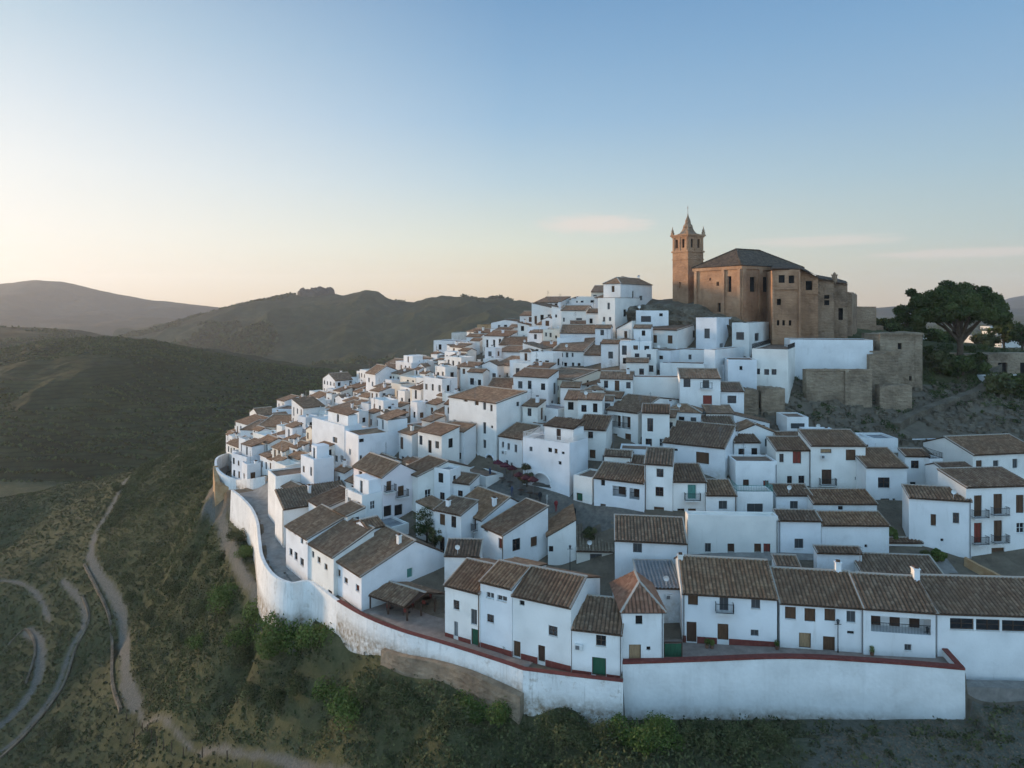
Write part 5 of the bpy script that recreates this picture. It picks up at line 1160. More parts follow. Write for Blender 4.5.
def rampmat(name,base,amt):
    def bl(nt,N,L,b):
        g=N.new('ShaderNodeNewGeometry').outputs['Position']
        n1=noise(N,L,g,.35,6,.65); c=ramp_out(N,L,n1,[(.3,(.60,.595,.57)),(.6,(.72,.715,.69)),(.8,(.78,.775,.75))])
        p=noise(N,L,g,1.1,7,.72); f=mth(N,L,'MULTIPLY',mth(N,L,'SUBTRACT',p,.56,clamp=True),5*amt,clamp=True); c=mixc(N,L,f,c,(.30,.235,.165))
        st=noise(N,L,mapping(N,L,g,(1.8,1.8,.14)),1.1,6,.7); f=mth(N,L,'MULTIPLY',mth(N,L,'SUBTRACT',st,.53,clamp=True),2.6*amt,clamp=True); c=mixc(N,L,f,c,(.22,.20,.17))
        ob=N.new('ShaderNodeTexCoord').outputs['Object']; so_=N.new('ShaderNodeSeparateXYZ'); L.new(ob,so_.inputs[0])
        dz=mth(N,L,'SUBTRACT',1.0,mth(N,L,'DIVIDE',so_.outputs[2],1.5),clamp=True); c=mixc(N,L,mth(N,L,'MULTIPLY',mth(N,L,'MULTIPLY',dz,mth(N,L,'SUBTRACT',noise(N,L,g,1.6,6,.7),.3,clamp=True)),3.2,clamp=True),c,(.24,.19,.13))
        v=N.new('ShaderNodeTexVoronoi'); v.inputs['Scale'].default_value=2.2; L.new(g,v.inputs['Vector'])
        L.new(c,b.inputs['Base Color']); bumpn(N,L,b,mth(N,L,'ADD',v.outputs['Distance'],noise(N,L,g,4,6,.7)),.25+.3*amt,.06)
    return mat(name,base,.95,build=bl)
M['ramp']=rampmat('rampart_whitewash',(.65,.65,.63),.75); M['ramp2']=rampmat('rampart_weathered',(.6,.6,.57),1.25); M['ramp3']=rampmat('front_rampart_whitewash',(.7,.7,.68),.25)
k0=6*9
wall_along('rampart_wall',WS[:k0+1],.45,M['ramp'],'curved whitewashed parapet wall with peeling base along the village road','wall',batter=.04)
wall_along('rampart_wall',WS[k0:],.45,M['ramp'],'long sloping whitewashed rampart with dark red coping below the canopy and end house','wall',coping=M['red'],batter=.04,cop_h=.07)
wall_along('rampart_wall',smoothw(WALLB,5),.45,M['ramp2'],'short weathered rampart section with dark drip stains under the green-door house','wall',coping=M['red'],batter=.03,cop_h=.07)
wc=[np.array((*P(p[0],p[1],p[2]),P(p[0],p[3],p[2]).z)) for p in WALLC]
wc=wc+[np.array((wc[-1][0]+.5,wc[-1][1]+6.0,wc[-1][2]+.7,wc[-1][3]))]
wall_along('rampart_wall',smooth_line(wc[:5],4),.5,M['ramp3'],'tall straight white front rampart with a thick red coping','wall',coping=M['red'],cop_h=.22,cop_w=.1,batter=.02)
wall_along('boundary_wall',[wc[4]+np.array((.12,.6,.0,0)),wc[5]],.4,M['ramp3'],'short rising white wall with red top at the rampart corner','wall',coping=M['red'],cop_h=.12)
# brown masonry under the white rampart
rw=[]
for px,ty,by in ((381,650,672),(400,656,684),(440,664,694),(480,679,702),(520,697,712)):
    t=[w for w in WS]; X_=(px-512)
    k=min(range(len(WS)),key=lambda i:abs(512+F*WS[i][0]/WS[i][1]-px)); d=WS[k][1]-1.0
    rw.append(np.array((*P(px,ty,d),P(px,by,d).z)))
wall_along('retaining_wall',smooth_line(rw,4),.9,M['ruin'],'brown rubble retaining wall beneath the sloping white rampart','wall',batter=.05)
# bastion at the far left end
bast=[(236,480,143,500),(225,476,145,498),(217,470,148,498),(214.5,463,153,492),(217,457,160,485),(228,453,168,478),(249,450,176,470)]
wall_along('bastion_wall',smoothw([(x,y,d,b) for x,y,d,b in bast][::-1],6),.5,M['ramp'],'rounded white bastion parapet around a terrace at the far left end','wall')
wall_along('bastion_wall',smoothw([(265,476.5,135,492),(250,479,137,494),(236,480,143,500)][::-1],5),.5,M['ramp'],'white parapet of the terrace above the road passage','wall')
def strip(name,line,off0,off1,dz,m,label=None,nx=5):
    V=[];Q=[]; n=len(line)
    for i,p in enumerate(line):
        a=line[max(i-1,0)]; b=line[min(i+1,n-1)]; t=Vector((b[0]-a[0],b[1]-a[1],0)).normalized(); nn=Vector((-t.y,t.x,0))
        for k in range(nx+1):
            o=off0+(off1-off0)*k/nx; x,y=p[0]+nn.x*o,p[1]+nn.y*o; V.append((x,y,float(surfz(x,y)[0])+dz))
    for i in range(n-1):
        for k in range(nx): a=i*(nx+1)+k; Q.append((a,a+nx+1,a+nx+2,a+1))
    o=np_mesh(name,V,[q[::-1] for q in Q],m,smooth=True); tag(o,kind='structure'); return o
roadm=rock('village_road',(.17,.165,.155),(.24,.235,.22),(.29,.285,.27),.7,.3,.03)
strip('road',[w for w in WS[:k0-3]],.5,6.3,.07,roadm,nx=8)
strip('pavement',[w for w in WS[k0-5:]],.5,5.2,.09,M['terrpave'],nx=7)
strip('terrace',[w for w in smooth_line(wc[:5],6)],.55,5.0,.09,M['terrpave'],nx=6)
def drape(name,polypx,m,dz=.08,step=1.2):
    poly=[tuple(onground(x,y)[:2]) for x,y in polypx]; xs=np.arange(min(p[0] for p in poly),max(p[0] for p in poly),step); ys=np.arange(min(p[1] for p in poly),max(p[1] for p in poly),step)
    XX,YY=np.meshgrid(xs,ys); I=inpoly(XX,YY,poly); ZZ=surfz(XX.ravel(),YY.ravel()).reshape(XX.shape)+dz; i=np.arange(XX.size).reshape(XX.shape)
    k=I[:-1,:-1]&I[1:,1:]&I[1:,:-1]&I[:-1,1:]; q=np.stack([i[:-1,:-1],i[:-1,1:],i[1:,1:],i[1:,:-1]],-1)[k]
    o=np_mesh(name,np.stack([XX,YY,ZZ],-1).reshape(-1,3),q,m,smooth=True); tag(o,kind='structure'); return o
drape('plaza',[(455,472),(500,468),(560,484),(645,505),(645,540),(560,530),(500,500),(462,486)],rock('plaza_cobbles',(.075,.07,.06),(.12,.11,.095),(.17,.155,.13),1.4,.5,.05))
drape('street',[(640,548),(962,556),(958,590),(930,578),(700,572),(640,580)],M['paving'])

# ---------------------------------------------------------------- the church
def church():
    D0=P(741.5,265.4,146); ar=R(59); zb=CZ-8.0
    root=empty('church',(D0.x,D0.y,zb)); root.rotation_euler=(0,0,-ar)
    tag(root,'brown sandstone church with square bell tower, crowning the town','church')
    # local frame: corner nearest the camera is the origin; x to the right-rear side is -> use U=facade direction
    H=D0.z-zb; WL=13.5; SL=20.0       # left face length (along -x), right face length (along +y)
    mb=MB()
    fw=[]; 
    def hole(u,w,z,h): return (u-w/2,u+w/2,z,z+h,.5)
    hl=[hole(10.2,1.1,H-5.6,3.4),hole(6.9,.7,H-4.2,.9),hole(4.7,.5,H-3.0,.6),hole(7.3,.9,H-10.0,2.0)]
    mF=lambda u,q,z:(u-WL,q,z); mS=lambda u,q,z:(-q,u,z); mL=lambda u,q,z:(-WL+q,SL-u,z); mK=lambda u,q,z:(-u,SL-q,z)
    hs_=[hole(3.6,1.9,H-5.6,3.2),hole(7.6,2.1,H-5.6,3.3)]
    holes_panel(mb,WL,-6,H,hl,mF,reveal=.5); holes_panel(mb,SL,-6,H,hs_,mS,reveal=.5); holes_panel(mb,SL,-6,H,[],mL); holes_panel(mb,WL,-6,H,[],mK)
    # cornice and pilasters
    for (x0,x1,y0,y1) in ((-WL-.3,.35,-.35,-.003),(.003,.35,0,SL+.3)): mb.box(x0,x1,y0,y1,H-.75,H-.003)
    for u in (-.9,-WL+.2,-5.2): mb.box(u,u+.8,-.42,-.004,-6,H-.76)
    for v in (.0,5.3,9.6): mb.box(.004,.45,v,v+1.0,-6,H-.76)
    mb.build('nave_wall',M['stone'],root)
    for h,mp in [(x,mF) for x in hl]+[(x,mS) for x in hs_]:
        wb=MB(); ctr=Vector(mp((h[0]+h[1])/2,.45,(h[2]+h[3])/2)); wb.face([Vector(mp(u,.46,z))-ctr for u,z in ((h[0],h[2]),(h[1],h[2]),(h[1],h[3]),(h[0],h[3]))]); wb.build('window',M['dark'],root,loc=ctr)
    rb=MB(); k=4.2; q=6.2; e=.5
    a0,a1,a2,a3=Vector((-WL-e,-e,H)),Vector((e,-e,H)),Vector((e,SL+e,H)),Vector((-WL-e,SL+e,H)); r1,r2=Vector((-WL/2,q,H+k)),Vector((-WL/2,SL-q,H+k))
    for p4 in ((a0,a1,r1,r1),(a1,a2,r2,r1),(a2,a3,r2,r2),(a3,a0,r1,r2)): roof_patch(rb,*p4,False); rb.face([p-Vector((0,0,.05)) for p in (p4[:3] if (p4[2]-p4[3]).length<1e-4 else p4)],0)
    rb.face([a3,a2,a1,a0],0)
    for p,q_ in ((a0,r1),(a1,r1),(r1,r2),(a2,r2)): rb.bar(p+Vector((0,0,.1)),q_+Vector((0,0,.12)),.45,.2,1)
    rb.build('nave_roof',[M['churchroof'],M['churchroof']],root)
    Mi=(Matrix.Translation((D0.x,D0.y,zb))@Matrix.Rotation(-ar,4,'Z')).inverted()
    def blk(name,xl,xr,ytl,ytr,d,ybase,yaw,L,m,holes=(),extra=None):
        """a massive block whose front runs from xl to xr in the picture at depth d, as part of the church"""
        A=P(xl,ytl,d); dirx=Vector((math.cos(R(yaw)),-math.sin(R(yaw)),0)); inn=Vector((math.sin(R(yaw)),math.cos(R(yaw)),0))
        t=(xr-xl)*d/(F*dirx.x-(xr-512)*dirx.y); B=A+dirx*t; zt0=A.z; zt1=CZ-(ytr-HZ)*B.y/F; z0=CZ-(ybase-HZ)*d/F-5
        mb=MB(); n=9
        hh=[(u*t-w/2,u*t+w/2,z0+5+z,z0+5+z+h,.5) for u,w,z,h in holes]
        zm=min(zt0,zt1)-.8
        mp=lambda u,q,z: Mi@(Vector((A.x,A.y,0))+dirx*u+inn*q+Vector((0,0,z)))
        holes_panel(mb,t,z0,zm,hh,mp,reveal=.5)
        rr=random.Random(int(xl)); us_=[t*i/n for i in range(n+1)]; zs=[zt0+(zt1-zt0)*i/n+rr.uniform(-.12,.12) for i in range(n+1)]
        for i in range(n):
            mb.face([mp(us_[i],0,zm),mp(us_[i+1],0,zm),mp(us_[i+1],0,zs[i+1]),mp(us_[i],0,zs[i])])
            mb.face([mp(us_[i],0,zs[i]),mp(us_[i+1],0,zs[i+1]),mp(us_[i+1],L,zs[i+1]+.0),mp(us_[i],L,zs[i])])
        mb.face([mp(t,0,z0),mp(t,L,z0),mp(t,L,zs[-1]),mp(t,0,zs[-1])]); mb.face([mp(0,L,z0),mp(0,0,z0),mp(0,0,zs[0]),mp(0,L,zs[0])]); mb.face([mp(t,L,z0),mp(0,L,z0),mp(0,L,zs[0]),mp(t,L,zs[-1])])
        # string courses and buttresses, irregular
        for f in (extra or ()):
            u0,u1,zz0,zz1,pj=f; za=z0+5+zz0; zc=z0+5+zz1
            p=[mp(u0*t,-pj,za),mp(u1*t,-pj,za),mp(u1*t,-.003,za),mp(u0*t,-.003,za),mp(u0*t,-pj,zc),mp(u1*t,-pj,zc),mp(u1*t,-.003,zc),mp(u0*t,-.003,zc)]
            for q in ((3,2,1,0),(4,5,6,7),(0,1,5,4),(1,2,6,5),(2,3,7,6),(3,0,4,7)): mb.face([p[i] for i in q])
        o=mb.build(name,m,root)
        for h in hh:
            wb=MB(); wb.face([mp(u,.46,z) for u,z in ((h[0],h[2]),(h[1],h[2]),(h[1],h[3]),(h[0],h[3]))]); wb.build('window',M['dark'],root)
        return o
    blk('apse_block',772,800,270,270,141,340,14,10,M['stone'],[(.22,.5,3.0,1.1),(.42,.5,3.0,1.1),(.65,.5,3.0,1.1),(.25,.8,7.2,1.3),(.35,1.2,11.8,1.6),(.7,1.1,11.7,1.6)],[(0,1,10.4,10.8,.3),(0,.08,0,13.5,.5),(.94,1.0,0,14,.6)])
    blk('east_block',800,818,268.5,277,144,340,14,12,M['stone'],[(.5,1.3,10.5,2.4)],[(0,1,9.6,9.9,.25)])
    blk('east_block',818,834,278.5,280,147.5,340,22,10,M['stonegrey'],[(.55,1.0,7.5,2.2)],[(0,.2,0,11.6,.5),(.2,1,8.6,8.9,.25)])
    blk('sacristy_block',834,847.5,282,283.5,150,340,22,9,M['stonegrey'],[(.5,.9,4.4,2.6)],[(0,.18,0,11.4,.55),(.18,1,7.6,7.9,.25)])
    blk('sacristy_block',846,852,291.5,294,151,340,35,7,M['stonegrey'],[],[])
    # lower lean-to roofs falling east of the nave
    rb=MB()
    def wp(px,py,d): return Mi@P(px,py,d)
    for q in ([(770,268.5,140.6),(800.5,268.5,140),(797,264,150),(776,262.5,150)],[(799,268,143),(819,276.5,142),(815,274.5,153),(797,264,153)],[(818,278,147),(834.5,280.5,145.5),(832,277.5,156),(815,274.5,156)],[(834,281.5,149.5),(848,283.5,148.5),(846,281,158),(834,277.5,158)]):
        pts=[wp(*x) for x in q]; rb.face(pts,0,[(p.x,p.y) for p in pts]); rb.face([p-Vector((0,0,.3)) for p in pts][::-1],0)
    rb.build('side_roof',M['churchroof'],root)
    cb=MB(); p=wp(834.5,280,150); cb.box(p.x-.4,p.x+.4,p.y-.4,p.y+.4,p.z-1,p.z+1.0); cb.box(p.x-.5,p.x+.5,p.y-.5,p.y+.5,p.z+1.003,p.z+1.2); cb.lathe([(.35,0),(.3,.3),(0,.55)],(p.x,p.y,p.z+1.2),10); cb.build('turret',M['stonegrey'],root)
    # bell tower
    tp=P(688,234,160); T=Mi@tp; s_=5.05
    tb=MB(); zt=T.z; x1,y0=T.x,T.y; x0=x1-s_; y1=y0+s_; zbm=zt-4.1
    zsh=-6
    hb=[(.95,1.75,zt-3.1,zt-1.05,.45),(3.1,3.9,zt-3.1,zt-1.05,.45)]
    mpF=lambda u,q,z:(x0+u,y0+q,z); mpS=lambda u,q,z:(x1-q,y0+u,z); mpL=lambda u,q,z:(x0+q,y1-u,z); mpK=lambda u,q,z:(x1-u,y1-q,z)
    hlow=[(2.1,2.9,zt-12.5,zt-11.2,.4)]
    for mp,hh in ((mpF,hb+hlow),(mpS,hb),(mpL,hb),(mpK,hb)): holes_panel(tb,s_,zsh,zt,hh,mp,reveal=.45)
    def ring(z0,z1,o):
        tb.box(x0-o,x1+o,y0-o,y0-.003,z0,z1); tb.box(x0-o,x1+o,y1+.003,y1+o,z0,z1); tb.box(x0-o,x0-.003,y0,y1,z0,z1); tb.box(x1+.003,x1+o,y0,y1,z0,z1)
    ring(zt-4.15,zt-3.75,.22); ring(zt-5.9,zt-5.7,.12); ring(zt-.55,zt-.25,.2); ring(zt-.247,zt+.1,.42)
    tb.box(x0,x1,y0,y1,zt-.002,zt+.12)
    for o in (0,1.85,4.0):
        tb.box(x0+o+.3,x0+o+.75,y0-.14,y0-.003,zt-3.74,zt-.56); tb.box(x1+.003,x1+.14,y0+o+.3,y0+o+.75,zt-3.74,zt-.56)
    tw=tb.build('bell_tower',M['stone'],root)
    for mp in (mpF,mpS,mpL,mpK):
        for h in hb+(hlow if mp is mpF else []):
            wb=MB(); wb.face([mp(u,.42,z) for u,z in ((h[0],h[2]),(h[1],h[2]),(h[1],h[3]),(h[0],h[3]))]); wb.build('belfry_opening',M['dark'],tw)
    sb=MB(); cx,cy=(x0+x1)/2,(y0+y1)/2
    prof=[(3.0,.12),(1.9,.55),(1.4,1.2),(1.15,1.9),(1.1,2.3),(.72,2.8),(.6,3.5),(.62,3.6),(.42,4.0),(.2,4.6),(.06,5.3),(.0,5.4)]
    for i in range(len(prof)-1):
        (r0,a),(r1,b)=prof[i],prof[i+1]; n=4 if i<3 else 8
        for k in range(n):
            t0=2*math.pi*k/n+math.pi/4; t1=2*math.pi*(k+1)/n+math.pi/4
            sb.face([(cx+r0*math.cos(t0),cy+r0*math.sin(t0),zt+a),(cx+r0*math.cos(t1),cy+r0*math.sin(t1),zt+a),(cx+r1*math.cos(t1),cy+r1*math.sin(t1),zt+b),(cx+r1*math.cos(t0),cy+r1*math.sin(t0),zt+b)])
    sb.bar((cx,cy,zt+5.2),(cx,cy,zt+7.2),.07); sb.bar((cx-.3,cy,zt+6.6),(cx+.3,cy,zt+6.6),.07)
    sb.build('spire',M['stonegrey'],tw)
    for x,y in ((x0,y0),(x1,y0),(x1,y1),(x0,y1)):
        fb=MB(); fb.box(x-.3,x+.3,y-.3,y+.3,zt+.1,zt+.75); fb.lathe([(.22,.75),(.34,1.0),(.25,1.3),(.1,1.6),(.08,2.0),(0,2.1)],(x,y,zt),10); fb.build('finial',M['stonegrey'],tw)
church()
# small stone lean-to left of the church, low wall at its right end
p=onground(866,345)
mb=MB(); rr=empty('stone_ruin',(P(866,345,160))); tag(rr,'low brown stone tower stub just right of the church','ruin')
mb.box(-2.2,2.4,0,5,-8,9.0); mb.box(2.4,4.4,.6,4,-8,4.5); mb.build('masonry',M['stonegrey'],rr)
# rocky mound under the tower
for (px,py,d,rx,ry,rz,sd) in ((700,320,148,7,3.5,4.0,3),(684,316,151,8,4,4.2,4),(668,313,153,7,4,3.6,6),(652,308,156,6,4,2.6,9),(722,326,144,5,2.5,3.4,8)):
    q=P(px,py,d); o=boulder('rock_mound',(q.x,q.y,q.z-2.2),rx,ry,rz,M['rock'],seed=sd,nu=90,nv=44,amp=.45); tag(o,kind='structure')

# ---------------------------------------------------------------- castle ruins on the right
def crag_wall(name,xl,xr,yt,yb,d,yaw,L,m,label,cat='ruin',jag=.35,openings=(),group=None,n=14,extra=()):
    A=P(xl,yt if not isinstance(yt,tuple) else yt[0],d); dx=Vector((math.cos(R(yaw)),-math.sin(R(yaw)),0)); inn=Vector((math.sin(R(yaw)),math.cos(R(yaw)),0))
    t=(xr-xl)*d/(F*dx.x-(xr-512)*dx.y); B=A+dx*t; zt0=A.z; zt1=CZ-((yt if not isinstance(yt,tuple) else yt[1])-HZ)*B.y/F; z0=CZ-(yb-HZ)*d/F
    root=empty(name,(A.x,A.y,z0)); tag(root,label,cat,group); o0=Vector(root.location); mb=MB(); rr=random.Random(int(xl+yb))
    mp=lambda u,q,z: Vector((A.x,A.y,0))+dx*u+inn*q+Vector((0,0,z))-o0
    zs=[zt0+(zt1-zt0)*i/n-abs(rr.gauss(0,jag)) for i in range(n+1)]; zb=[zt0+(zt1-zt0)*i/n-abs(rr.gauss(0,jag)) for i in range(n+1)]
    zm=min(zs+zb)-.1; hh=[(u*t-w/2,u*t+w/2,z0+z,z0+z+h,.5) for u,w,z,h in openings]
    holes_panel(mb,t,z0-4,zm,hh,mp,reveal=.5)
    for i in range(n):
        a,b=t*i/n,t*(i+1)/n
        mb.face([mp(a,0,zm),mp(b,0,zm),mp(b,0,zs[i+1]),mp(a,0,zs[i])]); mb.face([mp(a,0,zs[i]),mp(b,0,zs[i+1]),mp(b,L,zb[i+1]),mp(a,L,zb[i])]); mb.face([mp(b,L,z0-4),mp(a,L,z0-4),mp(a,L,zb[i]),mp(b,L,zb[i+1])])
    mb.face([mp(t,0,z0-4),mp(t,L,z0-4),mp(t,L,zb[-1]),mp(t,0,zs[-1])]); mb.face([mp(0,L,z0-4),mp(0,0,z0-4),mp(0,0,zs[0]),mp(0,L,zb[0])])
    for u0,u1,a,b,pj in extra:
        p=[mp(u0*t,-pj,z0+a),mp(u1*t,-pj,z0+a),mp(u1*t,-.003,z0+a),mp(u0*t,-.003,z0+a),mp(u0*t,-pj,z0+b),mp(u1*t,-pj,z0+b),mp(u1*t,-.003,z0+b),mp(u0*t,-.003,z0+b)]
        for q in ((3,2,1,0),(4,5,6,7),(0,1,5,4),(1,2,6,5),(2,3,7,6),(3,0,4,7)): mb.face([p[i] for i in q])
    mb.build('masonry',m,root)
    for h in hh:
        wb=MB(); wb.face([mp(u,.46,z) for u,z in ((h[0],h[2]),(h[1],h[2]),(h[1],h[3]),(h[0],h[3]))]); wb.build('opening',M['dark'],root)
    return root
crag_wall('ruined_tower',880,922.5,(334.5,332.5),392,131,4,8,M['ruin'],'big square ruined masonry tower left of the umbrella pine',openings=[(.47,.8,8.2,1.2),(.72,.5,2.2,.9)],jag=.12,extra=[(.82,.99,-3,10.8,.12),(-.02,1.02,11.0,11.35,.25)])
crag_wall('ruined_tower',869.5,898.5,(354,351),404,127,6,5,M['ruin'],'lower broken masonry tower block in front of the big square one',jag=.15,extra=[(0,1.0,9.6,9.9,.2)])
crag_wall('rampart_ruin',806.5,872,(369,369.5),403,124,5,2.2,M['ruin'],'long weathered stone wall under the blank white wall',jag=.16,extra=[(.58,.64,-3,6,.4),(-.01,1.0,5.9,6.25,.15)])
crag_wall('rampart_ruin',880,912,(385.5,384.5),405,122.5,5,2,M['ruin'],'low broken stone wall at the foot of the ruined towers',jag=.2)
crag_wall('rampart_ruin',934,1000,(352.5,353.5),362,144,0,1.5,M['ruin'],'thin stone wall running past the pine trunk',jag=.12)
crag_wall('rampart_ruin',988,1110,(353,351),386,141,-3,2.5,M['ruin'],'high stone wall with shallow bays at the right edge',jag=.15,openings=[(.12,2.0,.8,4.0),(.3,2.0,.8,4.0),(.48,2.0,.8,4.0)])
crag_wall('rampart_ruin',744,758.5,(388,390),420,119,5,3,M['ruin'],'small brown stone ruin beside the low white wing',jag=.2)
crag_wall('rampart_ruin',761.5,785,(387,388),418,119,5,3,M['ruin'],'grey stone ruin wall below the terraced white house',jag=.15)
# rubble stair-wall climbing the slope
pts=[]
for px,py in ((1000,360),(990,372),(984,385),(972,394),(950,402),(925,411),(905,419),(890,428)):
    g_=onground(px,py); pts.append(np.array((g_.x,g_.y,g_.z+1.0,g_.z)))
wall_along('rubble_wall',smooth_line(pts,5),1.6,M['rock'],'low crumbling rubble wall curving down the rocky slope','wall',base_drop=1.5)
for (x,y,w_,lab) in ((1003,378,9,'white flat-roofed building at the right edge beneath the high stone wall'),):
    house(1000,1062,379,390,-2,L=6,ref='L',roof=('T',.2),d=128,label=lab)
house(925,933,350,366,0,L=5,ref='R',roof=('G',1.0),d=150,label='small white house glimpsed between the ruined tower and the pine')

crag_wall('stone_ledge',966,1120,(687,690),706,67.2,0,1.4,M['paving'],'low stone ledge with paving below the wide strip-window house',cat='ledge',jag=.03)

def low_wall(pxs,h,th,m,name,label,base=1.0,cat='wall',off=0):
    pts=[]
    for px,py in pxs:
        g_=onground(px,py); pts.append(np.array((g_.x+off,g_.y,float(surfz(g_.x+off,g_.y)[0])+h,float(surfz(g_.x+off,g_.y)[0]))))
    return wall_along(name,smooth_line(pts,5),th,m,label,cat,base_drop=base)
low_wall([(964,566),(978,574),(992,581),(1010,592)],1.1,.5,M['ochre'],'courtyard_wall','low ochre earth wall round a rough courtyard near the right edge')
low_wall([(91,562),(104,585),(116,610),(120,640),(121,675),(130,703)][::-1],.45,.5,M['rock'],'dry_stone_wall','long low dry stone wall edging the main slope path',off=-1.4)
low_wall([(80,598),(86,622),(72,652),(58,690),(22,736),(-10,765)][::-1],.35,.45,M['rock'],'dry_stone_wall','low dry stone wall along the lower left path',off=.9)
low_wall([(0,645),(20,630),(30,650),(20,685)][::-1],.3,.4,M['rock'],'dry_stone_wall','short dry stone wall by the looping track at the left edge',off=1.4)
ob_=[]
for px,ty,by in ((213,462,506),(215,478,510),(224,482,514),(236,484,512)):
    ob_.append(np.array((*P(px,ty+4,144.2 if px>214 else 150),P(px,by,144 if px>214 else 150).z)))
wall_along('bastion_foot',ob_,1.0,M['ochre'],'ochre rough masonry foot under the rounded white bastion','wall',base_drop=3)
# ---------------------------------------------------------------- vegetation
def leafmat(name,c1,c2,c3):
    def bl(nt,N,L,b):
        a=N.new('ShaderNodeAttribute'); a.attribute_name='tint'; g=N.new('ShaderNodeNewGeometry').outputs['Position']
        s=mth(N,L,'ADD',mth(N,L,'MULTIPLY',a.outputs['Fac'],.55),mth(N,L,'MULTIPLY',noise(N,L,g,.09,5,.6),.55))
        L.new(ramp_out(N,L,s,[(.3,c1),(.52,c2),(.78,c3)]),b.inputs['Base Color'])
    return mat(name,c2,.9,build=bl,spec=.12)
M['leaf']=leafmat('scrub_leaves',(.032,.038,.018),(.066,.074,.030),(.118,.12,.052))
M['leafb']=leafmat('bright_leaves',(.035,.055,.014),(.072,.105,.024),(.12,.15,.042))
M['leafd']=leafmat('pine_needles',(.024,.036,.012),(.050,.068,.022),(.088,.105,.035))
M['dry']=leafmat('dry_grass',(.042,.043,.022),(.075,.072,.037),(.118,.108,.06))
M['bark']=rock('bark',(.05,.035,.022),(.085,.06,.04),(.12,.09,.06),2.0,.8,.08)
def leaves(C_,R_,n,size,seed=0,flat=1.0,shell=.55):
    """leaf-sized quads through ellipsoids; C_ (k,3) centres, R_ (k,3) radii, n leaves each"""
    r=np.random.default_rng(seed); k=len(C_); m=k*n
    d=r.normal(size=(m,3)); d/=np.linalg.norm(d,axis=1)[:,None]; rad=(shell+(1-shell)*r.random(m))[:,None]
    c=np.repeat(C_,n,0)+d*rad*np.repeat(R_,n,0)
    nv=d*.6+r.normal(size=(m,3))*.6; nv/=np.linalg.norm(nv,axis=1)[:,None]; u=np.cross(nv,r.normal(size=(m,3))); u/=np.linalg.norm(u,axis=1)[:,None]; v=np.cross(nv,u)
    s=(size*(.6+.8*r.random(m)))[:,None]; u=u*s*.5; v=v*s*.5*flat
    V=np.stack([c-u-v,c+u-v,c+u*.6+v,c-u*.6+v],1).reshape(-1,3); Q=np.arange(m*4).reshape(-1,4); t=np.repeat(np.repeat(r.random(k),n)*.6+r.random(m)*.4,4)
    return V,Q,t
def shrub_mesh(seed,rx,rz,n,size,lobes=7):
    r=np.random.default_rng(seed); C_=np.stack([r.uniform(-.6,.6,lobes)*rx,r.uniform(-.6,.6,lobes)*rx,rz*(.35+.45*r.random(lobes))],1); s=r.uniform(.35,.6,lobes)
    return leaves(C_,np.stack([rx*s,rx*s,rz*s],1),n//lobes,size,seed)
def road_clear(x,y,mrg=.4):
    return min(min(float(segdist(np.array([x]),np.array([y]),ln)[0])-hw for ln,hw in PL.values()),99)>mrg
SH=[]
for k in range(6):
    V,Q,t=shrub_mesh(40+k,1.0,1.0,2600,.062,lobes=13); o=np_mesh('shrub',V,Q,M['leafb'] if k%2 else M['leaf'],cols=t); o.hide_render=True; SH.append(o.data); C.objects.unlink(o); bpy.data.objects.remove(o)
big=[(228,606,3.0,'b'),(245,640,3.2,'b'),(262,630,3.4,'b'),(283,640,3.6,'b'),(300,645,3.4,'b'),(318,648,3.0,'b'),(270,655,2.8,'b'),(240,660,2.4,'d'),(205,610,2.4,'d'),(180,640,2.2,'d'),(190,560,2.6,'d'),(175,590,2.3,'d'),
     (200,650,2.2,'b'),(150,620,2.0,'d'),(238,535,2.0,'d'),(246,548,1.8,'b'),(222,560,2.0,'d'),(330,700,2.4,'b'),(350,715,2.6,'b'),(370,690,2.2,'d'),(400,700,2.2,'d'),(420,712,2.0,'d'),(475,712,2.4,'b'),(500,715,2.0,'b'),(455,720,2.2,'d'),
     (630,738,2.4,'b'),(648,742,2.2,'b'),(665,740,2.0,'b'),(612,738,1.8,'d'),(700,742,1.6,'d'),(735,745,1.7,'d'),(770,742,1.5,'d'),(560,735,2.0,'d'),(580,745,1.8,'d'),(120,490,2.2,'d'),(165,480,2.0,'d'),(190,455,2.4,'d'),(195,475,2.0,'d'),
     (130,600,1.8,'d'),(300,690,2.2,'d'),(280,700,2.0,'d'),(250,700,1.8,'d'),(60,740,2.0,'d'),(150,740,1.6,'d')]
bl_used={}
for i,(px,py,r_,k) in enumerate(big):
    g_=onground(px,py); z=float(surfz(g_.x,g_.y)[0])
    o=bpy.data.objects.new('shrub',SH[(i*2+(1 if k=='b' else 0))%6]); o.location=(g_.x,g_.y,z-.2); o.scale=(r_*fr.uniform(.9,1.2),r_*fr.uniform(.9,1.2),r_*fr.uniform(.75,1.0)); o.rotation_euler=(0,0,fr.uniform(0,6)); link(o)
    where='below the curved road wall' if px<345 and py>600 else ('on the upper left slope' if py<520 else ('on the slope between path and road wall' if px<345 else ('below the rubble retaining wall' if px<530 else 'at the foot of the front rampart')))
    side=['leftmost','second from left','third from left','fourth from left','fifth from left','sixth from left','seventh from left','eighth from left','ninth from left']
    bl_used.setdefault((k,where),[]).append((px,o))
for (k,where),l in bl_used.items():
    l.sort(key=lambda q:q[0]); N_=['first','second','third','fourth','fifth','sixth','seventh','eighth','ninth','tenth','eleventh','twelfth','thirteenth','fourteenth']
    for i,(px,o) in enumerate(l): tag(o,('%s %s shrub from the left %s'%(N_[min(i,13)],'bright green' if k=='b' else 'dark olive',where)),'shrub','shrubs on the slope')
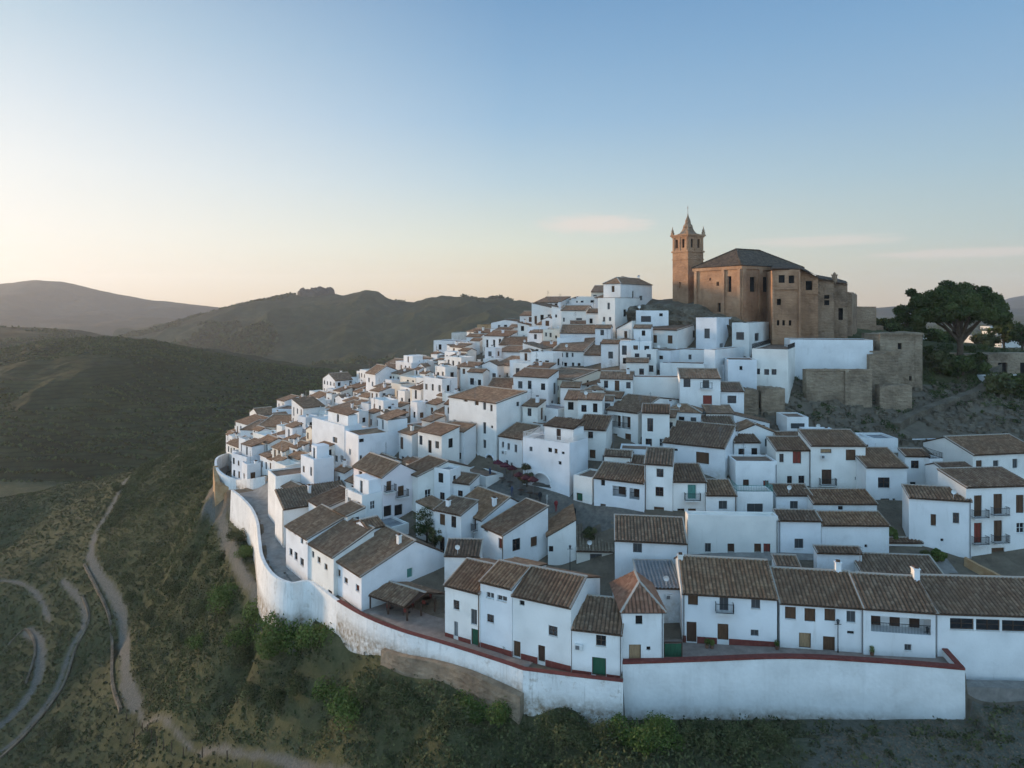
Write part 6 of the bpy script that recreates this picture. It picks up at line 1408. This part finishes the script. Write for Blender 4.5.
# scrub that nobody could count
r=np.random.default_rng(3); n=130000
th=r.uniform(-.88,.80,n); yy=58+ (r.random(n)**.75)*192; xx=th*yy
inside=inpoly(xx,yy,TP); dl=np.full(n,1e9)
for ln,hw in PL.values(): dl=np.minimum(dl,segdist(xx,yy,ln)-hw)
dwall=segdist(xx,yy,[tuple(p) for p in TOWNB])
# denser to the right of the main path
mp_=PL['main'][0]+PL['upper'][0]; px_=512+F*xx/yy
zz=surfz(xx,yy); py_=HZ-(zz-CZ)*F/yy
pathx=np.interp(py_,[455,505,555,590,640,700,735,768],[150,112,90,112,125,140,180,290])
right=px_>pathx
dens=np.where(right,1.0,.30)*(.32+1.2*np.clip(fbm(xx,yy,14,21,4)+.5,0,1))
dens=np.where(th>.40,dens*.35,dens)*np.where(th<-.2,1,np.where(yy<100,1,0))*np.where((th>.475)&(th<.515),0.05,1)
keep=(~inside)&(dl>.6)&(r.random(n)<dens)&(dwall>1.2)&(py_<800)
xx,yy,zz,right=xx[keep],yy[keep],zz[keep],right[keep]; k=len(xx); print('scrub',k)
sz=r.uniform(.3,.9,k)*np.where(right,1.1,.6)*(1+.5*(fbm(xx,yy,9,5,3)>.25))
Cc=np.stack([xx,yy,zz+sz*.25],1); Rr=np.stack([sz,sz,sz*.75],1)
V,Q,t=leaves(Cc,Rr,22,.19,8)
tag(np_mesh('undergrowth',V,Q,M['leaf'],cols=t),kind='stuff')
# dry grass left of the path and along the edges
n=60000; th=r.uniform(-.95,.8,n); yy=58+(r.random(n)**.8)*190; xx=th*yy; ins=inpoly(xx,yy,TP); dl=np.full(n,1e9)
for ln,hw in PL.values(): dl=np.minimum(dl,segdist(xx,yy,ln)-hw)
keep=(~ins)&(dl>.1)&(r.random(n)<.35+.65*(fbm(xx,yy,20,31,4)>0)); xx,yy=xx[keep],yy[keep]; zz=surfz(xx,yy); k=len(xx)
V,Q,t=leaves(np.stack([xx,yy,zz+.12],1),np.full((k,3),(.5,.5,.2)),9,.14,9,flat=1.5,shell=.1)
tag(np_mesh('grass',V,Q,M['dry'],cols=t),kind='stuff')
# scrub on the rocky ground by the ruins
n=1500; px=r.uniform(735,1100,n); d_=r.uniform(104,150,n); xx=(px-512)*d_/F; yy=d_
zz=surfz(xx,yy); py=HZ-(zz-CZ)*F/yy
fo_=[f for f in FOOT]; ok=np.ones(n,bool)
for f in fo_:
    ok&=~inpoly(xx,yy,f)
dens=np.where((px>925)&(py<400),.95,.22)*(fbm(xx,yy,8,12,3)>-.15)
keep=ok&(r.random(n)<dens)&(py>345)&(py<440)
xx,yy,zz=xx[keep],yy[keep],zz[keep]; k=len(xx); sz=r.uniform(.4,1.3,k)
V,Q,t=leaves(np.stack([xx,yy,zz+sz*.3],1),np.stack([sz,sz,sz*.8],1),90,.17,10)
tag(np_mesh('undergrowth',V,Q,M['leafd'],cols=t),kind='stuff')
# loose stones on that slope
n=1500; px=r.uniform(735,1060,n); d_=r.uniform(104,134,n); xx=(px-512)*d_/F; yy=d_; ok=np.ones(n,bool)
for f in fo_: ok&=~inpoly(xx,yy,f)
xx,yy=xx[ok],yy[ok]; zz=surfz(xx,yy); k=len(xx); VV=[];QQ=[]
cube=np.array([(-1,-1,-1),(1,-1,-1),(1,1,-1),(-1,1,-1),(-.8,-.8,1),(.8,-.8,1),(.8,.8,1),(-.8,.8,1)],float); fc=np.array([(4,5,6,7),(0,1,5,4),(1,2,6,5),(2,3,7,6),(3,0,4,7)])
s=r.uniform(.12,.55,(k,1,1)); VV=(cube[None]*s*r.uniform(.6,1.3,(k,8,3))+np.stack([xx,yy,zz],1)[:,None]).reshape(-1,3); QQ=(fc[None]+np.arange(k)[:,None,None]*8).reshape(-1,4)
tag(np_mesh('rubble',VV,QQ,M['rock']),kind='stuff')
M['rockbrown']=rock('brown_rubble',(.09,.07,.048),(.15,.118,.082),(.22,.175,.125),1.0,.8,.05)
# gravel slope at the lower right corner
n=2500; px=r.uniform(820,1060,n); d_=r.uniform(58,67,n); xx=(px-512)*d_/F; yy=d_; k=~inpoly(xx,yy,TP); xx,yy=xx[k],yy[k]; zz=surfz(xx,yy); k=len(xx)
s=r.uniform(.03,.11,(k,1,1)); VV=(cube[None]*s*r.uniform(.6,1.3,(k,8,3))+np.stack([xx,yy,zz],1)[:,None]).reshape(-1,3); QQ=(fc[None]+np.arange(k)[:,None,None]*8).reshape(-1,4)
tag(np_mesh('gravel',VV,QQ,M['rockbrown']),kind='stuff')

def tree(x,y,z,h,cr,ch_,m,label,seed=1,trunk_h=None,n=26,leafs=300,size=.3,lean=0,group=None,name='tree',umbrella=False,cat='tree'):
    rr=random.Random(seed); root=empty(name,(x,y,z)); tag(root,label,cat,group); th=trunk_h if trunk_h is not None else h*.45
    tb=MB(); r0=max(.08,h*.032); tb.tube([(0,0,-.6),(lean*.1,0,th*.5),(lean*.3,0,th),(lean*.4,.1,h-ch_*.45)],[r0*1.3,r0,r0*.8,r0*.35],9)
    cs=[];rs=[]
    for i in range(n):
        a=rr.uniform(0,6.283); q=math.sqrt(rr.random()); 
        if umbrella: q=rr.random()**.5; top=math.sqrt(max(0,1-q*q)); zz_=h-ch_+ch_*.2+ (ch_*.66)*top*rr.uniform(.05,1.0)+ch_*.04; s_=cr*rr.uniform(.16,.26)
        else: v=rr.uniform(-1,1); zz_=h-ch_/2+v*ch_*.40; q*=math.sqrt(max(.15,1-v*v)); s_=cr*rr.uniform(.28,.45)
        c_=(lean*.4+math.cos(a)*q*(cr-s_*.6),math.sin(a)*q*(cr-s_*.6),zz_); cs.append(c_); rs.append((s_,s_,s_*(.7 if umbrella else .8)))
        if i%(6 if umbrella else 2)==0: tb.tube([(lean*.3,0,th*rr.uniform(.75,1.05)),(c_[0]*.5,c_[1]*.5,(th+c_[2])/2),(c_[0]*.9,c_[1]*.9,c_[2])],[r0*.5,r0*.3,r0*.1],5)
    tb.build('trunk',M['bark'],root)
    V,Q,t=leaves(np.array(cs),np.array(rs),leafs,size,seed,shell=.45); np_mesh('crown',V,Q,m,cols=t,parent=root)
    return root
b_=P(960,356,136)
tree(b_.x,b_.y,float(gnd(b_.x,b_.y)[0]),P(960,277.5,136).z-float(gnd(b_.x,b_.y)[0]),8.2,11.0,M['leafd'],'big umbrella pine with broad dark crown and bare trunk behind the ruins',seed=4,trunk_h=7.5,n=120,leafs=700,size=.26,name='pine_tree',umbrella=True)
b_=P(915,350,142); z0=float(gnd(b_.x,b_.y)[0]); tree(b_.x,b_.y,z0,P(915,287,142).z-z0,3.8,11.5,M['leafd'],'narrow dark tree touching the left side of the umbrella pine',seed=9,trunk_h=3,n=26,leafs=420,size=.32)
TL=[(873,338,172,5,3.4,'small dark tree just right of the church'),(884,344,165,6,3.8,'rounded tree between the church and the ruined tower'),(896,341,190,6,4,'far rounded tree above the ruined tower'),(860,349,160,4,3,'reddish bush tree at the right foot of the church'),
    (936,347,160,4,3.6,'dark tree left of the pine trunk'),(948,345,175,3,3.6,'dark tree directly behind the pine trunk'),(985,348,168,3,3.4,'dark tree right of the pine trunk'),(1004,344,172,6,4.2,'rounded tree over the high stone wall'),(1022,346,166,6,4.2,'dark tree cut by the right edge of the view'),
    (940,372,137,3.6,3.2,'low dark bushy tree inside the thin stone wall'),(958,376,135,3.8,3.5,'wide dark bushy tree below the pine'),(976,371,136,3.4,2.8,'third bushy tree below the pine, nearest the rubble wall'),(1000,398,128,3.6,3.6,'bushy tree under the white flat-roofed building'),(1022,402,127,3.8,3.6,'bushy tree at the right edge below the white building')]
for i,(px,py,d,h,c_,lb) in enumerate(TL):
    q=P(px,py,d); z0=gnd_fast(q.x,q.y) if d<150 else q.z-2
    tree(q.x,q.y,z0,h+(q.z-z0 if d>=150 else 0),c_,h*.85,M['leafd'] if i%3 else M['leaf'],lb,seed=20+i,n=16,leafs=170,size=.4,trunk_h=h*.3,group='trees by the ruins')
# courtyard trees and plants in the town
for i,(px,py,h,c_,lb,m_) in enumerate([(427,545,5.2,2.6,'courtyard tree with flower pots below the wide white house','leafd'),(435,548,3.5,1.6,'small second tree beside the courtyard tree','leaf'),(527,487,3.6,1.5,'yellowish small tree on the plaza','dry'),(521,578,2.4,1.3,'round brown-leaved bush behind the front gable roof','dry'),
       (470,542,2.0,1.0,'little orange-leaved shrub by the terrace wall','dry'),(893,540,1.8,.9,'potted green plant above the garage','leafb'),(938,562,1.6,1.1,'small green bush in the lane below the tall white house','leafb'),(925,560,1.3,.9,'tiny bush beside the garage','leaf'),(590,540,2,1.2,'shrub at the lower end of the plaza','leaf')]):
    g_=onground(px,py); tree(g_.x,g_.y,g_.z-.2,h,c_,h*.8,M[m_],lb,seed=60+i,n=12,leafs=260,size=.13,trunk_h=h*.3,name='courtyard_plant' if h<2.6 else 'tree',cat='plant' if h<2.6 else 'tree')
# far woods and the white sheds on the plain
n=420; px=r.uniform(850,1250,n); d_=r.uniform(450,1500,n); xx=(px-512)*d_/F; yy=d_
zp=np.clip(((xx-.28*yy)-30)/90,0,1)*60-12+np.clip((xx-.28*yy-200)/900,0,1)*6
V,Q,t=leaves(np.stack([xx,yy,zp+3],1),np.stack([np.full(n,9.),np.full(n,9.),np.full(n,4.5)],1)*(d_/900)[:,None]**.5,70,2.2,12)
tag(np_mesh('woods',V,Q,M['leafd'],cols=t),kind='stuff')
FB=[(878,331,900,16,5,'long white shed on the plain right of the church'),(892,334,760,12,4,'small white shed on the plain above the ruined tower'),(985,335,800,26,6,'long white greenhouse roofs right of the pine crown'),(1008,331,1000,34,6,'farthest broad white greenhouse on the right plain'),(1012,339,720,22,5,'nearest white greenhouse low at the right edge'),(998,326,1300,30,6,'pale warehouse on the far plain at right'),(925,333,850,14,5,'white shed glimpsed through the pine branches')]
for px,py,d,w_,h,lb in FB:
    h*=.6; q=P(px,py,d); rt_=empty('white_shed',(q.x,q.y,q.z-h)); tag(rt_,lb,'shed','white sheds on the far plain'); mb=MB(); L_=w_*.9
    mb.box(-w_/2,w_/2,0,L_,-6,h*.7); mb.build('wall',M['white2'],rt_)
    rb=MB(); rb.face([(-w_/2-.5,-.5,h*.7),(w_/2+.5,-.5,h*.7),(w_/2+.5,L_/2,h),(-w_/2-.5,L_/2,h)]); rb.face([(w_/2+.5,L_+.5,h*.7),(-w_/2-.5,L_+.5,h*.7),(-w_/2-.5,L_/2,h),(w_/2+.5,L_/2,h)]); rb.face([(w_/2,0,h*.7),(w_/2,L_,h*.7),(w_/2,L_/2,h)]); rb.face([(-w_/2,L_,h*.7),(-w_/2,0,h*.7),(-w_/2,L_/2,h)]); rb.build('roof',M['greyroof'],rt_)

# ---------------------------------------------------------------- canopy, lamps, posts, tables, people
def canopy():
    A=P(368,595.5,84); B=P(405,608,80.6); zc=A.z; B.z=zc
    Cc=P(446,594,0.1); d=(CZ-zc)*F/(594-HZ); Cc=P(446,594,d); Dd=Vector((A.x+(Cc.x-B.x),A.y+(Cc.y-B.y),zc)); 
    root=empty('tiled_canopy',(B.x,B.y,float(surfz(B.x,B.y)[0]))); tag(root,'open terrace canopy with old tile roof on dark posts, left of the end house','canopy'); o0=Vector(root.location)
    e=(B-A); ridge1=(A+Dd)/2+Vector((0,0,.9)); ridge2=(B+Cc)/2+Vector((0,0,.9)); rb=MB()
    roof_patch(rb,A-o0,B-o0,ridge2-o0,ridge1-o0,True); roof_patch(rb,Cc-o0,Dd-o0,ridge1-o0,ridge2-o0,True)
    for q in ((A,B,ridge2,ridge1),(Cc,Dd,ridge1,ridge2)): slab(rb,[x-o0 for x in q],.1,1)
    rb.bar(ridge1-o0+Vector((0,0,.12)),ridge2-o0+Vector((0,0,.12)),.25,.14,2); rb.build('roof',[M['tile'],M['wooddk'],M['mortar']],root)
    for p in (A,(A+B)/2,B,(B*2+Cc)/3,(B+Cc*2)/3,Cc):
        z=float(surfz(p.x,p.y)[0]); inn=((Dd-A).normalized()*.3+(B-A).normalized()*0); pb=MB(); q=p+inn-o0; pb.box(q.x-.1,q.x+.1,q.y-.1,q.y+.1,z-.1-o0.z,zc-.12-o0.z); pb.build('post',M['wooddk'],root)
    return A,B,Cc,Dd
CA=canopy()
def table(x,y,z,label,group='terrace tables'):
    rt_=empty('cafe_table',(x,y,z)); tag(rt_,label,'table',group); mb=MB(); mb.lathe([(0,.74),(.5,.74),(.5,.70),(0,.70)],n=12,sm=False); mb.build('tabletop',M['wooddk'],rt_)
    lb=MB(); lb.tube([(0,0,.02),(0,0,.7)],.035,6); lb.lathe([(.28,0),(.28,.03),(0,.05)],n=10); lb.build('leg',M['iron'],rt_)
def chair(x,y,z,a,label,group='terrace chairs'):
    rt_=empty('chair',(x,y,z),a); tag(rt_,label,'chair',group); mb=MB(); mb.box(-.21,.21,-.21,.21,.42,.46); mb.build('seat',M['redwood'],rt_); bb=MB(); bb.box(-.21,.21,.18,.21,.5,.88); bb.build('backrest',M['redwood'],rt_)
    for sx in (-.18,.18):
        for sy in (-.18,.19): lb=MB(); lb.bar((sx,sy,0),(sx,sy,.42 if sy<0 else .88),.035); lb.build('leg',M['iron'],rt_)
A,B,Cc,Dd=CA
k=0
for u,v,lbl in ((.3,.3,'first from the left under the canopy'),(.7,.35,'second from the left under the canopy'),(.35,.75,'rear left under the canopy'),(.75,.75,'rear right under the canopy')):
    p=A+(B-A)*u+(Dd-A)*v; z=float(surfz(p.x,p.y)[0])+.09; table(p.x,p.y,z,'round dark table, '+lbl)
    for a in (0.4,3.4): chair(p.x+.8*math.sin(a),p.y-.8*math.cos(a)*-1,z,-a if a<2 else -a,('red chair behind' if a<2 else 'red chair in front of')+' the table '+lbl)
def parasol(px,py,col,label,closed=False):
    g_=onground(px,py); rt_=empty('parasol',(g_.x,g_.y,g_.z+.05)); tag(rt_,label,'parasol','parasols on the plaza'); pb=MB(); pb.tube([(0,0,0),(0,0,2.6)],.04,6); pb.lathe([(.3,0),(.3,.08),(0,.1)],n=10); pb.build('pole',M['fr_grey'],rt_)
    cb=MB(); n=8; s=.85
    for i in range(n):
        a,b=2*math.pi*i/n,2*math.pi*(i+1)/n; cb.face([(0,0,2.65),(s*math.cos(a),s*math.sin(a),2.15),(s*math.cos(b),s*math.sin(b),2.15)]); cb.face([(s*math.cos(a),s*math.sin(a),2.15),(s*math.cos(a),s*math.sin(a),1.97),(s*math.cos(b),s*math.sin(b),1.97),(s*math.cos(b),s*math.sin(b),2.15)])
    cb.build('canopy',col,rt_)
M['maroon']=mat('maroon_canvas',(.055,.012,.016),.9); M['magenta']=mat('faded_magenta_canvas',(.075,.016,.026),.9)
for i,(px,py,c_,lb) in enumerate([(498,476,'magenta','leftmost faded magenta parasol on the plaza'),(505,479,'magenta','second magenta parasol on the plaza'),(512,482,'maroon','maroon parasol next to the magenta pair'),(519,489,'maroon','middle maroon parasol on the plaza'),(526,492,'maroon','maroon parasol before the yellowish tree'),(533,494,'maroon','rightmost maroon parasol, by the blind arch')]): parasol(px,py,M[c_],lb)
def lamp(px,py,h,label,onz=None):
    g_=onground(px,py); z=float(surfz(g_.x,g_.y)[0]); rt_=empty('street_lamp',(g_.x,g_.y,z)); tag(rt_,label,'street lamp','street lamps'); pb=MB(); pb.tube([(0,0,0),(0,0,.5),(0,0,h)],[.09,.05,.04],8); pb.bar((-.35,0,h),(.35,0,h),.05); pb.build('pole',M['iron'],rt_)
    lb=MB(); lb.lathe([(.1,-.35),(.17,0),(.2,.03),(.05,.15),(0,.2)],(0,0,h+.38),8); lb.build('lantern',M['pane2'],rt_)
lamp(927.5,664.5,2.6,'black street lamp on the front terrace beside the loggia house'); lamp(570,572,3.0,'street lamp by the blue gable wall behind the front houses'); lamp(838,656,3.0,'thin lamp post before the tan-shuttered house'); lamp(446,640,2.6,'lamp post at the corner of the end house')
# fence posts along the lower path
pp=smooth_line([onground(x,y) [:] for x,y in ((128,700),(150,728),(165,741),(192,752),(262,768),(330,782))],3)
N2=['first','second','third','fourth','fifth','sixth','seventh','eighth','ninth','tenth','eleventh','twelfth','thirteenth','fourteenth','fifteenth','sixteenth']
for i,p in enumerate(pp):
    z=float(surfz(p[0],p[1])[0]); mb=MB(); mb.tube([(0,0,-.3),(0,0,1.15)],.07,6); o=mb.build('fence_post',M['bark'],None,loc=(p[0]-.9,p[1]-.6,z)); tag(o,'%s wooden fence post along the lower path, counted from the top'%N2[i],'post','fence posts')
# people on the plaza
def person(px,py,shirt,trous,label,a=0,h=1.7):
    g_=onground(px,py); s=h/1.72; V=[(0,0,.95),(0,0,1.2),(0,0,1.42),(0,0,1.52),(0,-.02,1.64),(-.2,0,1.40),(-.25,.02,1.12),(-.22,-.08,.86),(.2,0,1.40),(.25,.02,1.12),(.22,-.08,.86),(-.1,0,.9),(-.11,-.08,.5),(-.11,.05,.06),(-.11,-.12,.03),(.1,0,.9),(.11,.08,.5),(.12,.14,.06),(.12,-.02,.03)]
    E=[(0,1),(1,2),(2,3),(3,4),(2,5),(5,6),(6,7),(2,8),(8,9),(9,10),(0,11),(11,12),(12,13),(13,14),(0,15),(15,16),(16,17),(17,18)]
    Rd=[.15,.16,.15,.06,.105,.07,.05,.04,.07,.05,.04,.1,.07,.05,.04,.1,.07,.05,.04]
    me=bpy.data.meshes.new('person'); me.from_pydata([tuple(c*s for c in v) for v in V],E,[]); me.update(); me.materials.append(shirt)
    o=bpy.data.objects.new('person',me); link(o); o.location=(g_.x,g_.y,g_.z+.08); o.rotation_euler=(0,0,a); o.modifiers.new('s','SKIN'); 
    for i,rr in enumerate(Rd): me.skin_vertices[0].data[i].radius=(rr*s,rr*s)
    me.skin_vertices[0].data[0].use_root=True; sb=o.modifiers.new('b','SUBSURF'); sb.levels=1; sb.render_levels=1; tag(o,label,'person','people on the plaza')
M['cl1']=mat('blue_cloth',(.05,.07,.12),.9); M['cl2']=mat('light_cloth',(.35,.33,.3),.9); M['cl3']=mat('red_cloth',(.2,.03,.03),.9); M['cl4']=mat('dark_cloth',(.02,.02,.022),.9)
for i,(px,py,c_,lb) in enumerate([(540,503,'cl4','person in dark clothes standing in the middle of the plaza'),(547,506,'cl2','person in light clothes right of the dark figure on the plaza'),(490,478,'cl1','person in blue near the arcade'),(556,512,'cl3','person in red at the lower part of the plaza'),(575,520,'cl4','person in dark clothes farthest down the plaza'),(512,497,'cl1','person in blue before the maroon parasols')]): person(px,py,M[c_],M['cl4'],lb,a=i*1.1)
# tables between the parasols
for i,(px,py) in enumerate(((502,483),(510,487),(521,495),(530,498),(537,499))):
    g_=onground(px,py); table(g_.x,g_.y,g_.z+.08,['first','second','third','fourth','fifth'][i]+' dark plaza table from the left, before the parasols','tables on the plaza')
# clutter on the front terrace
def pot(px,py,lb,m_='leafb',s=.5):
    g_=onground(px,py); z=float(surfz(g_.x,g_.y)[0])+.1; rt_=empty('potted_plant',(g_.x,g_.y,z)); tag(rt_,lb,'potted plant','potted plants'); pb=MB(); pb.lathe([(0,0),(.16,0),(.22,.32),(.24,.34),(.18,.33),(0,.3)],n=10); pb.build('pot',M['tilered'],rt_)
    V,Q,t=leaves(np.array([(0,0,.3+s*.7)]),np.array([(s*.6,s*.6,s*.7)]),160,.09,int(px)); np_mesh('foliage',V,Q,M[m_],cols=t,parent=rt_)
for px,py,lb in ((707,647,'bushy potted plant by the brown door of the balcony house'),(712,648,'second potted plant by the brown door of the balcony house'),(449,639,'potted plant at the left end of the red ledge'),(777,651,'potted plant between the two front houses'),(872,660,'potted plant under the loggia'),(505,657,'potted plant beside the arched doorway')): pot(px,py,lb)
# garden gate between the hipped house and the balcony house
q=P(664.5,664,70.9); gt=empty('garden_gate',(q.x,q.y,q.z)); tag(gt,'dark green wooden gate between the hipped-roof house and the balcony house','gate'); mb=MB(); mb.box(0,1.75,-.04,.04,0,2.1); mb.build('board_panel',M['green'],gt); mb=MB(); mb.box(-.1,-.003,-.07,.07,0,2.2); mb.box(1.753,1.85,-.07,.07,0,2.2); mb.box(-.1,1.85,-.07,.07,2.2,2.3); mb.build('gate_frame',M['wooddk'],gt)
# antennas on roofs
for i,(px,py,d,lb) in enumerate([(720,437,104,'thin antenna over the widest dark roof'),(640,405,112,'antenna over the railed loggia house'),(560,372,128,'antenna over the tall cream house'),(475,390,118,'antenna over the four-storey arcade house'),(400,440,118,'antenna over the broad bluish building'),(860,560,78,'antenna behind the chimney of the front row'),(560,300,166,'antenna at the skyline end of the ridge')]):
    q=P(px,py,d); mb=MB(); mb.bar((0,0,-2.2),(0,0,1.6),.05); 
    for k in range(4): mb.bar((-.45+.06*k,0,.9+.18*k),(.45-.06*k,0,.9+.18*k),.03)
    o=mb.build('antenna',M['fr_grey'],None,loc=q); tag(o,lb,'antenna','roof antennas')

# olive rows and scrub on the far hills
def hill_trees(obname,nrow,rows,size,nl,seed,frac,mask_s,thr,m):
    me=bpy.data.objects[obname].data; co_=np.empty(len(me.vertices)*3,np.float32); me.vertices.foreach_get('co',co_); co_=co_.reshape(-1,3); r=np.random.default_rng(seed)
    nu_=nrow; nv_=len(co_)//nu_; g=co_.reshape(nv_,nu_,3); half=int(nv_*.56); out_=[]
    for i in range(4,half,rows):
        a=g[i]; k=4
        for t in range(k):
            b=a[:-1]+(a[1:]-a[:-1])*((t+r.random((nu_-1,1))*.5)/k); out_.append(b)
    p=np.concatenate(out_); p=p[(fbm(p[:,0].astype(float),p[:,1].astype(float),mask_s,seed,4)>thr)&(r.random(len(p))<frac)]
    s=size*r.uniform(.6,1.3,len(p)); V,Q,t=leaves(p+np.stack([0*s,0*s,s*.6],1),np.stack([s,s,s*.8],1),nl,size*.9,seed); tag(np_mesh('woods',V,Q,m,cols=t),kind='stuff'); print(obname,len(p))
hill_trees('terraced_hill',400,3,1.4,4,5,.5,120.,-.15,M['leafd'])
hill_trees('middle_hills',560,2,4.5,4,6,.5,300.,.02,M['leafd'])
hill_trees('left_hill',220,2,2.6,4,7,.5,150.,-.1,M['leafd'])
# ---------------------------------------------------------------- keep what can be seen: at most 300 houses one by one, the smallest of the rest as one mass
from mathutils.bvhtree import BVHTree
bpy.context.view_layer.update()
bv=[];bp=[];own=[]; cnt={}
for o in C.objects:
    if o.type!='MESH' or o.name in ('haze',) or o.get('kind')=='stuff': continue
    nm=o.name.split('.')[0]
    if nm not in ('wall','roof','upper_room','upper_roof','nave_wall','apse_block','east_block','rock_mound','masonry','hillside'): continue
    if nm=='hillside':
        continue
    r0=o
    while r0.parent: r0=r0.parent
    mw=o.matrix_world; b=len(bv); me=o.data
    if nm=='roof' and len(me.polygons)>400:   # a ribbed roof: its box is enough here
        vs=[mw@Vector(c) for c in o.bound_box]; zs=sorted(v.z for v in vs)
        bb=o.bound_box; bv+=[tuple(mw@Vector((c[0],c[1],bb[0][2]+(bb[1][2]-bb[0][2])*.4))) for c in (bb[0],bb[4],bb[7],bb[3])]; bp.append((b,b+1,b+2,b+3)); own.append(r0.name); continue
    bv+=[tuple(mw@v.co) for v in me.vertices]
    for p in me.polygons: bp.append([b+i for i in p.vertices]); own.append(r0.name)
tree_b=BVHTree.FromPolygons(bv,bp,epsilon=0)
for py in np.arange(272,700,1.5):
    for px in np.arange(205,1024,1.5):
        if py<300 and not 540<px<700: continue
        h_=tree_b.ray_cast(Vector((0,0,CZ)),Vector(((px-512)/F,1,-(py-HZ)/F)).normalized(),450)
        if h_[2] is not None: k=own[h_[2]]; cnt[k]=cnt.get(k,0)+1
hs=[o for o in C.objects if o.parent is None and o.name.startswith('white_house')]
def tree_of(o): return [o]+[x for c in o.children for x in tree_of(c)]
unseen=[o for o in hs if cnt.get(o.name,0)<2]
for o in unseen:
    for x in tree_of(o): bpy.data.objects.remove(x)
hs=sorted([o for o in C.objects if o.parent is None and o.name.startswith('white_house')],key=lambda o:-cnt.get(o.name,0))
print('houses seen',len(hs),'unseen',len(unseen))
rest=hs[296:]
if rest:
    V=[];Fc=[];mi=[];mats=[]
    for o in rest:
        for x in tree_of(o):
            if x.type!='MESH': continue
            mw=x.matrix_world; b=len(V); V+=[tuple(mw@v.co) for v in x.data.vertices]; ms=[m for m in x.data.materials]
            for m in ms:
                if m not in mats: mats.append(m)
            for p in x.data.polygons: Fc.append([b+i for i in p.vertices]); mi.append(mats.index(ms[p.material_index]) if ms else 0)
    me=bpy.data.meshes.new('far_small_houses'); me.from_pydata(V,[],Fc)
    for m in mats: me.materials.append(m)
    me.polygons.foreach_set('material_index',mi); me.update(); ms_=bpy.data.objects.new('far_small_houses',me); C.objects.link(ms_); tag(ms_,kind='stuff')
    for o in rest:
        for x in tree_of(o): bpy.data.objects.remove(x)
